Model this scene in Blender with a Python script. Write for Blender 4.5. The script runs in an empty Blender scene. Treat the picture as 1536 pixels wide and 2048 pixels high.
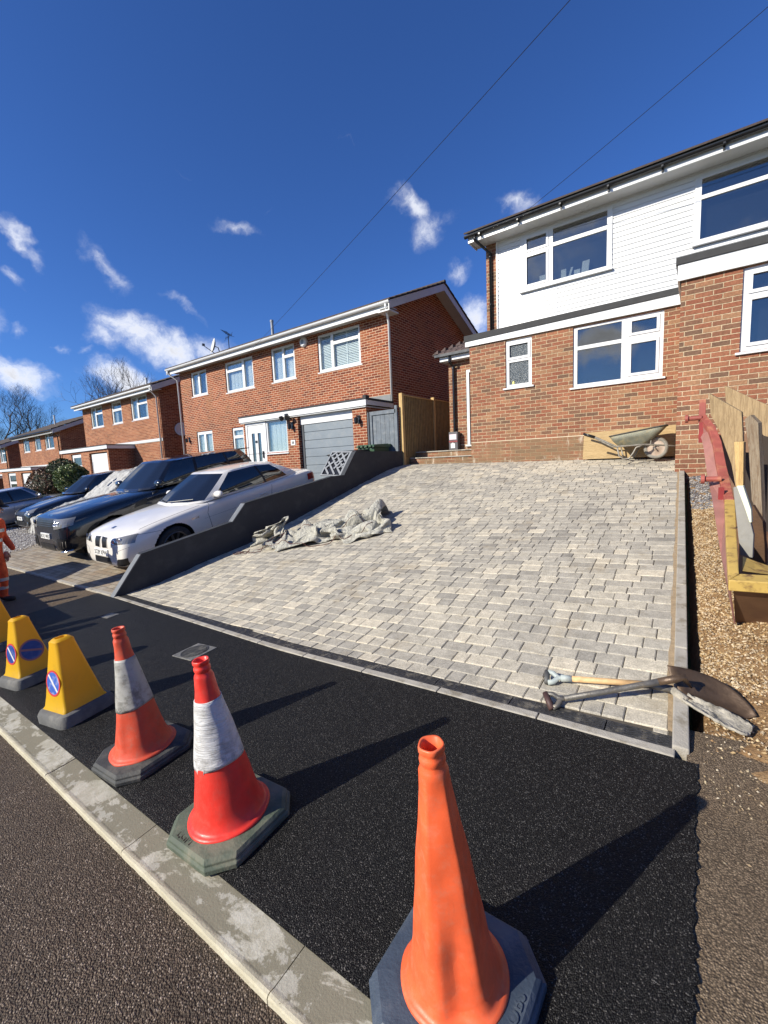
import bpy, bmesh, math, random
from math import sin, cos, pi, radians, floor as mfloor
from mathutils import Vector, Matrix
sc = bpy.context.scene
R_ = Vector((0.8063, 0.5907, -0.0308)); 
# ---------------------------------------------------------------- camera
def cam_axes(yaw=-0.63356, pitch=-0.11639, roll=-0.04309):
    f = Vector((sin(yaw)*cos(pitch), cos(yaw)*cos(pitch), sin(pitch)))
    r = Vector((cos(yaw), -sin(yaw), 0)); u = r.cross(f)
    c, s = cos(roll), sin(roll)
    return c*r+s*u, -s*r+c*u, f
cr, cu, cf = cam_axes()
cam = bpy.data.cameras.new('camera'); camo = bpy.data.objects.new('camera', cam)
sc.collection.objects.link(camo)
CAM = Vector((0, 0, 1.6))
camo.matrix_world = Matrix(((cr.x, cu.x, -cf.x, 0), (cr.y, cu.y, -cf.y, 0), (cr.z, cu.z, -cf.z, CAM.z), (0, 0, 0, 1)))
cam.sensor_fit = 'VERTICAL'; cam.sensor_height = 36.0; cam.lens = 36*860.2/2048
cam.clip_start = 0.05; cam.clip_end = 3000
sc.camera = camo
FOC = 860.2
def pray(px, py):
    "ray through a pixel of the photograph, used to measure where things stand"
    return cf + cr*((px-768)/FOC) - cu*((py-1024)/FOC)
def onY(px, py, Y):
    d = pray(px, py); return CAM + d*(Y/d.y)
def onX(px, py, X):
    d = pray(px, py); return CAM + d*(X/d.x)
def onPl(px, py, p0, n):
    d = pray(px, py); n = Vector(n); return CAM + d*(n.dot(Vector(p0)-CAM)/n.dot(d))
# ---------------------------------------------------------------- light
SUN = Vector((-.56, -1.05, .65)).normalized()
elev = math.asin(SUN.z); azim = math.atan2(SUN.x, SUN.y)
sl = bpy.data.lights.new('sun', 'SUN'); sl.energy = 5.0; sl.angle = radians(.5); sl.color = (1, .94, .82)
so = bpy.data.objects.new('sun', sl); sc.collection.objects.link(so)
so.rotation_euler = SUN.to_track_quat('Z', 'Y').to_euler()
world = bpy.data.worlds.new('World'); sc.world = world; world.use_nodes = True
wn = world.node_tree.nodes; wl = world.node_tree.links; wn.clear()
sc.view_settings.view_transform = 'Standard'; sc.view_settings.look = 'None'
sc.view_settings.exposure = 0.46; sc.view_settings.gamma = 1.0

class NT:
    "small helper for wiring shader nodes"
    def __init__(s, tree): s.t = tree
    def n(s, typ, **kw):
        nd = s.t.nodes.new(typ)
        for k, v in kw.items():
            if k == 'inp':
                for kk, vv in v.items():
                    if isinstance(vv, bpy.types.NodeSocket): s.t.links.new(vv, nd.inputs[kk])
                    else: nd.inputs[kk].default_value = vv
            else: setattr(nd, k, v)
        return nd
    def m(s, op, a, b=None, c=None, clamp=False):
        nd = s.t.nodes.new('ShaderNodeMath'); nd.operation = op; nd.use_clamp = clamp
        for i, v in enumerate((a, b, c)):
            if v is None: continue
            if isinstance(v, bpy.types.NodeSocket): s.t.links.new(v, nd.inputs[i])
            else: nd.inputs[i].default_value = v
        return nd.outputs[0]
    def vm(s, op, a, b=None):
        nd = s.t.nodes.new('ShaderNodeVectorMath'); nd.operation = op
        for i, v in enumerate((a, b)):
            if v is None: continue
            if isinstance(v, bpy.types.NodeSocket): s.t.links.new(v, nd.inputs[i])
            else: nd.inputs[i].default_value = v
        return nd.outputs['Value'] if op in ('DOT_PRODUCT', 'LENGTH') else nd.outputs[0]
    def noise(s, vec, scale, detail=4, rough=.55, dist=0, out='Fac'):
        nd = s.n('ShaderNodeTexNoise'); nd.inputs['Scale'].default_value = scale
        nd.inputs['Detail'].default_value = detail; nd.inputs['Roughness'].default_value = rough
        nd.inputs['Distortion'].default_value = dist
        if vec is not None: s.t.links.new(vec, nd.inputs['Vector'])
        return nd.outputs[out]
    def ramp(s, fac, stops, interp='LINEAR'):
        nd = s.n('ShaderNodeValToRGB'); cr_ = nd.color_ramp; cr_.interpolation = interp
        while len(cr_.elements) > 1: cr_.elements.remove(cr_.elements[-1])
        cr_.elements[0].position = stops[0][0]; cr_.elements[0].color = (*stops[0][1], 1)
        for p, c in stops[1:]:
            e = cr_.elements.new(p); e.color = (*c, 1)
        s.t.links.new(fac, nd.inputs[0]); return nd.outputs[0]
    def mix(s, fac, a, b, blend='MIX'):
        nd = s.n('ShaderNodeMix', data_type='RGBA', blend_type=blend)
        for k, v in ((0, fac), (6, a), (7, b)):
            if isinstance(v, bpy.types.NodeSocket): s.t.links.new(v, nd.inputs[k])
            elif k == 0: nd.inputs[0].default_value = v
            else: nd.inputs[k].default_value = (*v, 1) if len(v) == 3 else v
        return nd.outputs[2]
    def sstep(s, x, a, b):
        nd = s.n('ShaderNodeMapRange', interpolation_type='SMOOTHSTEP')
        s.t.links.new(x, nd.inputs[0]); nd.inputs[1].default_value = a; nd.inputs[2].default_value = b
        nd.inputs[3].default_value = 0; nd.inputs[4].default_value = 1; return nd.outputs[0]

# sky: Nishita plus clouds, each at its own bearing and height in the sky
W = NT(world.node_tree)
tc = W.n('ShaderNodeTexCoord'); D = W.vm('NORMALIZE', tc.outputs['Generated'])
sky = W.n('ShaderNodeTexSky', sky_type='NISHITA'); sky.sun_disc = False
sky.sun_elevation = elev; sky.sun_rotation = azim % (2*pi)
sky.altitude = 100; sky.air_density = 1.0; sky.dust_density = .25; sky.ozone_density = 4.5
warp = W.noise(D, 9, 5, .6, out='Color'); DW0 = W.vm('ADD', D, W.vm('MULTIPLY', warp, (.10, .10, .10)))
fine = W.noise(W.vm('MULTIPLY', DW0, (1, 1, 1.5)), 38, 10, .72)
mid = W.noise(DW0, 9, 6, .6)
wv = W.vm('SCALE', W.vm('SUBTRACT', warp, (.5, .5, .5))); wv.node.inputs['Scale'].default_value = .11
DW = W.vm('ADD', D, wv)
# px, py, half width, half height (photo pixels), angle (deg, down to the right), density
CLOUDS = [(255,655,95,38,18,.95),(330,690,110,34,25,1.0),(195,665,45,26,30,.7),(205,520,70,22,50,.55),(170,500,50,20,10,.4),(35,465,70,18,47,.75),(20,540,40,16,20,.6),
 (25,640,30,14,10,.5),(15,735,105,34,12,1.05),(240,745,75,30,15,1.05),(290,765,70,26,10,.9),(360,600,60,12,35,.5),(470,440,55,16,15,.5),(815,395,55,26,40,.8),(840,450,45,45,0,.7),(900,420,25,40,70,.35),
 (925,530,22,34,90,.6),(940,630,45,50,30,.85),(1035,408,45,24,15,.7),(410,690,55,30,0,.7),(110,680,18,10,0,.5),(165,690,22,9,30,.4),(700,270,45,6,30,.22),(370,320,60,6,45,.2),(540,405,20,8,0,.25),(115,742,22,12,0,.4),(560,700,60,40,10,.2),
 (-120,600,120,60,20,.9),(-200,300,150,50,20,.6)]
tot = None
def add_cloud(c, t1, t2, dens):
    global tot
    a = W.vm('DOT_PRODUCT', DW, t1); b = W.vm('DOT_PRODUCT', DW, t2); k = W.vm('DOT_PRODUCT', DW, c)
    a = W.m('DIVIDE', a, k); b = W.m('DIVIDE', b, k)
    l = W.m('SQRT', W.m('ADD', W.m('MULTIPLY', a, a), W.m('MULTIPLY', b, b)))
    v = W.m('MULTIPLY', W.m('SUBTRACT', 1.0, l, clamp=True), dens)
    v = W.m('MULTIPLY', v, W.m('GREATER_THAN', k, 0))
    tot = v if tot is None else W.m('MAXIMUM', tot, v)
for px, py, hw, hh, ang, dens in CLOUDS:
    c = pray(px, py).normalized(); a = radians(ang)
    e1 = (pray(px+20*cos(a), py+20*sin(a)).normalized()-c); e2 = (pray(px-20*sin(a), py+20*cos(a)).normalized()-c)
    s1 = e1.length/20*hw*1.45; s2 = e2.length/20*hh*1.45
    e1.normalize(); e2 = (e2-e1*e2.dot(e1)).normalized()
    add_cloud(tuple(c), tuple(e1/s1), tuple(e2/s2), dens)
for az, el, w, h, dens in ((189,12,.12,.045,1.3),(193,16,.11,.04,1.1),(187,16,.07,.03,1.0),(181,12,.06,.03,.8),(192,24,.1,.04,.8),(196,27,.2,.08,.8),(178,18,.14,.06,.7),(205,24,.34,.16,1.0),(170,34,.3,.12,.9),(225,40,.35,.1,.8),(150,20,.25,.1,1.0),(250,22,.3,.1,.9),(100,25,.3,.12,.8),(185,50,.3,.12,.7),(60,20,.3,.1,.6)):
    c = Vector((sin(radians(az))*cos(radians(el)), cos(radians(az))*cos(radians(el)), sin(radians(el))))
    e1 = c.cross(Vector((0,0,1))).normalized(); e2 = c.cross(e1).normalized()
    add_cloud(tuple(c), tuple(e1/w), tuple(e2/h), dens)
dn = W.m('ADD', W.m('MULTIPLY', W.m('SUBTRACT', fine, .5), 1.15), W.m('MULTIPLY', W.m('SUBTRACT', mid, .5), .8))
raw = W.m('ADD', tot, W.m('MULTIPLY', dn, W.m('MULTIPLY_ADD', tot, 1.25, .04)))
mask = W.sstep(raw, .13, 1.15)
white = W.mix(W.sstep(raw, .6, 1.25), (10.5, 10.7, 11.2), (7.0, 7.2, 7.9))
lo = W.mix(W.sstep(W.n('ShaderNodeSeparateXYZ', inp={0: D}).outputs[2], .0, .5), (1, 1, 1), (.9, .96, 1.0))
skyc = W.mix(1.0, sky.outputs[0], (.52, .82, 1.36), 'MULTIPLY')
bgc = W.mix(mask, skyc, white)
bg = W.n('ShaderNodeBackground', inp={'Color': bgc, 'Strength': .078}); wo = W.n('ShaderNodeOutputWorld', inp={0: bg.outputs[0]})

# ---------------------------------------------------------------- materials
MATS = {}
def newmat(name):
    m = bpy.data.materials.new(name); m.use_nodes = True; t = NT(m.node_tree)
    b = m.node_tree.nodes['Principled BSDF']; return m, t, b
def setv(t, b, **k):
    for kk, v in k.items():
        kk = kk.replace('_', ' ')
        if isinstance(v, bpy.types.NodeSocket): t.t.links.new(v, b.inputs[kk])
        else: b.inputs[kk].default_value = (*v, 1) if isinstance(v, tuple) and len(v) == 3 else v
def bump(t, b, h, dist=.01, strength=1.0):
    nd = t.n('ShaderNodeBump'); nd.inputs['Strength'].default_value = strength; nd.inputs['Distance'].default_value = dist
    t.t.links.new(h, nd.inputs['Height']); t.t.links.new(nd.outputs[0], b.inputs['Normal']); return nd
def mat(name, col, rough=.6, metal=0, var=.12, scale=6, dirt=None, dirt_amt=.3, dirt_scale=3, bmp=0, bscale=60, spec=.5, coat=0, trans=0):
    if name in MATS: return MATS[name]
    m, t, b = newmat(name); MATS[name] = m
    tcn = t.n('ShaderNodeTexCoord').outputs['Object']
    f = t.noise(tcn, scale, 5)
    v = t.n('ShaderNodeMapRange', inp={0: f, 1: .3, 2: .7, 3: 1-var, 4: 1+var}).outputs[0]
    c = t.vm('SCALE', (*col,)); c.node.inputs['Scale'].default_value = 1; t.t.links.new(v, c.node.inputs['Scale'])
    if dirt:
        g = t.noise(tcn, dirt_scale, 7, .65)
        c = t.mix(t.m('MULTIPLY', t.sstep(g, .48, .68), dirt_amt), c, dirt)
    rr = t.n('ShaderNodeMapRange', inp={0: f, 1: .3, 2: .7, 3: max(.02, rough-.06), 4: min(1, rough+.06)}).outputs[0]
    setv(t, b, Base_Color=c, Roughness=rr, Metallic=float(metal), Specular_IOR_Level=spec, Coat_Weight=float(coat))
    if coat: b.inputs['Coat Roughness'].default_value = .03
    if bmp:
        bump(t, b, t.noise(tcn, bscale, 3), bmp)
    return m
def woodmat(name, col, dark, axis=(26, 26, 1.6), rough=.8, amt=.7, seed=0):
    m, t, b = newmat(name); MATS[name] = m; p = t.n('ShaderNodeTexCoord').outputs['Object']; q = t.vm('MULTIPLY', t.vm('ADD', p, (seed, seed*.7, 0)), axis)
    g = t.noise(q, 1.6, 7, .68, .9); f = t.noise(q, 6, 4, .6, .3); s = t.noise(p, 3.5, 6, .65)
    c = t.mix(t.m('MULTIPLY', t.sstep(g, .40, .66), amt), col, dark); c = t.mix(t.m('MULTIPLY', t.sstep(f, .5, .72), .35), c, tuple(x*.45 for x in dark)); c = t.mix(t.m('MULTIPLY', t.sstep(s, .5, .7), .4), c, tuple(x*.6 for x in col))
    setv(t, b, Base_Color=c, Roughness=rough, Specular_IOR_Level=.25); bump(t, b, t.m('ADD', g, t.m('MULTIPLY', f, .5)), .006, .8); return m
def brickmat(name, cols, mortar, z0=0, bw=.225, bh=.075, mj=.010, dark_low=None, stain=None):
    m, t, b = newmat(name); MATS[name] = m
    p = t.n('ShaderNodeNewGeometry').outputs['Position']; s = t.n('ShaderNodeSeparateXYZ', inp={0: p})
    u = t.m('ADD', s.outputs[0], s.outputs[1]); v = t.m('SUBTRACT', s.outputs[2], z0-.0003)
    wob = t.m('MULTIPLY', t.m('SUBTRACT', t.noise(p, 22, 3), .5), .006)
    vr = t.m('DIVIDE', t.m('ADD', v, wob), bh); row = t.m('FLOOR', vr); fv = t.m('SUBTRACT', vr, row)
    ur = t.m('ADD', t.m('DIVIDE', t.m('ADD', u, wob), bw), t.m('MULTIPLY', t.m('MODULO', row, 2), .5))
    col = t.m('FLOOR', ur); fu = t.m('SUBTRACT', ur, col)
    du = t.m('MULTIPLY', t.m('MINIMUM', fu, t.m('SUBTRACT', 1, fu)), bw); dv = t.m('MULTIPLY', t.m('MINIMUM', fv, t.m('SUBTRACT', 1, fv)), bh)
    d = t.m('MINIMUM', du, dv)
    k = t.sstep(d, mj*.32, mj*.72)
    cell = t.n('ShaderNodeCombineXYZ', inp={0: col, 1: row})
    wnz = t.n('ShaderNodeTexWhiteNoise', noise_dimensions='2D'); t.t.links.new(cell.outputs[0], wnz.inputs['Vector'])
    n = len(cols); bc = t.ramp(wnz.outputs['Value'], [(i/n, c) for i, c in enumerate(cols)], 'CONSTANT')
    blot = t.noise(p, 38, 4, .6); big = t.noise(p, .9, 4)
    br = t.m('MULTIPLY', t.n('ShaderNodeMapRange', inp={0: blot, 1: .25, 2: .75, 3: .72, 4: 1.3}).outputs[0], t.n('ShaderNodeMapRange', inp={0: big, 1: .3, 2: .7, 3: .88, 4: 1.12}).outputs[0])
    bc2 = t.vm('SCALE', bc); t.t.links.new(br, bc2.node.inputs['Scale'])
    mc = t.vm('SCALE', (*mortar,)); t.t.links.new(br, mc.node.inputs['Scale'])
    c = t.mix(k, mc, bc2)
    if dark_low:
        zl, dc, amt = dark_low
        low = t.m('MULTIPLY', t.m('LESS_THAN', s.outputs[2], zl), t.m('MULTIPLY', t.sstep(t.noise(p, 3.2, 5), .25, .6), amt)); c = t.mix(low, c, dc)
        ln = t.m('LESS_THAN', t.m('ABSOLUTE', t.m('SUBTRACT', s.outputs[2], zl)), .009); c = t.mix(ln, c, (.62, .52, .36))
        ef = t.m('MULTIPLY', t.m('LESS_THAN', s.outputs[2], zl), t.sstep(t.noise(t.vm('MULTIPLY', p, (3.2, 3.2, .9)), 1.3, 6, .7), .56, .68)); c = t.mix(t.m('MULTIPLY', ef, .8), c, (.55, .47, .36))
    if stain:
        c = t.mix(t.m('MULTIPLY', t.sstep(t.noise(p, 1.1, 6, .65), .5, .7), stain[1]), c, stain[0])
    setv(t, b, Base_Color=c, Roughness=.88, Specular_IOR_Level=.25)
    bump(t, b, t.m('ADD', t.m('MULTIPLY', k, .006), t.m('MULTIPLY', t.noise(p, 160, 2), .0025)), 1.0, .9)
    return m

def glassmat(name, tint=(.02, .03, .045), refl=.28, clear=0.0):
    if name in MATS: return MATS[name]
    m, t, b = newmat(name); MATS[name] = m; nn = m.node_tree.nodes; nn.remove(b)
    lw = t.n('ShaderNodeLayerWeight'); lw.inputs['Blend'].default_value = .25
    f = t.m('MULTIPLY_ADD', lw.outputs['Fresnel'], .55, refl, clamp=True)
    wob = t.n('ShaderNodeBump'); wob.inputs['Strength'].default_value = .06; wob.inputs['Distance'].default_value = .02
    t.t.links.new(t.noise(t.n('ShaderNodeTexCoord').outputs['Object'], 1.5, 2), wob.inputs['Height'])
    gl = t.n('ShaderNodeBsdfGlossy', inp={'Roughness': .015}); t.t.links.new(wob.outputs[0], gl.inputs['Normal'])
    gl.inputs['Color'].default_value = (.95, .93, .88, 1)
    df = t.n('ShaderNodeBsdfDiffuse', inp={'Color': (*tint, 1)})
    base = df.outputs[0]
    if clear:
        tr = t.n('ShaderNodeBsdfTransparent', inp={'Color': (.9, .94, .95, 1)}); mx0 = t.n('ShaderNodeMixShader', inp={0: clear}); t.t.links.new(base, mx0.inputs[1]); t.t.links.new(tr.outputs[0], mx0.inputs[2]); base = mx0.outputs[0]
    mx = t.n('ShaderNodeMixShader', inp={0: f}); t.t.links.new(base, mx.inputs[1]); t.t.links.new(gl.outputs[0], mx.inputs[2])
    t.t.links.new(mx.outputs[0], nn['Material Output'].inputs[0]); return m

# ---------------------------------------------------------------- mesh helpers
class MB:
    def __init__(s): s.v = []; s.f = []; s.mi = []
    def add(s, vs, fs, mi=0):
        o = len(s.v); s.v += [Vector(v) for v in vs]; s.f += [tuple(i+o for i in f) for f in fs]; s.mi += [mi]*len(fs); return s
    def box(s, x0, x1, y0, y1, z0, z1, mi=0):
        v = [(x, y, z) for z in (z0, z1) for y in (y0, y1) for x in (x0, x1)]
        return s.add(v, [(0, 2, 3, 1), (4, 5, 7, 6), (0, 1, 5, 4), (2, 6, 7, 3), (0, 4, 6, 2), (1, 3, 7, 5)], mi)
    def hexa(s, b, t, mi=0):
        "b, t: four corner points each, same order"
        n = len(b); v = list(b)+list(t)
        f = [tuple(reversed(range(n))), tuple(range(n, 2*n))]+[(i, (i+1) % n, n+(i+1) % n, n+i) for i in range(n)]
        return s.add(v, f, mi)
    def quad(s, a, b, c, d, mi=0): return s.add([a, b, c, d], [(0, 1, 2, 3)], mi)
    def tube(s, pts, r, n=8, mi=0, cap=True, closed=False):
        pts = [Vector(p) for p in pts]; N = len(pts); rs = r if isinstance(r, (list, tuple)) else [r]*N
        vs = []; prev = None
        for i, p in enumerate(pts):
            if closed: d = pts[(i+1) % N]-pts[i-1]
            else: d = (pts[min(i+1, N-1)]-pts[max(i-1, 0)])
            d.normalize()
            if prev is None:
                a = d.orthogonal().normalized()
            else:
                a = (prev-d*prev.dot(d));
                a = a.normalized() if a.length > 1e-6 else d.orthogonal().normalized()
            prev = a; b = d.cross(a)
            for k in range(n):
                an = 2*pi*k/n; vs.append(p+(a*cos(an)+b*sin(an))*rs[i])
        fs = []
        for i in range(N if closed else N-1):
            j = (i+1) % N
            for k in range(n): fs.append((i*n+k, i*n+(k+1) % n, j*n+(k+1) % n, j*n+k))
        if cap and not closed: fs += [tuple(reversed(range(n))), tuple((N-1)*n+k for k in range(n))]
        return s.add(vs, fs, mi)
    def lathe(s, prof, org=(0, 0, 0), ax=(0, 0, 1), n=32, mi=0, caps=(False, False)):
        ax = Vector(ax).normalized(); a = ax.orthogonal().normalized(); b = ax.cross(a); o = Vector(org); vs = []
        for r, h in prof:
            for k in range(n): vs.append(o+ax*h+(a*cos(2*pi*k/n)+b*sin(2*pi*k/n))*r)
        fs = [(i*n+k, i*n+(k+1) % n, (i+1)*n+(k+1) % n, (i+1)*n+k) for i in range(len(prof)-1) for k in range(n)]
        if caps[0]: fs.append(tuple(reversed(range(n))))
        if caps[1]: fs.append(tuple((len(prof)-1)*n+k for k in range(n)))
        return s.add(vs, fs, mi)
    def prism(s, poly, d, mi=0):
        "poly: 3d points, extruded by vector d"
        n = len(poly); d = Vector(d); p = [Vector(q) for q in poly]
        return s.add(p+[q+d for q in p], [tuple(range(n)), tuple(reversed(range(n, 2*n)))]+[((i+1) % n, i, n+i, n+(i+1) % n) for i in range(n)], mi)
    def xf(s, M):
        s.v = [M @ v for v in s.v]; return s
    def build(s, name, mats, parent=None, smooth=False, bevel=0, sub=0, auto=None):
        mats = mats if isinstance(mats, (list, tuple)) else [mats]
        off = parent.get('_w', None) if parent is not None else None
        off = Vector(off) if off is not None else Vector((0, 0, 0))
        me = bpy.data.meshes.new(name); me.from_pydata([tuple(v-off) for v in s.v], [], s.f); me.update()
        for m in mats: me.materials.append(m)
        me.polygons.foreach_set('material_index', s.mi)
        if smooth: me.polygons.foreach_set('use_smooth', [True]*len(me.polygons))
        o = bpy.data.objects.new(name, me); sc.collection.objects.link(o)
        if parent is not None: o.parent = parent; o['_w'] = tuple(off)
        else: o['_w'] = (0, 0, 0)
        bm = bmesh.new(); bm.from_mesh(me); bmesh.ops.recalc_face_normals(bm, faces=bm.faces)
        bm.to_mesh(me); bm.free()
        if bevel:
            md = o.modifiers.new('bevel', 'BEVEL'); md.width = bevel; md.segments = 2; md.limit_method = 'ANGLE'; md.angle_limit = radians(40)
        if sub:
            md = o.modifiers.new('sub', 'SUBSURF'); md.levels = sub; md.render_levels = sub
        if auto is not None:
            me.shade_flat() if False else None
            for p in me.polygons: p.use_smooth = True
            me.set_sharp_from_angle(angle=radians(auto))
        return o
def thing(name, label, cat, loc=(0, 0, 0), group=None):
    o = bpy.data.objects.new(name, None); sc.collection.objects.link(o); o.location = loc
    o.empty_display_size = .1; o['_w'] = tuple(loc); o['label'] = label; o['category'] = cat
    if group: o['group'] = group
    return o
def tag(o, label, cat, group=None):
    o['label'] = label; o['category'] = cat
    if group: o['group'] = group
    return o
def struct(o, kind='structure'):
    o['kind'] = kind; return o
def copytree(root, loc, rot=None, label=None, group=None):
    c = root.copy(); sc.collection.objects.link(c); c.location = loc
    if rot is not None: c.rotation_euler = rot
    if label: c['label'] = label
    if group: c['group'] = group
    for ch in list(root.children):
        k = ch.copy(); sc.collection.objects.link(k); k.parent = c
        for g in list(ch.children):
            q = g.copy(); sc.collection.objects.link(q); q.parent = k
    return c
# ================================================================ GROUND
def gx(X):
    if X > 10: X = 10
    if X >= -7: return .066*(X+.48)
    return .066*-6.52+.030*(max(X, -60)+7)
def G(X, Y): return .118+gx(X)+.06*(max(min(Y, 3), -9)-.932)
def interp(x, xs, ys):
    if x <= xs[0]: return ys[0]
    for i in range(1, len(xs)):
        if x <= xs[i]: return ys[i-1]+(ys[i]-ys[i-1])*(x-xs[i-1])/(xs[i]-xs[i-1])
    return ys[-1]
def floorz(X): return interp(X, [-90, -45, -34, -30, -21, -18, -7, -6.3, 0, 10], [-1.4, -.7, -.3, .3, .42, .6, .82, 1.3, 1.46, 1.7])
def PG(X, Y):
    if Y <= 2.5: return G(X, Y)
    zf = G(X, 2.5)
    if Y < 9.4: return zf+(floorz(X)-zf)*(Y-2.5)/6.9
    return floorz(X)+.03*min(Y-9.4, 60)
# materials for ground
def tarmac(name, base, fleck, scale=150, sparkle=.5, rough=.75, b=.6, patch=None, spec=.22):
    m, t, bs = newmat(name); p = t.n('ShaderNodeNewGeometry').outputs['Position']
    vo = t.n('ShaderNodeTexVoronoi', feature='F1'); vo.inputs['Scale'].default_value = scale; t.t.links.new(p, vo.inputs['Vector']); vo.inputs['Randomness'].default_value = 1
    wn_ = t.n('ShaderNodeSeparateColor', inp={0: vo.outputs['Color']}).outputs[0]
    n1 = t.noise(p, 2.2, 6, .6); n2 = t.noise(p, 300, 2)
    v = t.m('MULTIPLY', t.n('ShaderNodeMapRange', inp={0: wn_, 1: 0, 2: 1, 3: .5, 4: 1.5}).outputs[0], t.n('ShaderNodeMapRange', inp={0: n1, 1: .3, 2: .7, 3: .85, 4: 1.18}).outputs[0])
    c = t.vm('SCALE', (*base,)); t.t.links.new(v, c.node.inputs['Scale'])
    c = t.mix(t.m('MULTIPLY', t.m('POWER', wn_, 9), sparkle), c, fleck)
    if patch: c = t.mix(t.m('MULTIPLY', t.sstep(t.noise(p, patch[2], 7, .68), .46, .66), patch[1]), c, patch[0])
    gap = t.sstep(vo.outputs['Distance'], .2, .75)
    c2 = t.mix(t.m('MULTIPLY', gap, .7), c, tuple(x*.25 for x in base))
    setv(t, bs, Base_Color=c2, Roughness=t.n('ShaderNodeMapRange', inp={0: wn_, 1: 0, 2: 1, 3: rough-.22, 4: min(1, rough+.2)}).outputs[0], Specular_IOR_Level=spec)
    h = t.m('ADD', t.m('MULTIPLY', t.m('SUBTRACT', 1, vo.outputs['Distance']), .0045), t.m('MULTIPLY', wn_, .0035))
    bump(t, bs, h, 1.0, b); return m
M_new = tarmac('new_tarmac', (.0068, .0064, .0066), (.33, .31, .28), 240, .5, .6, 1.0)
M_old = tarmac('old_tarmac', (.20, .146, .094), (.36, .29, .20), 170, .4, .85, .9, ((.24, .165, .10), .6, 2.4))
M_road = tarmac('road_asphalt', (.112, .080, .055), (.62, .52, .42), 165, .6, .75, 1.3, ((.15, .115, .085), .45, 1.6))
def soilmat():
    m, t, b = newmat('soil'); p = t.n('ShaderNodeNewGeometry').outputs['Position']
    f = t.noise(p, 7, 8, .7); g = t.noise(p, 55, 5, .7)
    c = t.ramp(t.m('MULTIPLY_ADD', g, .5, t.m('MULTIPLY', f, .5)), [(.3, (.13, .07, .03)), (.5, (.30, .18, .085)), (.7, (.46, .31, .16))])
    setv(t, b, Base_Color=c, Roughness=.95, Specular_IOR_Level=.15)
    bump(t, b, t.m('ADD', t.m('MULTIPLY', f, .05), t.m('MULTIPLY', g, .015)), 1.0, .9); return m
M_soil = soilmat()
M_grass = mat('grass', (.06, .10, .025), .9, var=.4, scale=3, dirt=(.10, .08, .04), dirt_amt=.5, bmp=.02, bscale=40)
def sheet(name, xs, ys, zf, m, kind='structure', dz=0):
    b = MB(); nx = len(xs); ny = len(ys)
    b.add([(x, y, zf(x, y)+dz) for y in ys for x in xs], [(j*nx+i, j*nx+i+1, (j+1)*nx+i+1, (j+1)*nx+i) for j in range(ny-1) for i in range(nx-1)])
    o = b.build(name, m, smooth=True)
    if kind: struct(o, kind)
    return o
def rng(a, b, n): return [a+(b-a)*i/(n-1) for i in range(n)]
# one sheet of ground to the horizon, under everything
def base(X, Y):
    z = PG(max(min(X, 60), -90), max(min(Y, 40), -9))-.22
    return z
def xs_far(): return [-900, -400, -200, -120]+rng(-90, -16, 38)+rng(-15, 12, 40)+[14, 18, 25, 40, 60, 100, 200, 400, 900]
sheet('ground', xs_far(), [-900, -300, -100, -40, -20]+rng(-9, 12, 44)+[15, 20, 30, 40, 60, 100, 200, 400, 900], base, M_grass)
# road, dropped 25 mm below the kerb
sheet('road', [-200, -120]+rng(-60, 14, 60)+[30, 60], [-6.2, -5, -4, -3, -2, -1, 0, .4, .64], lambda x, y: G(x, y)-.028, M_road)
sheet('far_footway', [-200, -120]+rng(-60, 14, 60)+[30, 60], [-8.2, -7, -6.2], lambda x, y: G(x, y)+.05, M_old)
# kerb stones
def kerbmat():
    m, t, b = newmat('kerb_concrete'); p = t.n('ShaderNodeNewGeometry').outputs['Position']; q = t.vm('MULTIPLY', p, (1, 1.8, 1))
    a = t.noise(q, 3.1, 8, .62, .4); c = t.noise(p, 16, 7, .7); y = t.n('ShaderNodeSeparateXYZ', inp={0: p}).outputs[1]
    base_ = t.mix(t.sstep(c, .35, .65), (.33, .305, .235), (.43, .405, .33))
    wet = t.m('MULTIPLY', t.sstep(a, .465, .50), .92); col = t.mix(wet, base_, (.19, .172, .122)); col = t.mix(t.m('MULTIPLY', t.sstep(t.noise(p, 7, 6, .7), .54, .58), .5), col, (.50, .48, .41))
    lip = t.m('SUBTRACT', 1, t.sstep(y, .650, .662)); col = t.mix(t.m('MULTIPLY', lip, .75), col, (.50, .455, .33)); sp = t.m('GREATER_THAN', t.noise(p, 60, 3), .73); col = t.mix(t.m('MULTIPLY', sp, .7), col, (.08, .07, .05))
    setv(t, b, Base_Color=col, Roughness=.85, Specular_IOR_Level=.25); bump(t, b, t.m('ADD', t.m('MULTIPLY', c, .004), t.m('MULTIPLY', t.noise(p, 140, 3), .002)), 1.0, .7); return m
M_conc = kerbmat()
M_edge = mat('edging_concrete', (.36, .33, .275), .85, var=.15, scale=7, dirt=(.20, .17, .12), dirt_amt=.85, dirt_scale=9, bmp=.003, bscale=120)
def kerbrun(name, x0, x1, yo, yi, top, ln=.915, m=None, bev=.012):
    b = MB(); x = x0; rnd = random.Random(4)
    while x < x1-.05:
        e = min(x+ln-.006, x1); n = 1; jt = rnd.uniform(-.002, .002)
        p = [(x, yo), (e, yo), (e, yi), (x, yi)]
        b.hexa([(a, c, G(a, c)-.16) for a, c in p], [(a, c, G(a, c)+top+jt) for a, c in p]); x += ln
    return struct(b.build(name, m or M_conc, bevel=bev))
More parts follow.
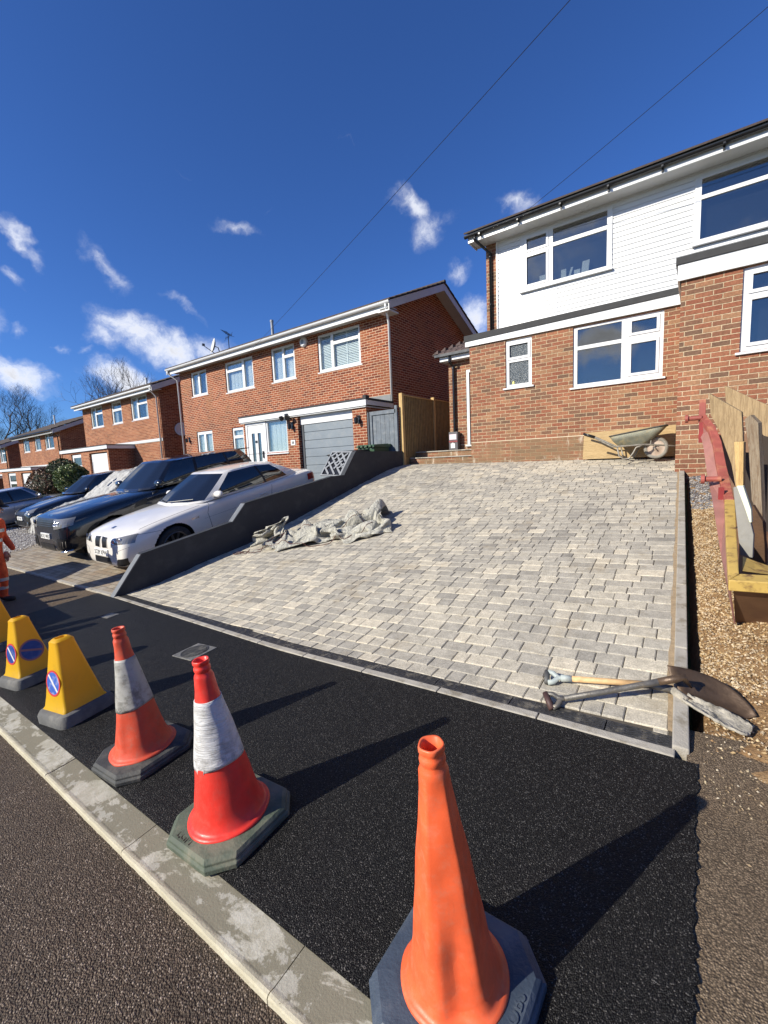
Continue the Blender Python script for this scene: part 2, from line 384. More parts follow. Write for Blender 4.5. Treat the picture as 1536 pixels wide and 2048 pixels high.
def kerb_near():
    b = MB(); x = -.962-.965*60; rnd = random.Random(4)
    while x < 14:
        e = x+.961; jt = rnd.uniform(-.002, .002); pf = [(.635, -.16), (.635, -.006), (.638, .001), (.646, .003), (.654, .0015), (.664, -.0005), (.700, .0), (.785, .002), (.785, -.16)]
        n = len(pf); K = 24; V = []
        for k in range(K+1):
            xx = x+(e-x)*k/K
            for i, (y, z) in enumerate(pf):
                w = .0022*(rnd.random()-.5) if 1 <= i <= 3 else 0; V.append((xx, y+w, G(xx, y)+z+w*.7+(jt if 0 < i < n-1 else 0)))
        F = [(k*n+i, k*n+i+1, (k+1)*n+i+1, (k+1)*n+i) for k in range(K) for i in range(n-1)]+[tuple(range(n)), tuple(K*n+i for i in reversed(range(n)))]
        b.add(V, F); x += .965
    return struct(b.build('kerb', M_conc))
kerb_near()
kerbrun('far_kerb', -60, 14, -6.2, -6.33, .055)
# footway: fresh black tarmac in front of the new driveway, worn old tarmac either side
def yfront(x): return interp(x, [-60, -7.3, -6.85, -2.8, -.85, .05, 12], [2.56, 2.56, 2.55, 2.25, 2.205, 2.165, 2.16])
def strip(name, xs, f0, f1, n, zf, m):
    b = MB(); N = len(xs)
    vs = []
    for j in range(n+1):
        for x in xs:
            y = f0(x)+(f1(x)-f0(x))*j/n; vs.append((x, y, zf(x, y)))
    b.add(vs, [(j*N+i, j*N+i+1, (j+1)*N+i+1, (j+1)*N+i) for j in range(n) for i in range(N-1)])
    return struct(b.build(name, m, smooth=True))
rj = random.Random(9)
def newfoot():
    b = MB(); xs = rng(-7.4, .05, 120); N = len(xs); n = 26; vs = []
    for j in range(n*4+1):
        for i, x in enumerate(xs):
            y = .783+(yfront(x)-.783)*j/(n*4)
            xx = x+(rj.uniform(-.006, .006) if i in (0, N-1) else 0)
            if i == N-1: xx += .004*sin(j*.21)+.003*sin(j*.9)-.012
            vs.append((xx, y, G(x, y)+.004+.008*min(1, (y-.78)/.05)))
    b.add(vs, [(j*N+i, j*N+i+1, (j+1)*N+i+1, (j+1)*N+i) for j in range(n*4) for i in range(N-1)])
    return struct(b.build('footway', M_new, smooth=True))
newfoot()
strip('old_footway', rng(.0, 14, 40), lambda x: .783, lambda x: yfront(x)+.25, 8, lambda x, y: G(x, y)+.004+.012*sin(x*9)*sin(y*7), M_old)
strip('old_footway', rng(-60, -7.38, 60), lambda x: .783, lambda x: 2.56, 5, lambda x, y: G(x, y)+.004, M_old)
# ---------------------------------------------------------------- new driveway
def xwall(y): return -6.79+.0622*(y-2.57)
def Lz(y): return interp(y, [2.3, 2.6, 4.84, 6.0, 7.73, 9.0, 9.6, 12], [-.25, -.21, .22, .54, 1.05, 1.40, 1.49, 1.5])
def Rz(y): return interp(y, [2.0, 2.35, 9.65, 12], [.175, .232, 1.455, 1.5])
def xkerb(y): return -.055-.235*(y-2.2)/7.45
def DZ(x, y):
    s = (x-xwall(y))/(xkerb(y)-xwall(y)); s = max(0, min(1, s))
    z = Lz(y)+(Rz(y)-Lz(y))*s
    t = max(0, 1-(y-yfront(x)-.16)/1.2)     # meets the footway level at the drain
    return z+(G(x, y)+.012-z)*(t*t if t > 0 else 0)
def blockmat():
    m, t, b = newmat('paving_block'); p = t.n('ShaderNodeNewGeometry').outputs['Position']
    at = t.n('ShaderNodeAttribute', attribute_name='tone'); s = t.n('ShaderNodeSeparateColor', inp={0: at.outputs['Color']})
    c = t.ramp(s.outputs[0], [(0, (.23, .21, .178)), (.3, (.315, .29, .242)), (.6, (.41, .375, .305)), (.85, (.50, .45, .35)), (1, (.57, .505, .385))])
    sp = t.noise(p, 115, 5, .75); md = t.noise(p, 14, 5, .65)
    v = t.m('MULTIPLY', t.n('ShaderNodeMapRange', inp={0: sp, 1: .3, 2: .7, 3: .55, 4: 1.38}).outputs[0], t.n('ShaderNodeMapRange', inp={0: md, 1: .3, 2: .7, 3: .78, 4: 1.18}).outputs[0])
    c2 = t.vm('SCALE', c); t.t.links.new(v, c2.node.inputs['Scale'])
    dirt = t.m('MULTIPLY', t.sstep(t.noise(p, 1.9, 7, .7), .53, .70), .5)
    c3 = t.mix(dirt, c2, (.30, .24, .155))
    setv(t, b, Base_Color=c3, Roughness=.85, Specular_IOR_Level=.3)
    bump(t, b, t.m('ADD', t.m('MULTIPLY', sp, .003), t.m('MULTIPLY', md, .004)), 1.0, .8); return m
M_block = blockmat(); M_sand = mat('tan_sand', (.34, .25, .15), .95, var=.2, scale=40, bmp=.004, bscale=150)
M_joint = mat('jointing_sand', (.085, .07, .05), .95, var=.2, scale=60)
def driveway():
    rnd = random.Random(3); vs = []; fs = []; tone = []
    bd = MB()
    pitch = .1235; k = 0; y = 2.0
    clumps = [(rnd.uniform(-6.5, 0), rnd.uniform(2.3, 10), rnd.uniform(.4, 1.1), rnd.uniform(-.28, .28)) for _ in range(30)]
    while y < 9.94:
        ye = y+pitch-.0042
        x = xwall(y)+.0-rnd.uniform(0, .2)
        while x < xkerb(y)-.02:
            w = rnd.choice((.105, .125, .165, .165, .205, .205))
            if x+w > xkerb(y)-.07: w = max(.03, xkerb(y)-.014-x); x1_end = True
            x0 = max(x, xwall(y)+.002); x1 = min(x+w-.0042, xkerb(y)-.006)
            x += w
            if x1-x0 < .03: continue
            ya = y; yb = ye
            f = yfront((x0+x1)/2)+.16
            if yb < f+.03: continue
            if y > 9.62 and x1 > -4.41: continue
            if yb > 9.65 and x1 > -4.41: yb = 9.646
            if ye > 9.9: yb = min(ye, 9.88)
            cut0 = yfront(x0)+.155; cut1 = yfront(x1)+.155
            def YY(xx, yy): return max(yy, yfront(xx)+.155)
            o = len(vs); jz = rnd.uniform(-.0025, .0025); jx = rnd.uniform(-.002, .002); e = .006
            ring0 = [(x0, YY(x0, ya)), (x1, YY(x1, ya)), (x1+jx, yb), (x0+jx, yb)]
            ring1 = [(x0+e, YY(x0, ya)+e), (x1-e, YY(x1, ya)+e), (x1-e+jx, yb-e), (x0+e+jx, yb-e)]
            for (a, c) in ring0: vs.append((a, c, DZ(a, c)-.03))
            for (a, c) in ring0: vs.append((a, c, DZ(a, c)-.005+jz))
            for (a, c) in ring1: vs.append((a, c, DZ(a, c)+jz))
            q = [(o+8, o+9, o+10, o+11)]
            for i in range(4):
                j = (i+1) % 4; q += [(o+i, o+j, o+4+j, o+4+i), (o+4+i, o+4+j, o+8+j, o+8+i)]
            fs += q
            cx = (x0+x1)/2; cy = (ya+yb)/2; tv = rnd.gauss(.60, .17)
            for a, b_, r_, d_ in clumps:
                dd = math.hypot(cx-a, cy-b_)/r_
                if dd < 1: tv += d_*(1-dd)
            if rnd.random() < .06: tv += .3
            tv += .1*max(0, 1-(cy-2.3)/2.5)
            tone += [max(0, min(1, tv))]*len(q)
        y += pitch
    me = bpy.data.meshes.new('driveway'); me.from_pydata(vs, [], fs); me.update()
    ca = me.color_attributes.new('tone', 'FLOAT_COLOR', 'CORNER')
    buf = []
    for p_, tv in zip(me.polygons, tone): buf += [tv, tv, tv, 1]*p_.loop_total
    ca.data.foreach_set('color', buf)
    me.materials.append(M_block)
    for p_ in me.polygons: p_.use_smooth = False
    o = bpy.data.objects.new('driveway', me); sc.collection.objects.link(o); struct(o)
    ys = rng(2.2, 9.95, 50); b = MB(); vv = []; n = 24
    for yy0 in ys:
        for i in range(n+1):
            xx = xwall(yy0)+(xkerb(yy0)-xwall(yy0))*i/n; yy = max(yy0, yfront(xx)+.146); vv.append((xx, yy, DZ(xx, yy)-.0095))
    b.add(vv, [(j*(n+1)+i, j*(n+1)+i+1, (j+1)*(n+1)+i+1, (j+1)*(n+1)+i) for j in range(len(ys)-1) for i in range(n)])
    struct(b.build('driveway_bedding', M_joint, smooth=True))
    b = MB(); ys = rng(2.36, 9.6, 60); b.add([(xkerb(y)-(.026+.006*sin(y*7)+.004*sin(y*23) if k == 0 else 0), y, DZ(xkerb(y)-.02, y)+.0015) for y in ys for k in (0, 1)], [(2*i, 2*i+1, 2*i+3, 2*i+2) for i in range(len(ys)-1)]); struct(b.build('sand_joint', M_sand))
driveway()
# edging along the front of the driveway and the channel drain behind it
def edging():
    b = MB(); xs = [-6.86+.62*i for i in range(12)]
    for i in range(11):
        a = xs[i]+.003; c = min(xs[i+1]-.003, -.032)
        p = [(a, yfront(a)), (c, yfront(c)), (c, yfront(c)+.055), (a, yfront(a)+.055)]
        b.hexa([(x, y, G(x, y)-.15) for x, y in p], [(x, y, G(x, y)+.018) for x, y in p])
    tag(b.build('edging_strip', M_edge, bevel=.006), 'narrow pale concrete edging strip between the black tarmac and the drain', 'edging')
    b = MB(); y = 2.225
    while y < 9.62:
        e = min(y+.905, 9.64)
        p = [(xkerb(y), y), (xkerb(y)+.066, y), (xkerb(e)+.066, e), (xkerb(e), e)]
        b.hexa([(x, yy, Rz(yy)-.3) for x, yy in p], [(x, yy, DZ(xkerb(yy)-.02, yy)+.018) for x, yy in p]); y += .915
    tag(b.build('edging_kerb', M_edge, bevel=.006), 'long pale concrete edging kerb up the right side of the block driveway', 'kerb')
edging()
M_blk = mat('black_plastic', (.028, .028, .030), .38, var=.3, scale=30, dirt=(.30, .28, .24), dirt_amt=.7, dirt_scale=13)
def drain():
    t = thing('channel_drain', 'long black plastic channel drain with wavy grating across the foot of the driveway', 'drain', (-3.4, 2.45, G(-3.4, 2.45)))
    M_gr = mat('worn_grating', (.030, .030, .032), .35, var=.35, scale=60, dirt=(.16, .145, .12), dirt_amt=.7, dirt_scale=16); M_dk = mat('channel_black', (.006, .006, .006), .9)
    x = -6.84; fr = MB(); ch = MB()
    while x < -.10:
        a = x+.003; c = min(x+.497, -.050)
        g = MB()
        def P(xx, dy, dz): yy = yfront(xx)+.058+dy; return (xx, yy, G(xx, yy)+dz)
        for dy in (0, .086):
            g.hexa([P(a, dy, -.012), P(c, dy, -.012), P(c, dy+.009, -.012), P(a, dy+.009, -.012)], [P(a, dy, .012), P(c, dy, .012), P(c, dy+.009, .012), P(a, dy+.009, .012)])
        for i in range(4):
            y0 = .013+i*.0185; n = 26; w = .0100
            pts = []
            for k in range(n+1):
                xx = a+(c-a)*k/n; pts.append((xx, y0+.0042*sin(k*1.2)))
            for k in range(n):
                (xa, ya), (xb, yb) = pts[k], pts[k+1]
                g.add([P(xa, ya, .010), P(xb, yb, .010), P(xb, yb+w, .010), P(xa, ya+w, .010), P(xa, ya, -.004), P(xb, yb, -.004)], [(0, 1, 2, 3), (0, 4, 5, 1)])
        for k in range(5):
            xa = a+(c-a)*k/4; xa = min(max(xa, a), c-.012)
            g.hexa([P(xa, .009, -.01), P(xa+.012, .009, -.01), P(xa+.012, .086, -.01), P(xa, .086, -.01)], [P(xa, .009, .0085), P(xa+.012, .009, .0085), P(xa+.012, .086, .0085), P(xa, .086, .0085)])
        g.build('grating', M_gr, t)
        ch.quad(P(a, .009, -.03), P(c, .009, -.03), P(c, .086, -.03), P(a, .086, -.03)); x += .5
    ch.build('channel', M_dk, t)
drain()
# right hand bank: bare soil and loose gravel, lower than the driveway edge
def soilz(x, y):
    xr = x-xkerb(y)-.085
    z = Rz(max(y, 2.05))-.085 if y > 2.3 else G(x, y)+.01
    if y <= 2.75: tt = max(0, (y-2.2)/.55); z = (G(x, 2.25)+.0)*(1-tt)+(Rz(2.75)-.085)*tt if y > 2.2 else G(x, y)-.012
    if y > 2.3: z += -.16*max(0, 1-max(0, xr)/.055)*min(1, (y-2.3)/.05)+.05*min(1, max(0, xr)/.5)
    return z+.018*sin(x*13+y*3)*sin(y*8.3-x*5)+.010*sin(x*31)*sin(y*27)
def bank():
    b = MB(); ys = rng(2.12, 8.34, 150); n = 60; vv = []
    for y in ys:
        for i in range(n+1):
            s = (i/n)**2.6*9; x = xkerb(max(y, 2.2))+.086+s
            if y < 2.2: x = .05+s
            vv.append((x, y, soilz(x, y)))
    b.add(vv, [(j*(n+1)+i, j*(n+1)+i+1, (j+1)*(n+1)+i+1, (j+1)*(n+1)+i) for j in range(len(ys)-1) for i in range(n)])
    struct(b.build('soil', M_soil, smooth=True))
bank()
def stonemat(name, cols):
    m, t, b = newmat(name); oi = t.n('ShaderNodeNewGeometry').outputs['Random Per Island']
    n = len(cols); c = t.ramp(oi, [(i/n, cc) for i, cc in enumerate(cols)], 'CONSTANT'); setv(t, b, Base_Color=c, Roughness=.8, Specular_IOR_Level=.3); return m
def stones(name, m, pts, rmin, rmax, seed):
    rnd = random.Random(seed); b = MB()
    base_v = [(1, 0, 0), (-1, 0, 0), (0, 1, 0), (0, -1, 0), (0, 0, 1), (0, 0, -1)]
    base_f = [(0, 2, 4), (2, 1, 4), (1, 3, 4), (3, 0, 4), (2, 0, 5), (1, 2, 5), (3, 1, 5), (0, 3, 5)]
    V = []; F = []
    for (x, y, z) in pts:
        r = rnd.uniform(rmin, rmax); a = rnd.uniform(0, pi); ca, sa = cos(a), sin(a); o = len(V)
        sx, sy, sz = r*rnd.uniform(.7, 1.4), r*rnd.uniform(.6, 1.1), r*rnd.uniform(.4, .8); tl = rnd.uniform(-.5, .5)
        for (p, q, s) in base_v:
            p *= sx*rnd.uniform(.7, 1.1); q *= sy*rnd.uniform(.7, 1.1); s *= sz; s += p*tl
            V.append((x+p*ca-q*sa, y+p*sa+q*ca, z+s))
        F += [tuple(i+o for i in f) for f in base_f]
    b.v = [Vector(v) for v in V]; b.f = F; b.mi = [0]*len(F)
    return b.build(name, m)
rg = random.Random(8); pts = []
for _ in range(17000):
    y = rg.uniform(2.3, 6.8); x = xkerb(y)+.135+abs(rg.gauss(0, .30))
    if y < 2.9 and rg.random() < .75: continue
    pts.append((x, y, soilz(x, y)+.004))
struct(stones('gravel', stonemat('gravel_stones', [(.34, .22, .10), (.40, .28, .14), (.50, .38, .22), (.28, .17, .08), (.38, .30, .20), (.56, .45, .30), (.20, .13, .07)]), pts, .004, .012, 1), 'stuff')
pts = []
for _ in range(5200):
    y = rg.uniform(6.5, 8.3); x = xkerb(y)+.13+rg.uniform(0, 1.0); pts.append((x, y, soilz(x, y)+.006))
struct(stones('slate_chippings', stonemat('slate', [(.10, .10, .11), (.17, .165, .17), (.26, .25, .24), (.38, .35, .31), (.13, .11, .10)]), pts, .009, .022, 2), 'stuff')
pts = []
for _ in range(420):
    x = rg.uniform(.06, .75); y = 2.3+rg.uniform(-.25, .2)-abs(rg.gauss(0, .15)); pts.append((x, y, G(x, y)+.006))
struct(stones('loose_grit', stonemat('grit', [(.30, .22, .13), (.4, .32, .2), (.2, .14, .08), (.45, .38, .28)]), pts, .003, .007, 3), 'stuff')
# ================================================================ BUILDINGS
def wallY(b, x0, x1, z0, z1, Y, holes=(), depth=.1, mi=0):
    xs = sorted({x0, x1, *[h[0] for h in holes], *[h[1] for h in holes]}); zs = sorted({z0, z1, *[h[2] for h in holes], *[h[3] for h in holes]})
    xs = [x for x in xs if x0 <= x <= x1]; zs = [z for z in zs if z0 <= z <= z1]
    for i in range(len(xs)-1):
        for j in range(len(zs)-1):
            cx = (xs[i]+xs[i+1])/2; cz = (zs[j]+zs[j+1])/2
            if any(h[0] < cx < h[1] and h[2] < cz < h[3] for h in holes): continue
            b.quad((xs[i], Y, zs[j]), (xs[i+1], Y, zs[j]), (xs[i+1], Y, zs[j+1]), (xs[i], Y, zs[j+1]), mi)
    for h in holes:
        a, c, d, e = h
        for q in (((a, d), (a, e)), ((c, e), (c, d)), ((a, e), (c, e)), ((c, d), (a, d))):
            (xa, za), (xb, zb) = q
            b.quad((xa, Y, za), (xb, Y, zb), (xb, Y+depth, zb), (xa, Y+depth, za), mi)
def slab_with_holes(b, x0, x1, z0, z1, Y, holes, depth, mi=0):
    wallY(b, x0, x1, z0, z1, Y, holes, depth, mi)
    for (xa, za), (xb, zb) in (((x0, z0), (x0, z1)), ((x1, z1), (x1, z0)), ((x0, z1), (x1, z1)), ((x1, z0), (x0, z0))):
        b.quad((xa, Y, za), (xa, Y+depth, za), (xb, Y+depth, zb), (xb, Y, zb), mi)
M_upvc = mat('white_upvc', (.66, .66, .65), .32, var=.03, scale=2, dirt=(.55, .53, .48), dirt_amt=.12, dirt_scale=4)
M_upvc_old = mat('aged_white_upvc', (.55, .55, .53), .45, var=.06, scale=2, dirt=(.42, .40, .36), dirt_amt=.3, dirt_scale=3)
M_glass = glassmat('window_glass', (.012, .014, .018), .13, .75)
M_glassc = glassmat('clear_glass', (.05, .06, .07), .02, .93)
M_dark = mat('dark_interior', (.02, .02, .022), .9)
M_flash = mat('dark_felt', (.045, .045, .045), .9, var=.2, scale=9, bmp=.004, bscale=150)
M_lead = mat('lead_flashing', (.16, .165, .16), .6, var=.2, scale=5)
M_tile = mat('roof_tile', (.055, .038, .032), .85, var=.3, scale=8, dirt=(.10, .10, .07), dirt_amt=.4, dirt_scale=5, bmp=.01, bscale=30)
M_blackp = mat('black_gutter', (.012, .012, .013), .3, var=.1)
M_obscure = mat('obscure_glass', (.085, .10, .11), .25, var=.5, scale=45, bmp=.02, bscale=60)
M_blind = mat('blind', (.80, .80, .76), .7, var=.04)
M_slat = mat('blind_slat', (.80, .80, .77), .5, var=.04)
def window(parent, x0, x1, z0, z1, Y, panes, sill=True, fr=None, glass=None, fw=.055, sash=.035, backing=None, label=None, sillout=.07, silldrop=.045, depth=.07, openers=True):
    "panes: (x0,x1,z0,z1,opens) as fractions of the opening"
    fr = fr or M_upvc; glass = glass or M_glass
    W_ = x1-x0; H_ = z1-z0; b = MB(); holes = []; g = MB(); gm = [glass]
    for p in panes:
        a = x0+W_*p[0]; c = x0+W_*p[1]; d = z0+H_*p[2]; e = z0+H_*p[3]; holes.append((a, c, d, e))
    slab_with_holes(b, x0, x1, z0, z1, Y, holes, depth)
    for p, h in zip(panes, holes):
        a, c, d, e = h
        if len(p) > 4 and p[4] and openers:
            k = sash; slab_with_holes(b, a-k, c+k, d-k, e+k, Y-.016, [(a+.012, c-.012, d+.012, e-.012)], .03)
            a += .012; c -= .012; d += .012; e -= .012
        g.box(a-.004, c+.004, Y+.022, Y+.034, d-.004, e+.004, 0)
    w = b.build('window', fr, parent, bevel=.004)
    if label: w['label'] = label
    g.build('pane', gm, w)
    if sill:
        s = MB(); zz = z0
        s.hexa([(x0-.05, Y-sillout, zz-silldrop), (x1+.05, Y-sillout, zz-silldrop), (x1+.05, Y+.05, zz-silldrop), (x0-.05, Y+.05, zz-silldrop)],
               [(x0-.05, Y-sillout, zz-.012), (x1+.05, Y-sillout, zz-.012), (x1+.05, Y-.001, zz), (x0-.05, Y-.001, zz)])
        s.build('sill', fr, w, bevel=.004)
    if backing == 'dark' or backing is None:
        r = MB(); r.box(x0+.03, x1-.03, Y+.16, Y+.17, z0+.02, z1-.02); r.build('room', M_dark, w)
    else:
        k = MB()
        if backing == 'slats':
            zz = z0+.04
            while zz < z1-.03:
                k.hexa([(x0+.05, Y+.09, zz), (x1-.05, Y+.09, zz), (x1-.05, Y+.105, zz+.035), (x0+.05, Y+.105, zz+.035)], [(x0+.05, Y+.088, zz+.004), (x1-.05, Y+.088, zz+.004), (x1-.05, Y+.103, zz+.039), (x0+.05, Y+.103, zz+.039)]); zz += .05
            for q in (.02, .33, .66, .98):
                xx = x0+.05+(W_-.1)*q; k.box(xx-.02, xx+.02, Y+.08, Y+.11, z0+.03, z1-.03)
        elif backing == 'strips':
            n = max(3, int(W_/.11))
            for i in range(n):
                xa = x0+.05+(W_-.1)*i/n; sh = .02*(i % 2)
                k.hexa([(xa, Y+.10+sh, z0+.04), (xa+W_/n*.8, Y+.12, z0+.04), (xa+W_/n*.8, Y+.123, z0+.04), (xa, Y+.103+sh, z0+.04)], [(xa, Y+.10+sh, z1-.03), (xa+W_/n*.8, Y+.12, z1-.03), (xa+W_/n*.8, Y+.123, z1-.03), (xa, Y+.103+sh, z1-.03)])
        elif backing == 'curtain':
            for (fa, fb) in ((.0, .3), (.72, 1)):
                n = 14; xs = [x0+.04+(W_-.08)*(fa+(fb-fa)*i/n) for i in range(n+1)]
                k.add([(x, Y+.12+.02*sin(i*1.9), z) for z in (z0+.02, z1-.02) for i, x in enumerate(xs)], [(i, i+1, n+2+i, n+1+i) for i in range(n)])
        k.build('blind' if backing != 'curtain' else 'curtain', M_slat if backing == 'slats' else M_blind, w)
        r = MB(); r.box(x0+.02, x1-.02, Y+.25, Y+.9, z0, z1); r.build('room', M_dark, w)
    return w
BR = [(.255, .098, .054), (.23, .084, .048), (.275, .118, .064), (.20, .09, .053), (.28, .138, .075), (.245, .095, .053), (.175, .09, .055), (.265, .108, .06), (.145, .083, .053), (.29, .155, .085), (.225, .108, .062)]
M_brickW = brickmat('brick_multi', BR, (.47, .36, .225), z0=1.96, dark_low=(1.96, (.20, .135, .075), .7))
M_brickR = brickmat('brick_multi_right', BR, (.47, .36, .23), z0=1.965, mj=.011)
B1 = [(.25, .062, .026), (.21, .052, .023), (.27, .075, .032), (.19, .046, .022), (.24, .066, .03), (.14, .036, .02)]
M_brick1 = brickmat('brick_red', B1, (.55, .38, .25), z0=.8, mj=.0135, stain=((.26, .13, .065), .4))
B2 = [(.24, .07, .03), (.20, .055, .025), (.27, .09, .04), (.17, .05, .025), (.23, .075, .038), (.30, .115, .055)]
M_brick2 = brickmat('brick_red_far', B2, (.50, .34, .21), z0=.4, mj=.012)

# ---- the pair of semi-detached houses behind the driveway
def white_house():
    t = thing('semi_detached_house', 'tall house with white cladding upstairs, brick ground floor and dark windows behind the new driveway', 'house', (-2.4, 9.65, 1.45))
    b = MB(); Y = 9.65
    w1 = (-3.56, -2.98, 3.12, 4.135); w2 = (-2.15, -.60, 2.945, 4.12)
    wallY(b, -4.415, -.30, 1.2, 4.16, Y, [w1, w2], .1)
    b.quad((-4.415, Y, 1.2), (-4.415, 10.75, 1.2), (-4.415, 10.75, 4.16), (-4.415, Y, 4.16))
    b.build('wall', M_brickW, t)
    b = MB(); YR = 8.35; wr = (.42, 2.1, 2.965, 4.125)
    wallY(b, -.312, 7, 1.0, 4.16, YR, [wr], .1)
    b.quad((-.312, YR, 1.0), (-.312, 9.649, 1.0), (-.312, 9.649, 4.16), (-.312, YR, 4.16))
    b.build('wall', M_brickR, t)
    # fascia boards and felt edges of the flat roofs
    b = MB(); b.hexa([(-4.50, Y-.05, 4.165), (-.33, Y-.05, 4.137), (-.33, Y-.02, 4.137), (-4.50, Y-.02, 4.165)], [(-4.50, Y-.05, 4.28), (-.33, Y-.05, 4.325), (-.33, Y-.02, 4.325), (-4.50, Y-.02, 4.28)])
    b.box(-.36, 7, YR-.05, YR-.02, 4.137, 4.37); b.box(-.36, -.33, YR-.02, Y-.021, 4.137, 4.37)
    b.box(-4.50, -4.47, Y-.02, 10.7, 4.165, 4.28)
    b.build('fascia', M_upvc, t, bevel=.003)
    b = MB(); b.hexa([(-4.52, Y-.07, 4.278), (-.37, Y-.07, 4.323), (-.37, Y+.1, 4.323), (-4.52, Y+.1, 4.278)], [(-4.52, Y-.07, 4.41), (-.37, Y-.07, 4.43), (-.37, Y+.1, 4.45), (-4.52, Y+.1, 4.44)])
    b.hexa([(-4.52, Y+.1, 4.36), (-.33, Y+.1, 4.36), (-.33, 10.68, 4.42), (-4.52, 10.68, 4.42)], [(-4.52, Y+.1, 4.40), (-.33, Y+.1, 4.41), (-.33, 10.68, 4.45), (-4.52, 10.68, 4.45)])
    b.hexa([(-.385, YR-.07, 4.368), (7, YR-.07, 4.368), (7, 10.68, 4.38), (-.385, 10.68, 4.38)], [(-.385, YR-.07, 4.475), (7, YR-.07, 4.475), (7, 10.68, 4.50), (-.385, 10.68, 4.50)])
    b.build('flat_roof', M_flash, t, bevel=.004)
    window(t, *w1, Y+.03, [(.13, .87, .62, .90, 1), (.13, .87, .06, .53, 0)], glass=M_obscure, label='narrow bathroom window with frosted glass')
    window(t, *w2, Y+.03, [(.05, .56, .68, .96, 0), (.05, .56, .045, .62, 0), (.66, .935, .73, .93, 1), (.66, .935, .10, .58, 1)])
    window(t, *wr, YR+.03, [(.06, .36, .72, .92, 1), (.06, .36, .09, .62, 1), (.42, .96, .70, .95, 0), (.42, .96, .05, .64, 0)])
    # cladding
    YC = 10.68; u1 = (-3.51, -1.655, 5.44, 6.64); u2 = (-.20, 2.1, 5.45, 6.62)
    b = MB(); z = 4.40
    while z < 6.80:
        ze = min(z+.1, 6.80)
        segs = [(-4.10, 7.0)]
        for u in (u1, u2):
            if u[2]-.06 < (z+ze)/2 < u[3]-.01:
                ns = []
                for a, c in segs:
                    if u[0] > a: ns.append((a, min(c, u[0]-.03)))
                    if u[1] < c: ns.append((max(a, u[1]+.03), c))
                segs = ns
        for a, c in segs:
            b.quad((a, YC-.020, z+.012), (c, YC-.020, z+.012), (c, YC-.014, ze-.003), (a, YC-.014, ze-.003)); b.quad((a, YC-.014, ze-.003), (c, YC-.014, ze-.003), (c, YC-.002, ze), (a, YC-.002, ze))
            b.quad((a, YC-.002, z-.0), (c, YC-.002, z-.0), (c, YC-.020, z+.012), (a, YC-.020, z+.012))
        z = ze
    b.box(-4.13, -4.095, YC-.045, YC, 4.42, 6.80)
    for u in (u1, u2):
        for xx in (u[0]-.035, u[1]): b.box(xx, xx+.035, YC-.04, YC-.001, u[2]-.02, u[3]+.02)
    b.box(-2.72, -2.712, YC-.026, YC-.01, 4.43, 5.40)
    b.build('cladding', M_upvc, t)
    b = MB(); b.box(-4.40, -4.131, YC-.005, YC+.2, 4.40, 6.74); b.build('wall', M_brickW, t); b = MB(); b.box(-4.38, 7, YC+.2, YC+.3, 4.40, 6.8); b.build('wall', M_brickW, t)
    window(t, *u1, YC-.035, [(.055, .305, .72, .94, 1), (.055, .305, .085, .61, 1), (.375, .965, .72, .965, 0), (.375, .965, .05, .655, 0)], sillout=.06)
    window(t, *u2, YC-.035, [(.03, .60, .72, .965, 0), (.03, .60, .06, .66, 0), (.66, .97, .72, .94, 1), (.66, .97, .08, .62, 1)], sillout=.06)
    # things on the upstairs sill: one white and one cream group of cards
    # soffit, eaves fascia, gutter
    zs = 6.735; yg = 10.24
    b = MB(); b.box(-4.62, 7, yg, YC+.02, zs, zs+.012)
    x = -4.6
    while x < 7: b.box(x, x+.006, yg+.02, YC-.02, zs-.004, zs); x += .1
    b.build('soffit', M_upvc, t)
    b = MB(); b.box(-4.64, 7, yg-.02, yg, zs-.028, zs+.16); b.hexa([(-4.66, yg-.02, zs-.028), (-4.63, yg-.02, zs-.028), (-4.63, yg+.46, zs-.028), (-4.66, yg+.46, zs-.028)], [(-4.66, yg-.02, zs+.13), (-4.63, yg-.02, zs+.13), (-4.63, yg+.46, zs+.32), (-4.66, yg+.46, zs+.32)])
    b.build('fascia', M_upvc, t, bevel=.003)
    b = MB(); n = 8
    pr = [(yg-.075-.055*cos(pi*k/n), zs+.118-.055*sin(pi*k/n)) for k in range(n+1)]; pi_ = [(yg-.075-.050*cos(pi*k/n), zs+.118-.050*sin(pi*k/n)) for k in range(n, -1, -1)]
    ring = pr+pi_; N = len(ring)
    b.add([(xx, y, z) for xx in (-4.72, 7) for y, z in ring], [(k, (k+1) % N, N+(k+1) % N, N+k) for k in range(N)]+[tuple(range(N))])
    b.add([(-4.72, y, z) for y, z in pr], [tuple(range(n+1))])
    x = -4.35
    while x < 7:
        b.box(x, x+.035, yg-.135, yg-.021, zs+.045, zs+.075); b.box(x, x+.035, yg-.04, yg-.021, zs-.01, zs+.12); x += .9
    b.build('gutter', M_blackp, t, smooth=False)
    b = MB(); rp = [(-4.47, yg-.075, zs+.07), (-4.47, yg-.075, zs-.02), (-4.27, YC-.05, zs-.23), (-4.27, YC-.05, 4.42)]
    b.tube(rp, .034, 12); b.tube([(-4.27, YC-.05, 6.4), (-4.27, YC-.05, 6.45)], .042, 12); b.tube([(-4.27, YC-.05, 5.3), (-4.27, YC-.05, 5.34)], .042, 12)
    b.build('downpipe', M_blackp, t, smooth=True)
    # pitched roof
    sl = math.tan(radians(24)); b = MB(); yr = 14.2
    zr0 = zs+.175; zr1 = zr0+(yr-yg+.09)*sl
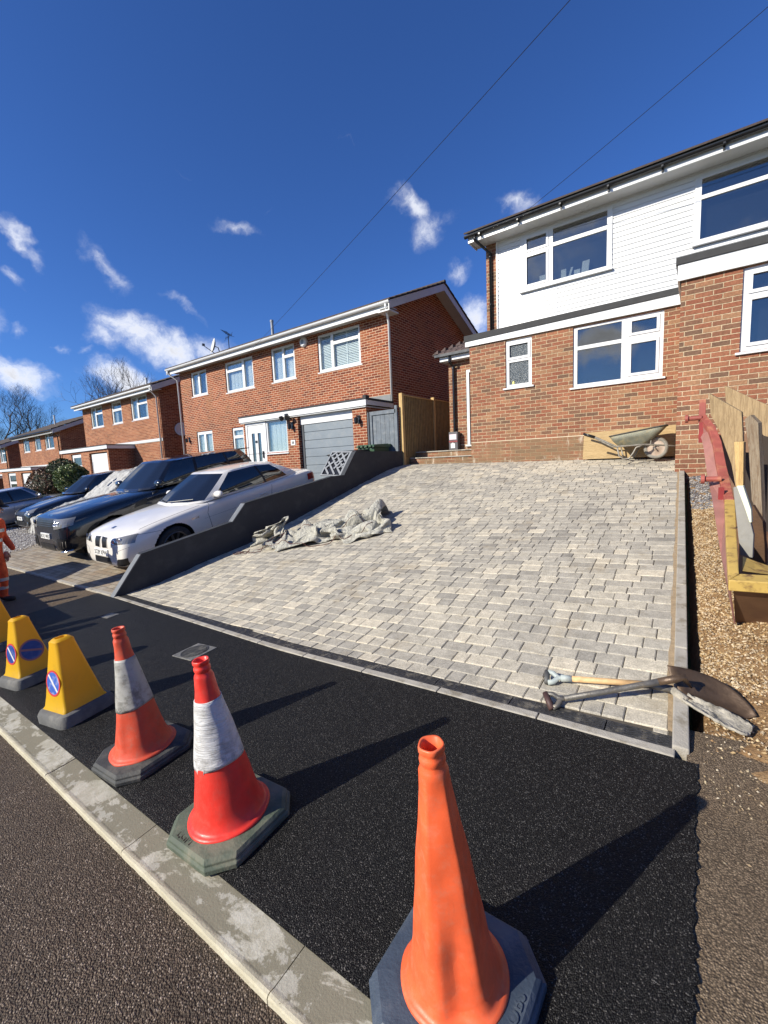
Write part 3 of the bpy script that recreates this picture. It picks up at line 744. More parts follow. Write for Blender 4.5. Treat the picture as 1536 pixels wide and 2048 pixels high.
    for k in range(13):
        ya = yg-.09+(yr-yg+.09)*k/13; yb = yg-.09+(yr-yg+.09)*(k+1)/13+.03; za = zr0+(ya-yg+.09)*sl; zb = zr0+(yb-yg+.09)*sl
        b.hexa([(-4.74, ya, za-.0), (7, ya, za-.0), (7, yb, zb-.02), (-4.74, yb, zb-.02)], [(-4.74, ya, za+.035), (7, ya, za+.035), (7, yb, zb+.0), (-4.74, yb, zb+.0)])
    b.hexa([(-4.74, yr, zr1-.03), (7, yr, zr1-.03), (7, 18.2, zr0), (-4.74, 18.2, zr0)], [(-4.74, yr, zr1+.02), (7, yr, zr1+.02), (7, 18.2, zr0+.04), (-4.74, 18.2, zr0+.04)])
    b.build('roof', M_tile, t)
    b = MB(); b.add([(-4.38, YC+.01, 1.2), (-4.38, 18, 1.2), (-4.38, 18, 6.7), (-4.38, 14.2, zr1-.1), (-4.38, YC+.01, 6.7)], [(0, 1, 2, 3, 4)]); b.build('gable_wall', M_brickW, t)
    # side porch with tiled roof
    YP = 10.6
    b = MB(); wallY(b, -5.46, -4.42, 1.3, 4.15, YP, [(-4.97, -4.42, 1.93, 3.87)], .12); b.quad((-5.46, YP, 1.3), (-5.46, 13.5, 1.3), (-5.46, 13.5, 4.15), (-5.46, YP, 4.15)); b.build('wall', M_brickW, t)
    b = MB(); b.box(-4.95, -4.875, YP-.01, YP+.06, 1.93, 3.86); b.box(-4.95, -4.42, YP+.0, YP+.055, 3.79, 3.865); b.build('door_frame', M_upvc, t, bevel=.004)
    b = MB(); b.box(-4.875, -4.42, YP+.03, YP+.08, 1.96, 3.79); d = b.build('door', mat('dark_door', (.05, .055, .06), .4), t)
    b = MB(); b.box(-4.99, -4.42, YP-.06, YP+.05, 1.905, 1.945); b.build('threshold', M_upvc_old, t)
    b = MB(); b.box(-5.60, -4.43, YP-.22, YP-.195, 4.13, 4.30); b.box(-5.60, -5.575, YP-.195, 13.5, 4.13, 4.30); b.box(-5.575, -4.43, YP-.195, YP-.001, 4.13, 4.145); b.build('fascia', M_upvc, t, bevel=.003)
    b = MB()
    for k in range(6):
        ya = YP-.30+.17*k; yb = ya+.2; za = 4.30+.085*k; zb = za+.1; xa = -5.74+.13*k; xb = xa+.13
        nn = 8
        for q in range(nn):
            p0 = xa+( -4.43-xa)*q/nn; p1 = xa+(-4.43-xa)*(q+1)/nn-.008; lft = .006*(q % 2)
            b.hexa([(p0, ya, za+lft), (p1, ya, za+lft), (p1, yb, zb), (p0, yb, zb)], [(p0, ya, za+.022+lft), (p1, ya, za+.03+lft), (p1, yb, zb+.02), (p0, yb, zb+.02)])
        b.hexa([(xa-.02, ya, za-.01), (xa+.14, ya, za-.01), (xa+.14, 13.5, za+.0), (xa-.02, 13.5, za+.0)], [(xa-.02, ya, za+.03), (xa+.14, ya, za+.12), (xa+.14, 13.5, za+.12), (xa-.02, 13.5, za+.03)])
    b.build('porch_roof', mat('weathered_tile', (.095, .065, .058), .85, var=.35, scale=12, bmp=.006), t)
    b = MB(); b.tube([(-5.30, YP-.25, 4.22), (-5.30, YP-.25, 4.10), (-5.29, YP-.06, 3.98), (-5.29, YP-.06, 1.85)], .036, 12); b.tube([(-5.29, YP-.06, 3.93), (-5.29, YP-.06, 3.99)], .046, 12); b.box(-5.70, -4.45, YP-.33, YP-.225, 4.235, 4.30)
    b.build('downpipe', M_blackp, t)
    # what can be seen inside
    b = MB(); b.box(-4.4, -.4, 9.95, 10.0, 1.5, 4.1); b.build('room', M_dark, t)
    return t
white_house()
M_card = mat('white_card', (.72, .72, .68), .7)
# ---- brick steps beside the house
def steps():
    t = thing('brick_steps', 'two brick steps with pale concrete treads between the timber fence and the house', 'steps', (-5.4, 9.95, 1.49))
    b = MB(); b.box(-6.33, -4.425, 9.93, 10.6, 1.35, 1.645); b.box(-6.33, -4.425, 10.25, 10.6, 1.645, 1.80); b.build('riser', M_brickW, t)
    b = MB(); b.box(-6.335, -4.42, 9.90, 10.25, 1.645, 1.672); b.box(-6.335, -4.42, 10.22, 11.4, 1.80, 1.828); b.build('tread', M_edge, t, bevel=.005)
steps()
M_box = mat('grey_box', (.07, .065, .07), .5)
def meter():
    t = thing('meter_box', 'small grey box with two white labels standing against the porch wall beside the black downpipe', 'box', (-5.27, 10.45, 1.83))
    b = MB(); b.box(-5.40, -5.14, 10.40, 10.56, 1.83, 2.30); b.build('box', M_box, t, bevel=.01)
    b = MB(); b.box(-5.375, -5.175, 10.392, 10.4, 2.10, 2.24); b.build('label_plate', mat('label_pink', (.62, .52, .55), .6), t)
    b = MB(); b.box(-5.34, -5.22, 10.392, 10.4, 1.88, 2.0); b.box(-5.30, -5.26, 10.388, 10.392, 1.97, 2.02); b.build('label_plate', M_card, t)
    b = MB(); b.box(-5.39, -5.15, 10.394, 10.4, 2.03, 2.075); b.build('stripe', mat('dull_red', (.2, .02, .02), .5), t)
meter()
# ---- timber fence and gate
M_timber = mat('fence_timber', (.27, .185, .075), .8, var=.25, scale=7, dirt=(.2, .13, .06), dirt_amt=.5, dirt_scale=9, bmp=.003, bscale=60)
M_timber2 = woodmat('fresh_timber', (.56, .39, .17), (.34, .20, .08), seed=2)
def fence():
    t = thing('timber_fence', 'tall feather-edge timber fence running back beside the steps', 'fence', (-6.35, 9.65, 1.49))
    def post(y, z1): b = MB(); b.box(-6.415, -6.315, y-.05, y+.05, 1.40, z1); b.build('post', M_timber2, t, bevel=.004)
    post(9.65, 3.36); post(11.33, 3.40); post(13.05, 3.42)
    for ya, yb, zt in ((9.72, 11.28, 3.30), (11.40, 13.0, 3.33)):
        b = MB(); y = ya
        while y < yb: b.hexa([(-6.385, y, 1.70), (-6.345, y, 1.70), (-6.345, y+.05, 1.70), (-6.385, y+.05, 1.70)], [(-6.385, y, zt), (-6.345, y, zt), (-6.345, y+.05, zt), (-6.385, y+.05, zt)]); b.box(-6.385, -6.372, y+.05, y+.086, 1.70, zt); y += .086
        b.build('boards', M_timber, t)
        b = MB(); b.box(-6.39, -6.33, ya-.02, yb+.04, zt, zt+.03); b.build('cap_rail', M_timber2, t, bevel=.003)
        b = MB(); b.box(-6.39, -6.355, ya-.02, yb+.06, 1.45, 1.70); b.build('gravel_board', M_timber, t)
fence()
M_gate = mat('grey_painted_timber', (.125, .145, .165), .75, var=.25, scale=5, dirt=(.24, .25, .25), dirt_amt=.45, dirt_scale=8, bmp=.003, bscale=80)
def gate():
    t = thing('side_gate', 'grey painted timber gate between the garage pillar and the timber fence', 'gate', (-6.9, 9.5, 1.3))
    b = MB()
    for i in range(6): x = -7.27+i*.145; b.box(x, x+.14, 9.52, 9.54, 1.15, 2.88)
    b.build('boards', M_gate, t, bevel=.003)
    b = MB(); b.box(-7.33, -6.46, 9.49, 9.53, 2.86, 2.96); b.box(-7.33, -7.25, 9.49, 9.53, 1.1, 2.86); b.box(-6.50, -6.42, 9.49, 9.53, 1.1, 3.05); b.build('frame', M_gate, t, bevel=.004)
    b = MB(); b.box(-7.39, -7.335, 9.46, 9.56, 1.0, 2.95); b.build('gate_post', mat('dark_grey_paint', (.05, .055, .065), .6), t, bevel=.004)
gate()
# ---- rendered garden wall between the two drives
M_render = mat('dark_grey_render', (.028, .031, .037), .78, var=.14, scale=3, dirt=(.055, .057, .062), dirt_amt=.5, dirt_scale=4, bmp=.0015, bscale=200)
M_cap_sunlit = mat('sunlit_coping', (.13, .14, .15), .55, var=.15, scale=4, dirt=(.24, .24, .24), dirt_amt=.3, dirt_scale=10)  # paler grey that stands for sunlight on the sloped wall ends
WT = [(2.55, -.20), (2.97, .358), (4.52, .64), (4.80, .944), (6.97, 1.304), (7.38, 1.322), (7.79, 1.848), (9.60, 1.838)]
def garden_wall():
    t = thing('garden_wall', 'low dark grey rendered wall stepping up between the white car and the new driveway', 'wall', (-6.8, 2.6, -.2))
    b = MB(); tk = .11
    n = len(WT)
    for i in range(n-1):
        (ya, za), (yb, zb) = WT[i], WT[i+1]; k = 6
        for q in range(k):
            y0 = ya+(yb-ya)*q/k; y1 = ya+(yb-ya)*(q+1)/k; z0 = za+(zb-za)*q/k; z1 = za+(zb-za)*(q+1)/k
            b.hexa([(xwall(y0)-tk, y0, -.6), (xwall(y0), y0, -.6), (xwall(y1), y1, -.6), (xwall(y1)-tk, y1, -.6)],
                   [(xwall(y0)-tk, y0, z0), (xwall(y0), y0, z0), (xwall(y1), y1, z1), (xwall(y1)-tk, y1, z1)])
    b.build('rendered_wall', M_render, t)
    def cap(i, m, th=.018, wd=.0):
        (ya, za), (yb, zb) = WT[i], WT[i+1]; d = Vector((0, yb-ya, zb-za)).normalized(); nrm = Vector((0, -d.z, d.y))
        a0 = Vector((xwall(ya)+.004+wd, ya, za)); a1 = Vector((xwall(ya)-tk-.004, ya, za)); c0 = Vector((xwall(yb)+.004+wd, yb, zb)); c1 = Vector((xwall(yb)-tk-.004, yb, zb))
        b = MB(); e = nrm*.001
        b.hexa([a1+e, a0+e, c0+e, c1+e], [a1+nrm*th, a0+nrm*th, c0+nrm*th, c1+nrm*th]); b.build('coping', m, t, bevel=.003)
    for i in (0, 1, 2, 3, 4, 5, 6): cap(i, M_cap_sunlit if i in (0, 2) else M_render)  # sun on the two sloped step ends is painted in with paler coping
    # slanted lattice screen standing off the upper end
    M_lat = mat('grey_lattice', (.22, .23, .24), .6, var=.15)
    fr = MB(); A = Vector((xwall(7.38)-.12, 7.40, 1.31)); B = Vector((xwall(7.79)-.12, 7.81, 1.845)); ux = Vector((-.62, 0, .03)); up = B-A
    def P(u, v, w=0): return A+ux*u+up*v+Vector((0, -.7, .5)).normalized()*w*1.0
    def bar(u0, v0, u1, v1, wd, mb, lift=.0, th=.025):
        p0 = P(u0, v0); p1 = P(u1, v1); d = (p1-p0).normalized(); nn = ux.cross(up).normalized();
        if nn.y > 0: nn = -nn
        s = d.cross(nn).normalized()*wd/2; mb.hexa([p0-s+nn*lift, p0+s+nn*lift, p1+s+nn*lift, p1-s+nn*lift], [p0-s+nn*(lift+th), p0+s+nn*(lift+th), p1+s+nn*(lift+th), p1-s+nn*(lift+th)])
    bar(0.03, -.02, .03, 1.02, .07, fr); bar(1.0, -.02, 1.0, 1.02, .03, fr); bar(0, 1.0, 1, 1.0, .035, fr, .002); bar(0, .0, 1, 0, .03, fr, .002)
    fr.build('screen_frame', M_lat, t); nn0 = ux.cross(up).normalized(); nn0 = -nn0 if nn0.y > 0 else nn0; bk = MB(); c4 = [P(0, 0), P(1, 0), P(1, 1), P(0, 1)]; bk.hexa([p-nn0*.02 for p in c4], [p-nn0*.004 for p in c4]); bk.build('backing_panel', M_blackp, t)
    la = MB()
    for k, (a, b_, c, d) in enumerate([(.1, .1, .95, .85), (.1, .35, .8, .98), (.1, .6, .5, .98), (.35, .05, .95, .58), (.65, .05, .97, .32), (.55, .5, .15, .95), (.75, .66, .45, .97), (.93, .3, .62, .62), (.3, .3, .1, .5), (.5, .28, .25, .62), (.93, .8, .72, .98)]):
        bar(a, b_, c, d, .045, la, .004+.0015*k, .012)
    la.build('lattice', M_lat, t)
    # driveway side base shadow gap
garden_wall()

# ---- red brick house to the left
def house1():
    t = thing('detached_house', 'red brick house with grey garage door and white front door beyond the timber fence', 'house', (-13, 10.68, .8))
    Y = 10.68; ups = [(-10.27, -8.47, 4.62, 5.79), (-12.61, -11.38, 4.62, 5.79), (-15.42, -13.66, 4.61, 5.76), (-17.92, -16.73, 4.75, 5.76)]
    gr = [(-17.85, -16.66, 2.1, 3.24), (-15.28, -14.53, 2.1, 3.21)]
    b = MB(); wallY(b, -18.8, -7.42, .3, 5.95, Y, ups+gr, .11)
    yr = 13.55; ye = 17.0; zt = 5.95; zr = 7.25
    b.add([(-7.42, Y, .3), (-7.42, ye, .3), (-7.42, ye, zt), (-7.42, yr, zr), (-7.42, Y, zt)], [(0, 1, 2, 3, 4)])
    b.add([(-18.8, Y, .3), (-18.8, ye, .3), (-18.8, ye, zt), (-18.8, yr, zr), (-18.8, Y, zt)], [(4, 3, 2, 1, 0)])
    b.build('wall', M_brick1, t)
    wk = dict(fr=M_upvc, glass=M_glassc, sillout=.05)
    window(t, *ups[0], Y+.04, [(.05, .31, .06, .94, 0), (.37, .95, .74, .94, 0), (.37, .95, .06, .66, 0)], backing='slats', **wk)
    window(t, *ups[1], Y+.04, [(.07, .46, .06, .94, 0), (.54, .93, .72, .94, 0), (.54, .93, .06, .64, 0)], backing='strips', **wk)
    window(t, *ups[2], Y+.04, [(.05, .60, .74, .94, 0), (.05, .60, .06, .66, 0), (.67, .95, .06, .94, 0)], backing='strips', **wk)
    window(t, *ups[3], Y+.04, [(.08, .42, .07, .93, 0), (.52, .92, .07, .93, 0)], backing='curtain', **wk)
    window(t, *gr[0], Y+.04, [(.08, .42, .07, .88, 0), (.54, .92, .07, .88, 0)], backing='slats', fr=M_upvc, glass=M_glassc, sillout=.05)
    window(t, *gr[1], Y+.04, [(.12, .88, .72, .90, 0), (.12, .88, .07, .62, 0)], backing='slats', fr=M_upvc, glass=M_glassc, sillout=.05)
    # projecting garage, porch and flat roof
    YG = 9.45; FR = 9.38
    b = MB()
    for (a, c) in ((-10.62, -10.12), (-7.90, -7.40)): b.box(a, c, YG, Y, .3, 3.12)
    wallY(b, -12.80, -10.62, .3, 2.06, YG+.02, [(-12.80, -11.72, .3, 2.06)], .08)
    b.quad((-12.8, YG+.02, .3), (-12.8, Y, .3), (-12.8, Y, 3.12), (-12.8, YG+.02, 3.12))
    b.build('wall', M_brick1, t)
    b = MB(); b.box(-12.95, -7.33, FR-.02, FR+.01, 3.135, 3.30); b.box(-7.36, -7.33, FR+.01, Y-.001, 3.16, 3.29); b.box(-12.95, -12.92, FR+.01, Y-.001, 3.135, 3.30)
    b.build('porch_fascia', M_upvc, t, bevel=.004)
    b = MB(); b.box(-12.97, -7.31, FR-.04, Y-.01, 3.302, 3.345); b.box(-7.42, -7.31, FR-.04, FR+.12, 3.346, 3.41); b.build('flat_roof', M_flash, t)
    b = MB(); b.box(-12.90, -7.42, Y-.02, Y-.003, 3.35, 3.56); b.build('flashing', M_lead, t)
    b = MB(); b.box(-12.92, -7.37, FR+.012, Y-.02, 3.10, 3.134); b.build('soffit', M_upvc_old, t)
    b = MB(); b.box(-10.115, -7.905, YG+.10, YG+.14, 2.85, 3.10); b.build('garage_lintel', M_upvc, t, bevel=.004)
    M_gd = mat('grey_garage_door', (.17, .20, .225), .55, var=.06, scale=3, dirt=(.26, .27, .27), dirt_amt=.3, dirt_scale=5)
    b = MB(); z = .82
    while z < 2.84:
        ze = min(z+.25, 2.845); b.hexa([(-9.99, YG+.13, z+.012), (-7.98, YG+.13, z+.012), (-7.98, YG+.17, z+.012), (-9.99, YG+.17, z+.012)], [(-9.99, YG+.13, ze), (-7.98, YG+.13, ze), (-7.98, YG+.17, ze), (-9.99, YG+.17, ze)]); z += .255
    b.box(-9.99, -7.98, YG+.15, YG+.18, .82, 2.84)
    g = b.build('garage_door', M_gd, t, bevel=.004)
    b = MB(); b.lathe([(.035, 0), (.035, .02), (.012, .03), (.012, .05)], (-8.99, YG+.13, 1.86), (0, -1, 0), 14, caps=(False, True)); b.box(-9.04, -8.98, YG+.075, YG+.09, 1.852, 1.872); b.build('handle', M_blackp, g)
    b = MB(); b.box(-10.10, -9.995, YG+.11, YG+.2, .7, 2.85); b.box(-7.975, -7.90, YG+.11, YG+.2, .7, 2.85); b.build('garage_frame', mat('dark_grey_paint', (.05, .055, .065), .6), t)
    # porch: door and bay window
    b = MB(); slab_with_holes(b, -12.78, -11.70, .95, 3.10, YG+.03, [(-12.70, -11.80, 1.02, 3.02)], .07); b.build('door_frame', M_upvc, t, bevel=.004)
    b = MB(); slab_with_holes(b, -12.69, -11.81, 1.0, 3.01, YG+.05, [(-12.49, -12.32, 1.75, 2.75), (-12.17, -12.00, 1.75, 2.75)], .05); b.box(-12.47, -12.02, YG+.04, YG+.05, 1.15, 1.55)
    d = b.build('front_door', M_upvc, t, bevel=.006)
    b = MB(); b.box(-12.49, -12.32, YG+.07, YG+.08, 1.75, 2.75); b.box(-12.17, -12.0, YG+.07, YG+.08, 1.75, 2.75); b.build('pane', M_glass, d)
    b = MB(); b.box(-11.93, -11.89, YG+.01, YG+.05, 1.9, 2.13); b.box(-12.29, -12.2, YG+.03, YG+.05, 2.42, 2.5); b.build('handle', M_blackp, d)
    window(t, -11.68, -10.64, 2.04, 3.10, YG+.05, [(.05, .95, .05, .95, 0)], backing='strips', fr=M_upvc, glass=M_glassc, sillout=.08)
    b = MB(); b.box(-11.70, -10.63, YG+.13, YG+.16, 1.0, 2.04); b.build('panel', M_brick1, t)
    b = MB(); b.box(-10.47, -10.27, YG-.02, YG-.001, 2.24, 2.40); p = b.build('number_plaque', M_card, t, bevel=.003)
    b = MB(); b.box(-10.42, -10.39, YG-.024, YG-.02, 2.28, 2.36); b.box(-10.37, -10.33, YG-.024, YG-.02, 2.28, 2.36); b.build('digit', M_blackp, p)
    def lamp(x, z, y):
        b = MB(); b.box(x-.05, x+.05, y-.03, y, z-.12, z+.10); b.tube([(x, y-.02, z+.05), (x, y-.10, z+.10), (x, y-.14, z+.02)], .012, 6); b.lathe([(.02, .05), (.055, .02), (.05, -.1), (.02, -.14)], (x, y-.14, z), (0, 0, 1), 8, caps=(True, True)); b.build('wall_lantern', M_blackp, t)
    lamp(-10.36, 2.86, YG); lamp(-7.66, 2.80, YG); lamp(-18.45, 2.95, Y)
    b = MB()
    for dx in (-.12, .12): b.lathe([(.02, 0), (.075, .05), (.085, .12)], (-10.5+dx, FR-.04, 3.12), (dx*2, -1, -.5), 12, caps=(True, True))
    b.box(-10.56, -10.44, FR-.06, FR-.021, 3.08, 3.22); b.tube([(-10.4, FR-.03, 3.1), (-10.2, FR-.03, 2.98)], .012, 6); b.build('floodlight', M_blackp, t)
    b = MB(); b.lathe([(.17, 0), (.17, .05), (.13, .09)], (-10.87, Y-.001, 5.70), (0, -1, 0), 8, caps=(False, True)); al = b.build('alarm_box', M_upvc, t)
    b = MB(); b.lathe([(.07, .0), (.07, .006)], (-10.87, Y-.093, 5.70), (0, -1, 0), 16, caps=(False, True)); b.build('badge', mat('badge_grey', (.25, .28, .3), .5), al)
    # eaves
    b = MB(); b.box(-18.95, -7.08, 10.30, 10.33, 5.79, 6.0); b.build('fascia', M_upvc, t, bevel=.003)
    b = MB(); b.box(-18.95, -7.08, 10.33, Y, 5.86, 5.88); b.build('soffit', M_upvc_old, t)
    n = 8; yc = 10.23; zc = 6.0; b = MB()
    ring = [(yc-.065*cos(pi*k/n), zc-.075*sin(pi*k/n)) for k in range(n+1)]; N = n+1
    b.add([(x, y, z) for x in (-19.05, -7.02) for y, z in ring], [(k, k+1, N+k+1, N+k) for k in range(n)]+[tuple(range(N)), tuple(range(N, 2*N))])
    b.box(-19.05, -7.02, yc-.068, yc+.068, zc-.004, zc); b.build('gutter', M_upvc, t)
    b = MB(); b.tube([(-7.16, 10.23, 5.94), (-7.16, 10.24, 5.84), (-7.33, 10.60, 5.56), (-7.33, 10.61, 3.35)], .035, 10); b.build('downpipe', M_upvc, t, smooth=True)
    b = MB(); b.tube([(-18.95, 10.23, 5.94), (-18.95, 10.24, 5.84), (-18.86, 10.60, 5.56), (-18.86, 10.61, .6)], .035, 10); b.build('downpipe', M_upvc, t, smooth=True)
    # roof
    def slope(ya, za, yb, zb, mb, x0=-19.05, x1=-7.0, k=11):
        for q in range(k):
            y0 = ya+(yb-ya)*q/k; y1 = ya+(yb-ya)*(q+1.12)/k; z0 = za+(zb-za)*q/k; z1 = za+(zb-za)*(q+1.12)/k
            mb.hexa([(x0, y0, z0), (x1, y0, z0), (x1, y1, z1-.02), (x0, y1, z1-.02)], [(x0, y0, z0+.035), (x1, y0, z0+.035), (x1, y1, z1+.012), (x0, y1, z1+.012)])
    b = MB(); slope(10.2, 6.02, 13.5, 7.42, b); slope(17.1, 5.9, 13.5, 7.42, b); b.tube([(-19.05, 13.5, 7.43), (-7.0, 13.5, 7.43)], .07, 8); b.build('roof', M_tile, t)
    b = MB()
    for (ya, za, yb, zb) in ((10.22, 6.0, 13.5, 7.38), (17.0, 5.9, 13.5, 7.38)):
        for x0, x1 in ((-7.06, -7.03), (-19.03, -19.0)):
            b.hexa([(x0, ya, za-.22), (x1, ya, za-.22), (x1, yb, zb-.22), (x0, yb, zb-.22)], [(x0, ya, za), (x1, ya, za), (x1, yb, zb), (x0, yb, zb)])
        b.hexa([(-7.42, ya, za-.18), (-7.06, ya, za-.18), (-7.06, yb, zb-.18), (-7.42, yb, zb-.18)], [(-7.42, ya, za-.165), (-7.06, ya, za-.165), (-7.06, yb, zb-.165), (-7.42, yb, zb-.165)])
    b.build('bargeboard', M_upvc_old, t)
    b = MB(); b.box(-7.42, -7.03, 10.22, 10.68, 5.74, 5.78); b.build('eaves_box', M_upvc_old, t)
    b = MB(); b.tube([(-15.0, 12.9, 6.9), (-15.0, 12.9, 7.78)], .06, 12); b.tube([(-15.0, 12.9, 7.74), (-15.0, 12.9, 7.82)], .075, 12); b.build('flue', mat('flue_grey', (.3, .31, .32), .5), t)
house1()
def dish(name, label, c, r, ax, group=None):
    t = thing(name, label, 'satellite dish', c)
    ax = Vector(ax).normalized(); b = MB(); b.lathe([(.001, 0), (r*.5, .015), (r*.8, .05), (r, .09), (r*1.0, .095), (r*.8, .056), (r*.5, .021), (.001, .006)], c, ax, 26)
    b.build('dish', M_upvc_old, t, smooth=True)
    b = MB(); cc = Vector(c); b.tube([cc+Vector((0, 0, -r*.9))+ax*.05, cc+ax*r*1.5+Vector((0, 0, -r*.4))], .014, 6); b.box(*(v for k in zip(cc+ax*r*1.5-Vector((.04, .04, .04+r*.3)), cc+ax*r*1.5+Vector((.04, .04, .04-r*.3))) for v in k)); b.tube([cc, cc-ax*.12, cc-ax*.12+Vector((.03, .1, -.4))], .02, 6); b.build('arm', M_blackp, t)
p = onY(430, 693, 10.6); dish('satellite_dish', 'cream satellite dish standing above the white gutter of the large red brick house', tuple(p), .30, (-.35, -.9, .25))
def aerial(px, py, Y, h, label, w=.5):
    top = onY(px, py, Y); t = thing('roof_aerial', label, 'aerial', (top.x, top.y, top.z-h))
    b = MB(); b.tube([(top.x, top.y, top.z-h), tuple(top)], .018, 6); b.build('mast', M_blackp, t)
    b = MB(); d = Vector((-.8, .2, .45)).normalized(); s = Vector((.3, .9, -.2)).normalized()
    a0 = top-d*w*.4; a1 = top+d*w; b.tube([a0, a1], .012, 5)
    for k in range(7): q = a0+(a1-a0)*k/6; b.tube([q-s*.16*(1+.3*(k == 0)), q+s*.16*(1+.3*(k == 0))], .007, 4)
    b.tube([top+Vector((-.22, 0, -.16)), top+Vector((.3, 0, -.06))], .01, 5)
    for k in range(4): q = top+Vector((-.22+.16*k, 0, -.16+.03*k)); b.tube([q-Vector((0, .05, .12)), q+Vector((0, .05, .12))], .007, 4)
    b.build('antenna', M_blackp, t)
aerial(456, 668, 12.6, 1.1, 'thin television aerial on the ridge beside the cream satellite dish', .55)

def terrace(name, label, x0, x1, zf, ze, wins, garage, canopy, gutter_mat, seed, winback=('curtain',), dark_fascia=False, canz=None, arch=None):
    Y = 10.68; t = thing(name, label, 'house', ((x0+x1)/2, Y, zf)); yr = 13.6
    b = MB(); ups = [(a, c, zf+3.8, zf+4.95) for a, c in wins]
    wallY(b, x0, x1, zf-.9, ze+.05, Y, ups, .1)
    zr = ze+1.3
    for x, order in ((x1, 1), (x0, -1)):
        f = [(0, 1, 2, 3, 4)] if order == 1 else [(4, 3, 2, 1, 0)]
        b.add([(x, Y, zf-.9), (x, 17, zf-.9), (x, 17, ze+.05), (x, yr, zr), (x, Y, ze+.05)], f)
    b.build('wall', M_brick2, t)
    for i, u in enumerate(ups):
        W_ = u[1]-u[0]
        if W_ > 1.45: ps = [(.06, .34, .06, .94, 0), (.42, .94, .70, .94, 0), (.42, .94, .06, .62, 0)]
        else: ps = [(.1, .9, .68, .93, 0), (.1, .9, .06, .58, 0)]
        window(t, *u, Y+.04, ps, fr=M_upvc, glass=M_glassc, backing=winback[i % len(winback)], sillout=.05)
    fm = M_tile if dark_fascia else M_upvc
    b = MB(); b.box(x0-.15, x1+.3, 10.30, 10.33, ze-.12, ze+.06); b.build('fascia', mat('grey_fascia', (.3, .29, .27), .6) if dark_fascia else M_upvc, t)
    b = MB(); b.box(x0-.15, x1+.3, 10.33, Y, ze-.06, ze-.045); b.build('soffit', M_upvc_old, t)
    b = MB(); b.tube([(x0-.2, 10.23, ze+.06), (x1+.32, 10.23, ze+.06)], .065, 10); b.build('gutter', gutter_mat, t)
    b = MB(); b.tube([(x1+.1, 10.23, ze), (x1+.1, 10.25, ze-.12), (x1-.12, 10.6, ze-.35), (x1-.12, 10.61, zf-.5)], .035, 8); b.build('downpipe', gutter_mat, t, smooth=True)
    b = MB()
    for (ya, za, yb, zb) in ((10.15, ze+.1, yr, ze+1.5), (17.1, ze+.05, yr, ze+1.5)):
        for q in range(9):
            f0, f1 = q/9, (q+1.12)/9; y0, y1 = ya+(yb-ya)*f0, ya+(yb-ya)*f1; z0, z1 = za+(zb-za)*f0, za+(zb-za)*f1
            b.hexa([(x0-.2, y0, z0), (x1+.35, y0, z0), (x1+.35, y1, z1-.02), (x0-.2, y1, z1-.02)], [(x0-.2, y0, z0+.04), (x1+.35, y0, z0+.04), (x1+.35, y1, z1+.012), (x0-.2, y1, z1+.012)])
    b.build('roof', M_tile, t)
    b = MB()
    for (ya, za, yb, zb) in ((10.2, ze+.08, yr, ze+1.46), (17.0, ze+.03, yr, ze+1.46)):
        b.hexa([(x1+.30, ya, za-.25), (x1+.33, ya, za-.25), (x1+.33, yb, zb-.25), (x1+.30, yb, zb-.25)], [(x1+.30, ya, za), (x1+.33, ya, za), (x1+.33, yb, zb), (x1+.30, yb, zb)])
        b.hexa([(x1, ya, za-.2), (x1+.30, ya, za-.2), (x1+.30, yb, zb-.2), (x1, yb, zb-.2)], [(x1, ya, za-.18), (x1+.30, ya, za-.18), (x1+.30, yb, zb-.18), (x1, yb, zb-.18)])
    b.build('bargeboard', M_upvc_old, t)
    # ground floor projection with flat roof
    YG = 9.45; ca, cb = canopy; zc = canz or zf+2.38
    b = MB(); holes = [(garage[0], garage[1], zf-.3, zf+2.25)]
    dw = (garage[0]-2.45, garage[0]-1.15) if len(garage) < 3 else garage[2]
    holes.append((dw[0], dw[1], zf-.3, zf+2.3))
    wallY(b, ca+.15, cb-.12, zf-.9, zc, YG, [(a, c, zf-.3, min(d_, zc-.001)) for a, c, _, d_ in holes], .15)
    b.quad((cb-.12, YG, zf-.9), (cb-.12, Y, zf-.9), (cb-.12, Y, zc), (cb-.12, YG, zc)); b.quad((ca+.15, YG, zf-.9), (ca+.15, Y, zf-.9), (ca+.15, Y, zc), (ca+.15, YG, zc))
    b.build('wall', M_brick2, t)
    b = MB(); b.box(ca, cb, YG-.1, YG-.07, zc-.02, zc+.15); b.box(ca+.02, cb-.02, YG-.07, Y, zc, zc+.02); b.box(cb-.03, cb, YG-.07, Y, zc-.02, zc+.14); b.build('porch_fascia', M_upvc, t)
    b = MB(); b.box(ca-.02, cb+.02, YG-.12, Y-.01, zc+.152, zc+.19); b.build('flat_roof', M_flash, t)
    b = MB(); b.box(ca+.1, x1, Y-.03, Y-.003, zc+.19, zc+.33); b.build('flashing', M_upvc_old, t)
    b = MB(); b.box(garage[0], garage[1], YG+.1, YG+.13, zf-.3, zf+2.2); b.box(garage[0]+.1, garage[1]-.1, YG+.09, YG+.1, zf+1.78, zf+1.8); b.box(garage[0]+.1, garage[0]+.13, YG+.085, YG+.1, zf, zf+1.78); b.build('garage_door', M_upvc, t)
    window(t, dw[0], dw[1], zf+.0, min(zf+2.25, zc-.02), YG+.06, [(.13, .87, .74, .93, 0), (.13, .87, .05, .66, 0)], fr=M_upvc, glass=M_glass, sill=False)
    return t
terrace('detached_house', 'red brick house with white gutter and white garage door above the covered car', -29.84, -20.75, .45, 5.46, [(-28.72, -27.1), (-25.95, -24.74), (-23.68, -21.93)], (-26.2, -24.0, (-28.7, -27.3)), (-30.1, -23.7), M_upvc, 1, canz=2.86)
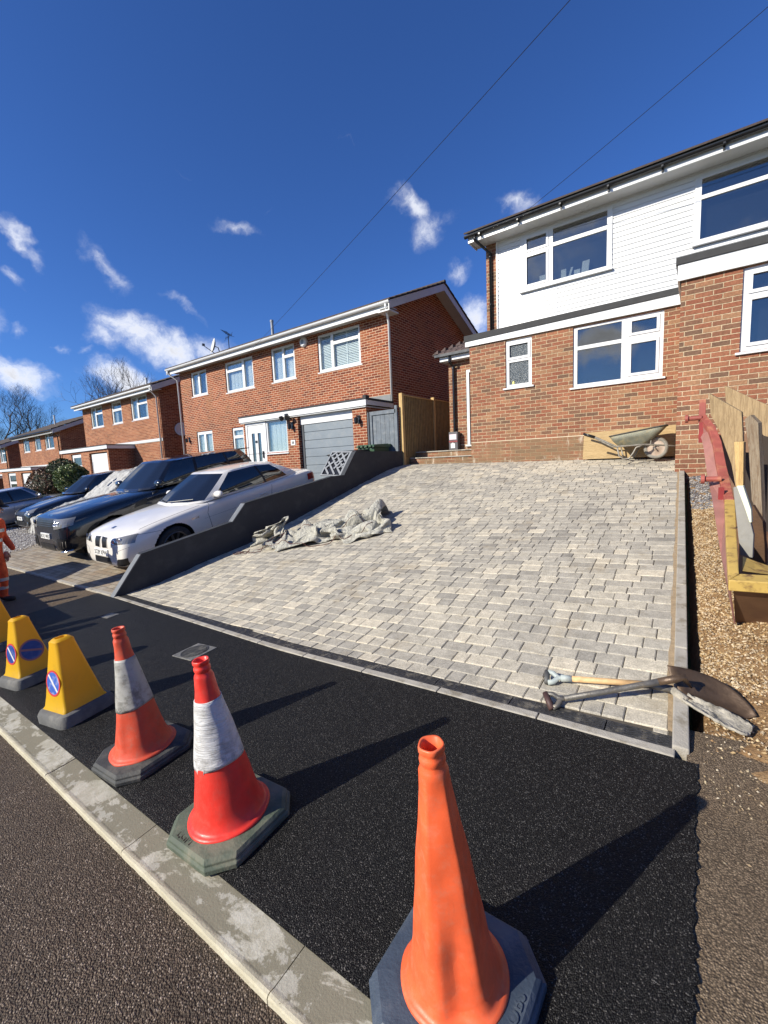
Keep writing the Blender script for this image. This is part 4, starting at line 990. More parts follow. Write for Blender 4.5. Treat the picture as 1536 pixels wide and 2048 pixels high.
terrace('detached_house', 'red brick house with dark gutter, white front door and garage behind the round hedges', -42.63, -33.95, -.35, 4.5, [(-41.6, -40.2), (-39.0, -37.75), (-36.85, -35.15)], (-38.2, -36.0, (-41.3, -39.4)), (-42.9, -35.6), M_blackp, 2, dark_fascia=True, canz=2.08)
terrace('detached_house', 'farthest red brick house with white downpipe at the left edge of the picture', -56.5, -45.93, -.9, 4.15, [(-54.6, -53.4), (-51.5, -50.2), (-48.2, -46.4)], (-51.5, -49.3, (-54.4, -53.0)), (-57, -47.4), M_blackp, 3, canz=1.6)
p = onX(93, 858, -21.0)
# flues on the two middle houses
def flue(label, x, y, z0, z1):
    b = MB(); b.tube([(x, y, z0), (x, y, z1)], .055, 10); b.tube([(x, y, z1-.05), (x, y, z1+.02)], .07, 10); o = b.build('vent_pipe', M_upvc_old); tag(o, label, 'vent pipe')
flue('white vent pipe standing up from the roof of the house above the covered car', -24.9, 12.2, 6.1, 6.75)
flue('white vent pipe standing up from the roof of the house behind the hedges', -39.4, 12.2, 5.1, 6.1)
q = onX(440, 857, -7)
dish('satellite_dish', 'small grey satellite dish on the dark gable wall between two red brick houses', (-20.62, 11.6, 3.6), .33, (1, -.6, .15))
# ---- houses across the road, behind the camera, seen reflected in the windows
def opposite(x0, x1, label, zb=0):
    t = thing('bungalow', label, 'house', ((x0+x1)/2, -16, zb)); b = MB(); zf = PG(0, -9)-.3+zb; h = 2.6
    b.box(x0, x1, -22, -15, zf-1, zf+h); b.build('wall', M_brick2, t)
    b = MB(); b.add([(x0-.4, -14.5, zf+h), (x1+.4, -14.5, zf+h), (x1+.4, -22.5, zf+h), (x0-.4, -22.5, zf+h), (x0+.5, -18.5, zf+h+2.1), (x1-.5, -18.5, zf+h+2.1)], [(0, 1, 5, 4), (1, 2, 5), (2, 3, 4, 5), (3, 0, 4), (0, 3, 2, 1)]); b.build('roof', M_tile, t)
opposite(-5.6, 6, 'brick bungalow with dark hipped roof across the road, reflected in the windows', 1.7)
opposite(9.5, 20, 'brick bungalow with dark hipped roof across the road to the right of the other bungalow', .9)
# ================================================================ CONES
GN = Vector((-.066, -.06, 1)).normalized()
def ground_frame(x, y, rot=0, dz=.012):
    "matrix standing a thing on the sloping footway"
    z = GN; a = Vector((cos(rot), sin(rot), 0)); a = (a-z*a.dot(z)).normalized(); b = z.cross(a)
    o = Vector((x, y, G(x, y)+dz)); return Matrix(((a.x, b.x, z.x, o.x), (a.y, b.y, z.y, o.y), (a.z, b.z, z.z, o.z), (0, 0, 0, 1)))
def text_mesh(txt, size, depth=.0015, sx=1):
    c = bpy.data.curves.new('txt', 'FONT'); c.body = txt; c.size = size; c.extrude = depth; c.align_x = 'CENTER'; c.align_y = 'CENTER'; c.resolution_u = 3
    o = bpy.data.objects.new('txt', c); sc.collection.objects.link(o); dg = bpy.context.evaluated_depsgraph_get(); me = o.evaluated_get(dg).to_mesh()
    v = [Vector((q.co.x*sx, q.co.y, q.co.z)) for q in me.vertices]; f = [tuple(p.vertices) for p in me.polygons]
    o.evaluated_get(dg).to_mesh_clear(); bpy.data.objects.remove(o); bpy.data.curves.remove(c)
    b = MB(); b.add(v, f); return b
def conemat(name, col, dirt, amt, rough=.45):
    m, t, b = newmat(name); MATS[name] = m; p = t.n('ShaderNodeTexCoord').outputs['Object']
    f = t.noise(p, 6, 6, .6); g = t.noise(p, 28, 7, .7); st = t.noise(t.vm('MULTIPLY', p, (30, 30, 5)), 1, 5, .7)
    c = t.mix(t.sstep(f, .3, .7), tuple(x*.82 for x in col), tuple(min(1, x*1.12) for x in col))
    c = t.mix(t.m('MULTIPLY', t.sstep(g, .45, .75), amt), c, dirt); c = t.mix(t.m('MULTIPLY', t.sstep(st, .55, .8), amt*.6), c, tuple(x*.5 for x in dirt))
    setv(t, b, Base_Color=c, Roughness=t.n('ShaderNodeMapRange', inp={0: g, 1: .3, 2: .7, 3: rough-.1, 4: rough+.2}).outputs[0], Specular_IOR_Level=.4)
    b.inputs['Subsurface Weight'].default_value = .0
    bump(t, b, t.m('ADD', t.m('MULTIPLY', f, .003), t.m('MULTIPLY', g, .0012)), 1.0, .5); return m
def make_cone(name, label, x, y, rot, cols, dent=0, H=.75, sleeve=True, seed=0, text=None, baserot=None, group='traffic cones along the kerb', sq=.222, facet=0, lean=0, rs=1):
    t = thing(name, label, 'traffic cone', (x, y, G(x, y)), group)
    M = ground_frame(x, y, rot); rnd = random.Random(seed); k = H/.75
    red, slv, bas = cols; prof = []
    def rad(h): return .146+(.030-.146)*(h/.66)
    # base: square rubber mat with cut corners, two steps and a raised middle
    b = MB(); s = sq*k; c = .085*k
    def oc(s, c, z): return [(-s+c, -s, z), (s-c, -s, z), (s, -s+c, z), (s, s-c, z), (s-c, s, z), (-s+c, s, z), (-s, s-c, z), (-s, -s+c, z)]
    rings = [oc(s, c, 0), oc(s, c, .020), oc(s-.008, c, .026), oc(s-.008, c, .036), oc(s-.020, c, .048), oc(s-.07, c*.7, .056)]
    b.v = [Vector(v) for r in rings for v in r]
    for i in range(len(rings)-1):
        for j in range(8): b.f.append((i*8+j, i*8+(j+1) % 8, (i+1)*8+(j+1) % 8, (i+1)*8+j))
    b.f.append(tuple(range(8*(len(rings)-1), 8*len(rings)))); b.f.append(tuple(reversed(range(8)))); b.mi = [0]*len(b.f)
    MBs = Matrix.Rotation(0 if baserot is None else baserot, 4, 'Z')
    bo = b.xf(M @ MBs).build('base', bas, t, bevel=.003)
    if text:
        for tx, sz, px_, py_, rr in text:
            q = text_mesh(tx, sz); q.xf(M @ MBs @ Matrix.Translation((px_, py_, .0515)) @ Matrix.Rotation(rr, 4, 'Z')); q.build('embossed_lettering', bas, bo)
    # body
    top = [(.0325, .705), (.034, .700), (.034, .690), (.0305, .685), (.0300, .679), (.0335, .674), (.0345, .668), (.034, .660), (.0315, .655), (.0312, .650), (.0365, .641), (.0395, .632), (.0405, .620)]
    seg = 56; zs = [.166, .163, .158]; outer = [(.170, 0), (.1735, .005), (.172, .011), (.163, .015), (.155, .018), (.1505, .026)]
    h = .05
    while h < .60: outer.append((rad(h)*1.0+.004*math.exp(-h/.05), h)); h += .0275
    outer += list(reversed(top))
    inner = [(.027, .703), (.026, .66), (.024, .62), (.10, .2), (.15, .0)]
    def deform(v):
        an = math.atan2(v.y, v.x); r = math.hypot(v.x, v.y); h = v.z
        if facet:
            nf = 5; ph = ((an+.35) % (2*pi/nf))-pi/nf; kf = 1-.5*facet*(1-cos(pi/nf)/cos(ph))*min(1, h/.15)*max(0, min(1, (.625-h)/.03)); r *= kf
        if dent:
            for (da, dh, wa, wh, am) in dent:
                d = ((an-da+pi) % (2*pi)-pi)/wa; e = (h-dh)/wh; r += am*math.exp(-d*d-e*e)
        r += .0012*sin(an*5+seed)*sin(h*30+seed)
        r *= 1-(1-rs)*max(0, min(1, (.6-h)/.5)); return Vector((r*cos(an)+lean*h/.7, r*sin(an), h))
    z0 = .05
    def part(prof, nm, m, off=0):
        b = MB(); b.lathe([(r+off, h) for r, h in prof], n=seg); b.v = [deform(v) for v in b.v]; b.v = [Vector((v.x*k, v.y*k, v.z*k+z0)) for v in b.v]; b.xf(M)
        o = b.build(nm, m, t, smooth=True); return o
    part(outer+inner, 'cone_body', red)
    if sleeve:
        pr = []; h = .262
        while h <= .536: pr.append((rad(h), h)); h += .0137
        b = MB(); b.lathe([(r+.0035, h) for r, h in [(pr[0][0]-.003, pr[0][1])]+pr+[(pr[-1][0]-.003, pr[-1][1])]], n=seg)
        vv = [deform(v) for v in b.v]
        for v in vv:
            an = math.atan2(v.y, v.x)
            if v.z < .28: v.z += .007*sin(an*2+seed)-(.028 if abs(((an+1.45+pi) % (2*pi))-pi) < .16 and seed == 2 else 0)
        b.v = [Vector((v.x*k, v.y*k, v.z*k+z0)) for v in vv]; b.xf(M); b.build('reflective_sleeve', slv, t, smooth=True)
    return t
def sleevemat(name, col, dirt, amt, wr):
    m, t, b = newmat(name); p = t.n('ShaderNodeTexCoord').outputs['Object']
    g = t.noise(p, 14, 8, .72); w = t.noise(t.vm('MULTIPLY', p, (8, 8, 70)), 1.0, 5, .6, 1.5); mott = t.noise(p, 5, 5, .6)
    c = t.mix(t.m('MULTIPLY', t.sstep(g, .42, .72), amt), col, dirt); c = t.mix(t.m('MULTIPLY', t.sstep(mott, .5, .7), amt*.7), c, tuple(x*.6 for x in dirt))
    hgt = t.n('ShaderNodeSeparateXYZ', inp={0: p}).outputs[2]; low = t.m('MULTIPLY', t.m('SUBTRACT', 1, t.sstep(hgt, .26, .42)), t.sstep(g, .42, .6)); c = t.mix(t.m('MULTIPLY', low, amt), c, tuple(x*.35 for x in dirt))
    setv(t, b, Base_Color=c, Roughness=.5, Specular_IOR_Level=.5); bump(t, b, t.m('ADD', t.m('MULTIPLY', w, .010*wr), t.m('MULTIPLY', g, .002)), 1.0, .7); return m
RED1 = conemat('faded_red_plastic', (.62, .075, .032), (.35, .14, .09), .5, .5)
RED2 = conemat('bright_red_plastic', (.80, .045, .03), (.45, .12, .08), .25, .36)
ORG = conemat('orange_plastic', (.82, .125, .040), (.60, .19, .10), .5, .42)
SL1 = sleevemat('dirty_grey_sleeve', (.40, .39, .35), (.14, .13, .10), .9, .3)
SL2 = sleevemat('scuffed_white_sleeve', (.62, .61, .59), (.27, .255, .225), .7, 1.1)
BS1 = mat('black_rubber', (.035, .037, .036), .7, var=.3, scale=10, dirt=(.12, .11, .09), dirt_amt=.7, dirt_scale=5, bmp=.002, bscale=90)
BS2 = mat('green_rubber', (.075, .095, .065), .75, var=.25, scale=9, dirt=(.19, .17, .12), dirt_amt=.8, dirt_scale=4.5, bmp=.002, bscale=90)
BS3 = mat('blue_rubber', (.045, .062, .088), .55, var=.2, scale=9, dirt=(.15, .16, .17), dirt_amt=.6, dirt_scale=5, bmp=.002, bscale=90)
make_cone('traffic_cone', 'dirty red traffic cone with grey stained sleeve on a black base, third from the right', -2.51, 1.005, .05, (RED1, SL1, BS1), dent=[(-1.9, .35, .5, .3, -.008), (-.5, .1, .35, .12, .008), (-1.3, .1, .18, .2, .006)], seed=1, facet=.7)
make_cone('traffic_cone', 'bright red traffic cone with scuffed white sleeve on a green base, in the middle', -1.615, .965, .03, (RED2, SL2, BS2), seed=2, text=[('LGM', .05, -.05, -.182, 0)])
make_cone('traffic_cone', 'tall bare orange traffic cone with dented side on a blue base, nearest the camera', -.50, .925, -.02, (ORG, SL2, BS3), sleeve=False, seed=3, facet=1.6,
          dent=[(-1.35, .12, .14, .13, .009), (-.85, .11, .26, .12, -.013), (-1.0, .015, .35, .05, -.020), (2.9, .03, .3, .08, -.014), (-1.7, .05, .15, .05, -.006)], text=[('JACOBS', .042, .172, -.02, pi/2)], sq=.212, lean=.02, rs=.87)
make_cone('traffic_cone', 'unseen tall orange cone added left of the picture for its shadow, nearer the fresh tarmac', -6.5, .97, 0, (ORG, SL2, BS1), seed=5, H=1.0, sleeve=False)  # out of view, added only to cast a narrow shadow on the footway
make_cone('traffic_cone', 'unseen tall orange cone added left of the picture for its shadow, beside the worker', -8.35, .95, 0, (RED1, SL2, BS1), seed=6, H=1.0, sleeve=False)  # also out of view, added for the shadow band near the garden wall
# ---- yellow no-waiting cones
YEL = mat('yellow_plastic', (.78, .46, .015), .4, var=.08, scale=5, dirt=(.5, .32, .05), dirt_amt=.3, dirt_scale=7)
m_, t_, b_ = newmat('yellow_plastic_thin'); p_ = t_.n('ShaderNodeTexCoord').outputs['Object']
cc_ = t_.mix(t_.m('MULTIPLY', t_.sstep(t_.noise(p_, 9, 7, .65), .5, .75), .35), (.80, .47, .012), (.50, .30, .04))
setv(t_, b_, Base_Color=cc_, Roughness=.42); nn_ = m_.node_tree.nodes; tl_ = t_.n('ShaderNodeBsdfTranslucent'); m_.node_tree.links.new(cc_, tl_.inputs[0]); mxs = t_.n('ShaderNodeMixShader', inp={0: .35}); m_.node_tree.links.new(b_.outputs[0], mxs.inputs[1]); m_.node_tree.links.new(tl_.outputs[0], mxs.inputs[2]); m_.node_tree.links.new(mxs.outputs[0], nn_['Material Output'].inputs[0]); YEL = m_
M_rred = mat('sign_red', (.55, .04, .04), .45, var=.1, dirt=(.5, .3, .2), dirt_amt=.3); M_rblue = mat('sign_blue', (.01, .05, .25), .45, var=.1, dirt=(.3, .35, .45), dirt_amt=.25, dirt_scale=12); M_rblue2 = mat('sign_blue_worn', (.03, .10, .42), .5, dirt=(.5, .5, .55), dirt_amt=.7, dirt_scale=16)
M_rwhite = mat('sign_white', (.6, .6, .6), .5); M_rpink = mat('sign_faded_red', (.33, .13, .14), .5, var=.1)
M_bas = mat('grey_rubber', (.10, .10, .098), .8, var=.2, dirt=(.22, .21, .18), dirt_amt=.6, dirt_scale=6, bmp=.002, bscale=60)
def ycone(label, x, y, rot, roundels, worn=False):
    t = thing('no_waiting_cone', label, 'no waiting cone', (x, y, G(x, y)), 'yellow no-waiting cones'); M = ground_frame(x, y, rot)
    def rr(hx, hy, r, z, n=5):
        out = []
        for cx, cy, a0 in ((hx-r, hy-r, 0), (-hx+r, hy-r, pi/2), (-hx+r, -hy+r, pi), (hx-r, -hy+r, 3*pi/2)):
            for k in range(n): a = a0+pi/2*k/(n-1); out.append(Vector((cx+r*cos(a), cy+r*sin(a), z)))
        return out
    def loft(rings, m, nm, cap=(True, True), parent=t, smooth=True):
        b = MB(); n = len(rings[0]); b.v = [v for r in rings for v in r]
        for i in range(len(rings)-1):
            for j in range(n): b.f.append((i*n+j, i*n+(j+1) % n, (i+1)*n+(j+1) % n, (i+1)*n+j))
        if cap[1]: b.f.append(tuple(range((len(rings)-1)*n, len(rings)*n)))
        if cap[0]: b.f.append(tuple(reversed(range(n))))
        b.mi = [0]*len(b.f); o = b.xf(M).build(nm, m, parent, auto=35); return o
    s = .182; loft([rr(s, s, .06, 0), rr(s, s, .06, .05), rr(s-.012, s-.012, .055, .075), rr(s-.03, s-.03, .05, .085)], M_bas, 'base')
    H = .47; z0 = .085; b0 = .133; b1 = .056
    def hw(h): return b0+(b1-b0)*(h/H)
    rings = [rr(b0+.012, b0+.012, .02, z0-.02), rr(b0+.01, b0+.01, .02, z0), rr(b0, b0, .02, z0+.015)]
    for h in (.08, .16, .24, .31, .38, .43): rings.append(rr(hw(h), hw(h)*1.0, .02+.01*h/H, z0+h))
    rings += [rr(b1+.004, b1+.004, .028, z0+.455), rr(b1-.010, b1-.010, .03, z0+.47), rr(b1-.028, b1-.02, .025, z0+.473), rr(b1-.03, b1-.03, .02, z0+.44)]
    body = loft(rings, YEL, 'cone_body', cap=(False, True))
    tilt = math.atan((b0-b1)/H)
    for face, kind in roundels:
        # local face frame
        a = {'front': -pi/2, 'right': 0, 'left': pi, 'back': pi/2}[face]
        h = .185; d = hw(h)+.0015; c = Vector((cos(a)*d, sin(a)*d, z0+h)); nrm = Vector((cos(a)*cos(tilt), sin(a)*cos(tilt), sin(tilt))); hx = Vector((-sin(a), cos(a), 0)); up = nrm.cross(hx)
        F = M @ Matrix(((hx.x, up.x, nrm.x, c.x), (hx.y, up.y, nrm.y, c.y), (hx.z, up.z, nrm.z, c.z), (0, 0, 0, 1)))
        def disc(r0, r1, z, m, nm, par, arc=None):
            b = MB(); n = 40; b.v = [Vector((r*cos(2*pi*k/n), r*sin(2*pi*k/n), z)) for r in (r0, r1) for k in range(n)]; b.f = [(k, (k+1) % n, n+(k+1) % n, n+k) for k in range(n)] if r0 > 0 else [tuple(n+k for k in range(n))]; b.mi = [0]*len(b.f); return b.xf(F).build(nm, m, par)
        rd = disc(.076, .089, .0012, M_rred if kind != 'faded' else M_rpink, 'roundel', body); disc(0, .0765, .0008, M_rblue if not worn else M_rblue2, 'disc', body)
        b = MB(); q = .0085; e = .076; dx, dy = cos(-pi/9 if kind == 'faded' else -pi/4), sin(-pi/9 if kind == 'faded' else -pi/4)
        b.quad((-dx*e+dy*q, -dy*e-dx*q, .0016), (dx*e+dy*q, dy*e-dx*q, .0016), (dx*e-dy*q, dy*e+dx*q, .0016), (-dx*e-dy*q, -dy*e+dx*q, .0016)); b.xf(F).build('bar', M_rpink if kind == 'faded' else (M_rwhite if worn else M_rwhite), body)
    return t
ycone('yellow no-waiting cone with one blue roundel on its sunlit side, nearest of the yellow ones', -3.50, 1.0, .16, [('front', 'red')], worn=True)
ycone('yellow no-waiting cone with blue roundels on two sides, behind the nearest yellow one', -4.62, 1.03, .16, [('front', 'red'), ('right', 'faded')])
ycone('yellow no-waiting cone cut off by the left edge of the picture', -6.08, 1.14, .2, [('front', 'red')])
# ---- manhole covers
def manhole():
    t = thing('manhole_cover', 'small square metal cover with round lid set in the fresh black tarmac', 'manhole cover', (-3.58, 1.93, G(-3.58, 1.93)))
    m = mat('worn_metal', (.16, .155, .14), .6, .3, var=.3, scale=30, dirt=(.3, .28, .24), dirt_amt=.6, dirt_scale=20, bmp=.003, bscale=120)
    M = ground_frame(-3.585, 1.935, .05, .0135); b = MB(); b.box(-.145, .145, -.13, .13, -.02, .004); b.xf(M).build('frame', m, t, bevel=.003)
    b = MB(); b.lathe([(.118, .004), (.118, .008), (.108, .008), (.108, .0055)], n=40); b.lathe([(.001, .0075), (.104, .0075), (.104, .004)], n=40)
    for i in range(-4, 5):
        w = math.sqrt(max(0, .1**2-(i*.021)**2)); b.box(-w, w, i*.021-.005, i*.021+.005, .0075, .0105)
    b.xf(M).build('lid', mat('dark_iron', (.06, .058, .055), .6, .4, var=.3, scale=30, dirt=(.2, .19, .16), dirt_amt=.5, dirt_scale=14), t)
manhole()
b = MB(); b.box(-.09, .09, -.07, .07, -.02, .004); b.lathe([(.001, .007), (.05, .007), (.055, .004)], n=24); tag(b.xf(ground_frame(-5.85, 2.12, .1, .013)).build('stopcock_cover', MATS['worn_metal']), 'tiny metal stopcock cover in the tarmac near the foot of the dark garden wall', 'manhole cover')
# ================================================================ WHEELBARROW AND BOARD
M_ply = woodmat('plywood', (.42, .30, .15), (.30, .20, .09), (2.2, 10, 14), .8, .6, 4)
def plyboard():
    p0 = onY(1168, 866, 9.60); p1 = onY(1352, 849, 9.60); b = MB(); zb = 1.475
    b.hexa([(p0.x, 9.50, zb), (p1.x, 9.50, zb), (p1.x, 9.515, zb), (p0.x, 9.515, zb)], [(p0.x, 9.615, p0.z), (p1.x, 9.615, p1.z), (p1.x, 9.63, p1.z), (p0.x, 9.63, p0.z)])
    tag(b.build('plywood_board', M_ply), 'rectangular plywood board leaning on the brick wall behind the wheelbarrow', 'board')
plyboard()
def barrow():
    t = thing('wheelbarrow', 'muddy galvanised wheelbarrow with one wheel, parked against the plywood board', 'wheelbarrow', (-1.1, 9.2, 1.45))
    Mg = mat('muddy_galvanised', (.20, .20, .15), .6, .25, var=.2, scale=9, dirt=(.36, .29, .15), dirt_amt=.75, dirt_scale=6, bmp=.004, bscale=50)
    Mf = mat('muddy_steel_tube', (.26, .24, .20), .55, .3, var=.3, scale=20, dirt=(.15, .11, .06), dirt_amt=.6, dirt_scale=12)
    Mr = mat('grey_tyre', (.21, .195, .165), .8, var=.2, scale=18, dirt=(.14, .11, .07), dirt_amt=.6, dirt_scale=14)
    def at(px, py, Y=9.18): return onY(px, py, Y)
    yn, yf = 8.90, 9.42; g = 1.445
    # tray: rim (wide) and floor (narrow)
    L = at(1217, 873, yn); Rr = at(1333, 849, yn); BL = at(1238, 893, yn+.1); BR_ = at(1287, 890, yn+.1)
    rim = [Vector((L.x, yn, L.z)), Vector((Rr.x, yn+.05, Rr.z)), Vector((Rr.x, yf-.05, Rr.z)), Vector((L.x, yf, L.z))]
    flo = [Vector((BL.x, yn+.12, BL.z)), Vector((BR_.x, yn+.14, BR_.z)), Vector((BR_.x, yf-.14, BR_.z)), Vector((BL.x, yf-.12, BL.z))]
    b = MB(); n = 10
    def rnd_loop(q, r=.22):
        out = []
        for i in range(4):
            p = q[i]; a = q[i-1]; c = q[(i+1) % 4]
            for k in range(n): s = k/(n-1); A = p+(a-p)*r; B = p+(c-p)*r; out.append(A*(1-s)**2+p*2*s*(1-s)+B*s*s)
        return out
    r0 = rnd_loop(rim, .16); r1 = rnd_loop(flo, .3); N = len(r0); mids = []
    for s in (0, .35, .75, .94, 1): mids.append([a*(1-s)+c*s + Vector((0, 0, -.03*sin(pi*s))) for a, c in zip(r0, r1)])
    b.v = [v for r in mids for v in r]
    for i in range(4):
        for j in range(N): b.f.append((i*N+j, i*N+(j+1) % N, (i+1)*N+(j+1) % N, (i+1)*N+j))
    b.f.append(tuple(4*N+j for j in range(N))); b.mi = [0]*len(b.f); tr = b.build('tray', Mg, t, smooth=True); md = tr.modifiers.new('s', 'SOLIDIFY'); md.thickness = .004
    b = MB(); b.tube(r0, .011, 8, closed=True); b.build('rim', mat('dark_rim', (.06, .055, .045), .6), tr, smooth=True)
    fr = []
    for Yh, nm in ((yn+.02, 0), (yf-.02, 1)):
        pts = [at(1168, 868, Yh), at(1190, 874, Yh), at(1212, 884, Yh), at(1232, 893, Yh), at(1252, 892, Yh), at(1285, 889, Yh), at(1318, 890, 9.12 if nm == 0 else 9.2), at(1350, 892, 9.14 if nm == 0 else 9.18)]
        if nm: pts = [Vector((q.x, q.y, r.z)) for q, r in zip([Vector((at(px, 0, yn+.02).x, yy, 0)) for px, yy in ((1168, Yh), (1190, Yh), (1212, Yh), (1232, Yh), (1252, Yh), (1285, Yh), (1318, 9.2), (1350, 9.18))], fr)]
        else: fr = pts
        b = MB(); b.tube(pts, .016, 10); b.build('handle_tube', Mf, t, smooth=True)
        b = MB(); b.tube([pts[0]-(pts[1]-pts[0]).normalized()*.01, pts[1]], .021, 10); b.build('grip', M_blackp, t, smooth=True)
        lx = [at(1234, 895, yn), at(1238, 912, yn), at(1247, 919, yn), at(1258, 917, yn), at(1266, 906, yn), at(1272, 895, yn), at(1284, 891, yn)]
        lp = [Vector((q.x, Yh+(.0 if nm == 0 else 0), max(q.z, g+.016))) for q in lx]
        b = MB(); b.tube(lp, .014, 10); b.build('leg', Mf, t, smooth=True)
    wc = at(1312, 899, 9.15); b = MB(); R0 = .195; c = Vector((wc.x, 9.16, g+R0+.0)); ax = (.12, 1, .06)
    b.lathe([(R0-.055, -.032), (R0-.03, -.042), (R0-.008, -.032), (R0, -.012), (R0, .012), (R0-.008, .032), (R0-.03, .042), (R0-.055, .032)], c, ax, 36); w = b.build('wheel', Mr, t, smooth=True)
    b = MB(); b.lathe([(R0-.05, -.03), (R0-.06, -.02), (R0-.10, -.028), (.05, -.03), (.03, -.055), (.001, -.055)], c, ax, 28); b.build('rim', mat('muddy_rim', (.42, .33, .26), .7, dirt=(.2, .13, .08), dirt_amt=.6), w, smooth=True)
    b = MB(); b.tube([c-Vector(ax)*.12, c+Vector(ax)*.12], .012, 8); b.tube([c+Vector((-.08, -.1, .04)), c+Vector((-.06, -.1, .26))], .008, 6); b.build('axle', Mf, t)
barrow()
# ================================================================ SHOVELS
def onS(px, py, h):
    "point at height h above the driveway / bank surface seen through a photo pixel"
    d = pray(px, py); t = 1.2
    while t < 12:
        p = CAM+d*t; s = DZ(p.x, p.y) if p.x < xkerb(p.y)+.09 else soilz(p.x, p.y)
        if p.z < s+h: return p
        t += .004
    return p
def dhandle(b, c, ax, up, w=.055, L=.115, r=.012, m=0):
    "D-shaped grip: two arms and a cross bar; ax points from the shaft towards the grip"
    s = ax.cross(up).normalized(); b.tube([c-ax*.01, c+ax*.02, c+ax*.05+s*w*.85, c+ax*(L-.02)+s*w], r*1.25, 10, m); b.tube([c-ax*.01, c+ax*.02, c+ax*.05-s*w*.85, c+ax*(L-.02)-s*w], r*1.25, 10, m)
def shovels():
    M_sh = mat('dull_steel', (.15, .14, .125), .5, .45, var=.25, scale=25, dirt=(.30, .24, .16), dirt_amt=.6, dirt_scale=10, bmp=.002, bscale=90)
    M_bl = mat('rusty_blade', (.10, .065, .04), .45, .35, var=.3, scale=14, dirt=(.09, .055, .03), dirt_amt=.7, dirt_scale=9, bmp=.002, bscale=70)
    M_wd = mat('ash_shaft', (.62, .40, .19), .6, var=.12, scale=30, dirt=(.35, .2, .09), dirt_amt=.4, dirt_scale=20)
    M_pl = mat('grey_plastic_grip', (.36, .40, .38), .6, var=.12, dirt=(.2, .18, .14), dirt_amt=.5, dirt_scale=14)
    M_cr = mat('mortar_crust', (.34, .31, .25), .95, var=.35, scale=18, dirt=(.1, .09, .07), dirt_amt=.7, dirt_scale=12, bmp=.012, bscale=45)
    # steel shovel, on top
    a = onS(1128, 1397, .035); k = onS(1200, 1385, .05); q = onS(1270, 1372, .085); e = onS(1350, 1358, .13)
    t = thing('shovel', 'all-steel shovel with dark rusty blade lying across the end of the drain, upper one', 'shovel', tuple(a))
    b = MB(); b.tube([a, k, q, e], [.0165, .0165, .0165, .019], 12); b.build('shaft', M_sh, t, smooth=True)
    ax = (a-k).normalized(); b = MB(); up = Vector((.15, -.45, .9)); dhandle(b, a, ax, up, .042, .10, .0115); b.build('handle', M_sh, t, smooth=True)
    s = ax.cross(up).normalized(); c = a+ax*.085; b = MB(); b.tube([c-s*.05, c+s*.05], .0175, 12); b.build('grip', mat('brown_rubber', (.06, .03, .025), .6), t, smooth=True)
    # blade from photo outline, at its place in space
    A = onS(1334, 1330, .15); B2 = onS(1376, 1397, .05); TA = onS(1515, 1432, .02); TB = onS(1486, 1438, .012); MA = onS(1440, 1362, .10); MB2 = onS(1438, 1418, .03)
    d = ((TA+TB)/2-(A+B2)/2).normalized(); sd = (B2-A); sd = (sd-d*sd.dot(d)).normalized(); nn = d.cross(sd).normalized()
    if nn.z < 0: nn = -nn
    b = MB(); nu, nv = 12, 12
    for i in range(nu+1):
        f = i/nu; up_ = A*(1-f)**2+(MA*2-(A+TA)*.5)*2*f*(1-f)+TA*f*f; lo_ = B2*(1-f)**2+(MB2*2-(B2+TB)*.5)*2*f*(1-f)+TB*f*f
        for j in range(nv+1):
            v = j/nv; b.v.append(up_*(1-v)+lo_*v-nn*(.035*sin(pi*v)*(1-.55*f)+.012*(abs(v-.5) < .1)*(f < .5)*(-1)))
    b.f = [(i*(nv+1)+j, i*(nv+1)+j+1, (i+1)*(nv+1)+j+1, (i+1)*(nv+1)+j) for i in range(nu) for j in range(nv)]; b.mi = [0]*len(b.f)
    o = b.build('blade', M_bl, t, smooth=True); o.modifiers.new('s', 'SOLIDIFY').thickness = .004
    d = (q-e).normalized()*-1
    b = MB(); b.tube([e-d*.08, e-d*.0, e+d*.04, (A+B2)/2*.8+(TA+TB)*.1+nn*.004], [.019, .021, .018, .004], 10); b.build('socket', M_bl, t, smooth=True)
    # wooden-shafted shovel underneath
    a = onS(1133, 1357, .035); k = onS(1300, 1369, .035); e = onS(1345, 1379, .05)
    t = thing('shovel', 'shovel with pale wooden shaft and grey grip, its blade crusted with mortar, lower one', 'shovel', tuple(a))
    b = MB(); b.tube([a, k], .0175, 12); b.build('shaft', M_wd, t, smooth=True)
    b = MB(); b.tube([k-(k-a).normalized()*.02, e], [.019, .021], 12); b.build('ferrule', M_sh, t, smooth=True)
    ax = (a-k).normalized(); up = Vector((.1, -.35, .93)); b = MB(); b.tube([a-ax*.03, a+ax*.03], [.019, .021], 12); dhandle(b, a+ax*.025, ax, up, .040, .10, .0125); b.build('handle', M_pl, t, smooth=True)
    s = ax.cross(up).normalized(); c = a+ax*.11; b = MB(); b.tube([c-s*.045, c+s*.045], .0165, 12); b.build('grip', mat('dark_grip', (.08, .08, .075), .6), t, smooth=True)
    f0 = onS(1368, 1400, .03); f1 = onS(1500, 1470, .02); d = (f1-f0); L = d.length; d.normalize(); nn = Vector((.02, -.15, 1)).normalized(); sd = d.cross(nn).normalized(); rr_ = random.Random(5)
    b = MB(); nu, nv = 14, 10
    for i in range(nu+1):
        f = i/nu
        for j in range(nv+1):
            s_ = (j/nv-.5)*2; w = .035+.028*math.exp(-((f-.65)/.5)**2); w *= (1 if f < .93 else .8)
            b.v.append(f0+d*L*f+sd*s_*w*.95+nn*(.018*abs(s_)**2+.010*rr_.random()-.005))
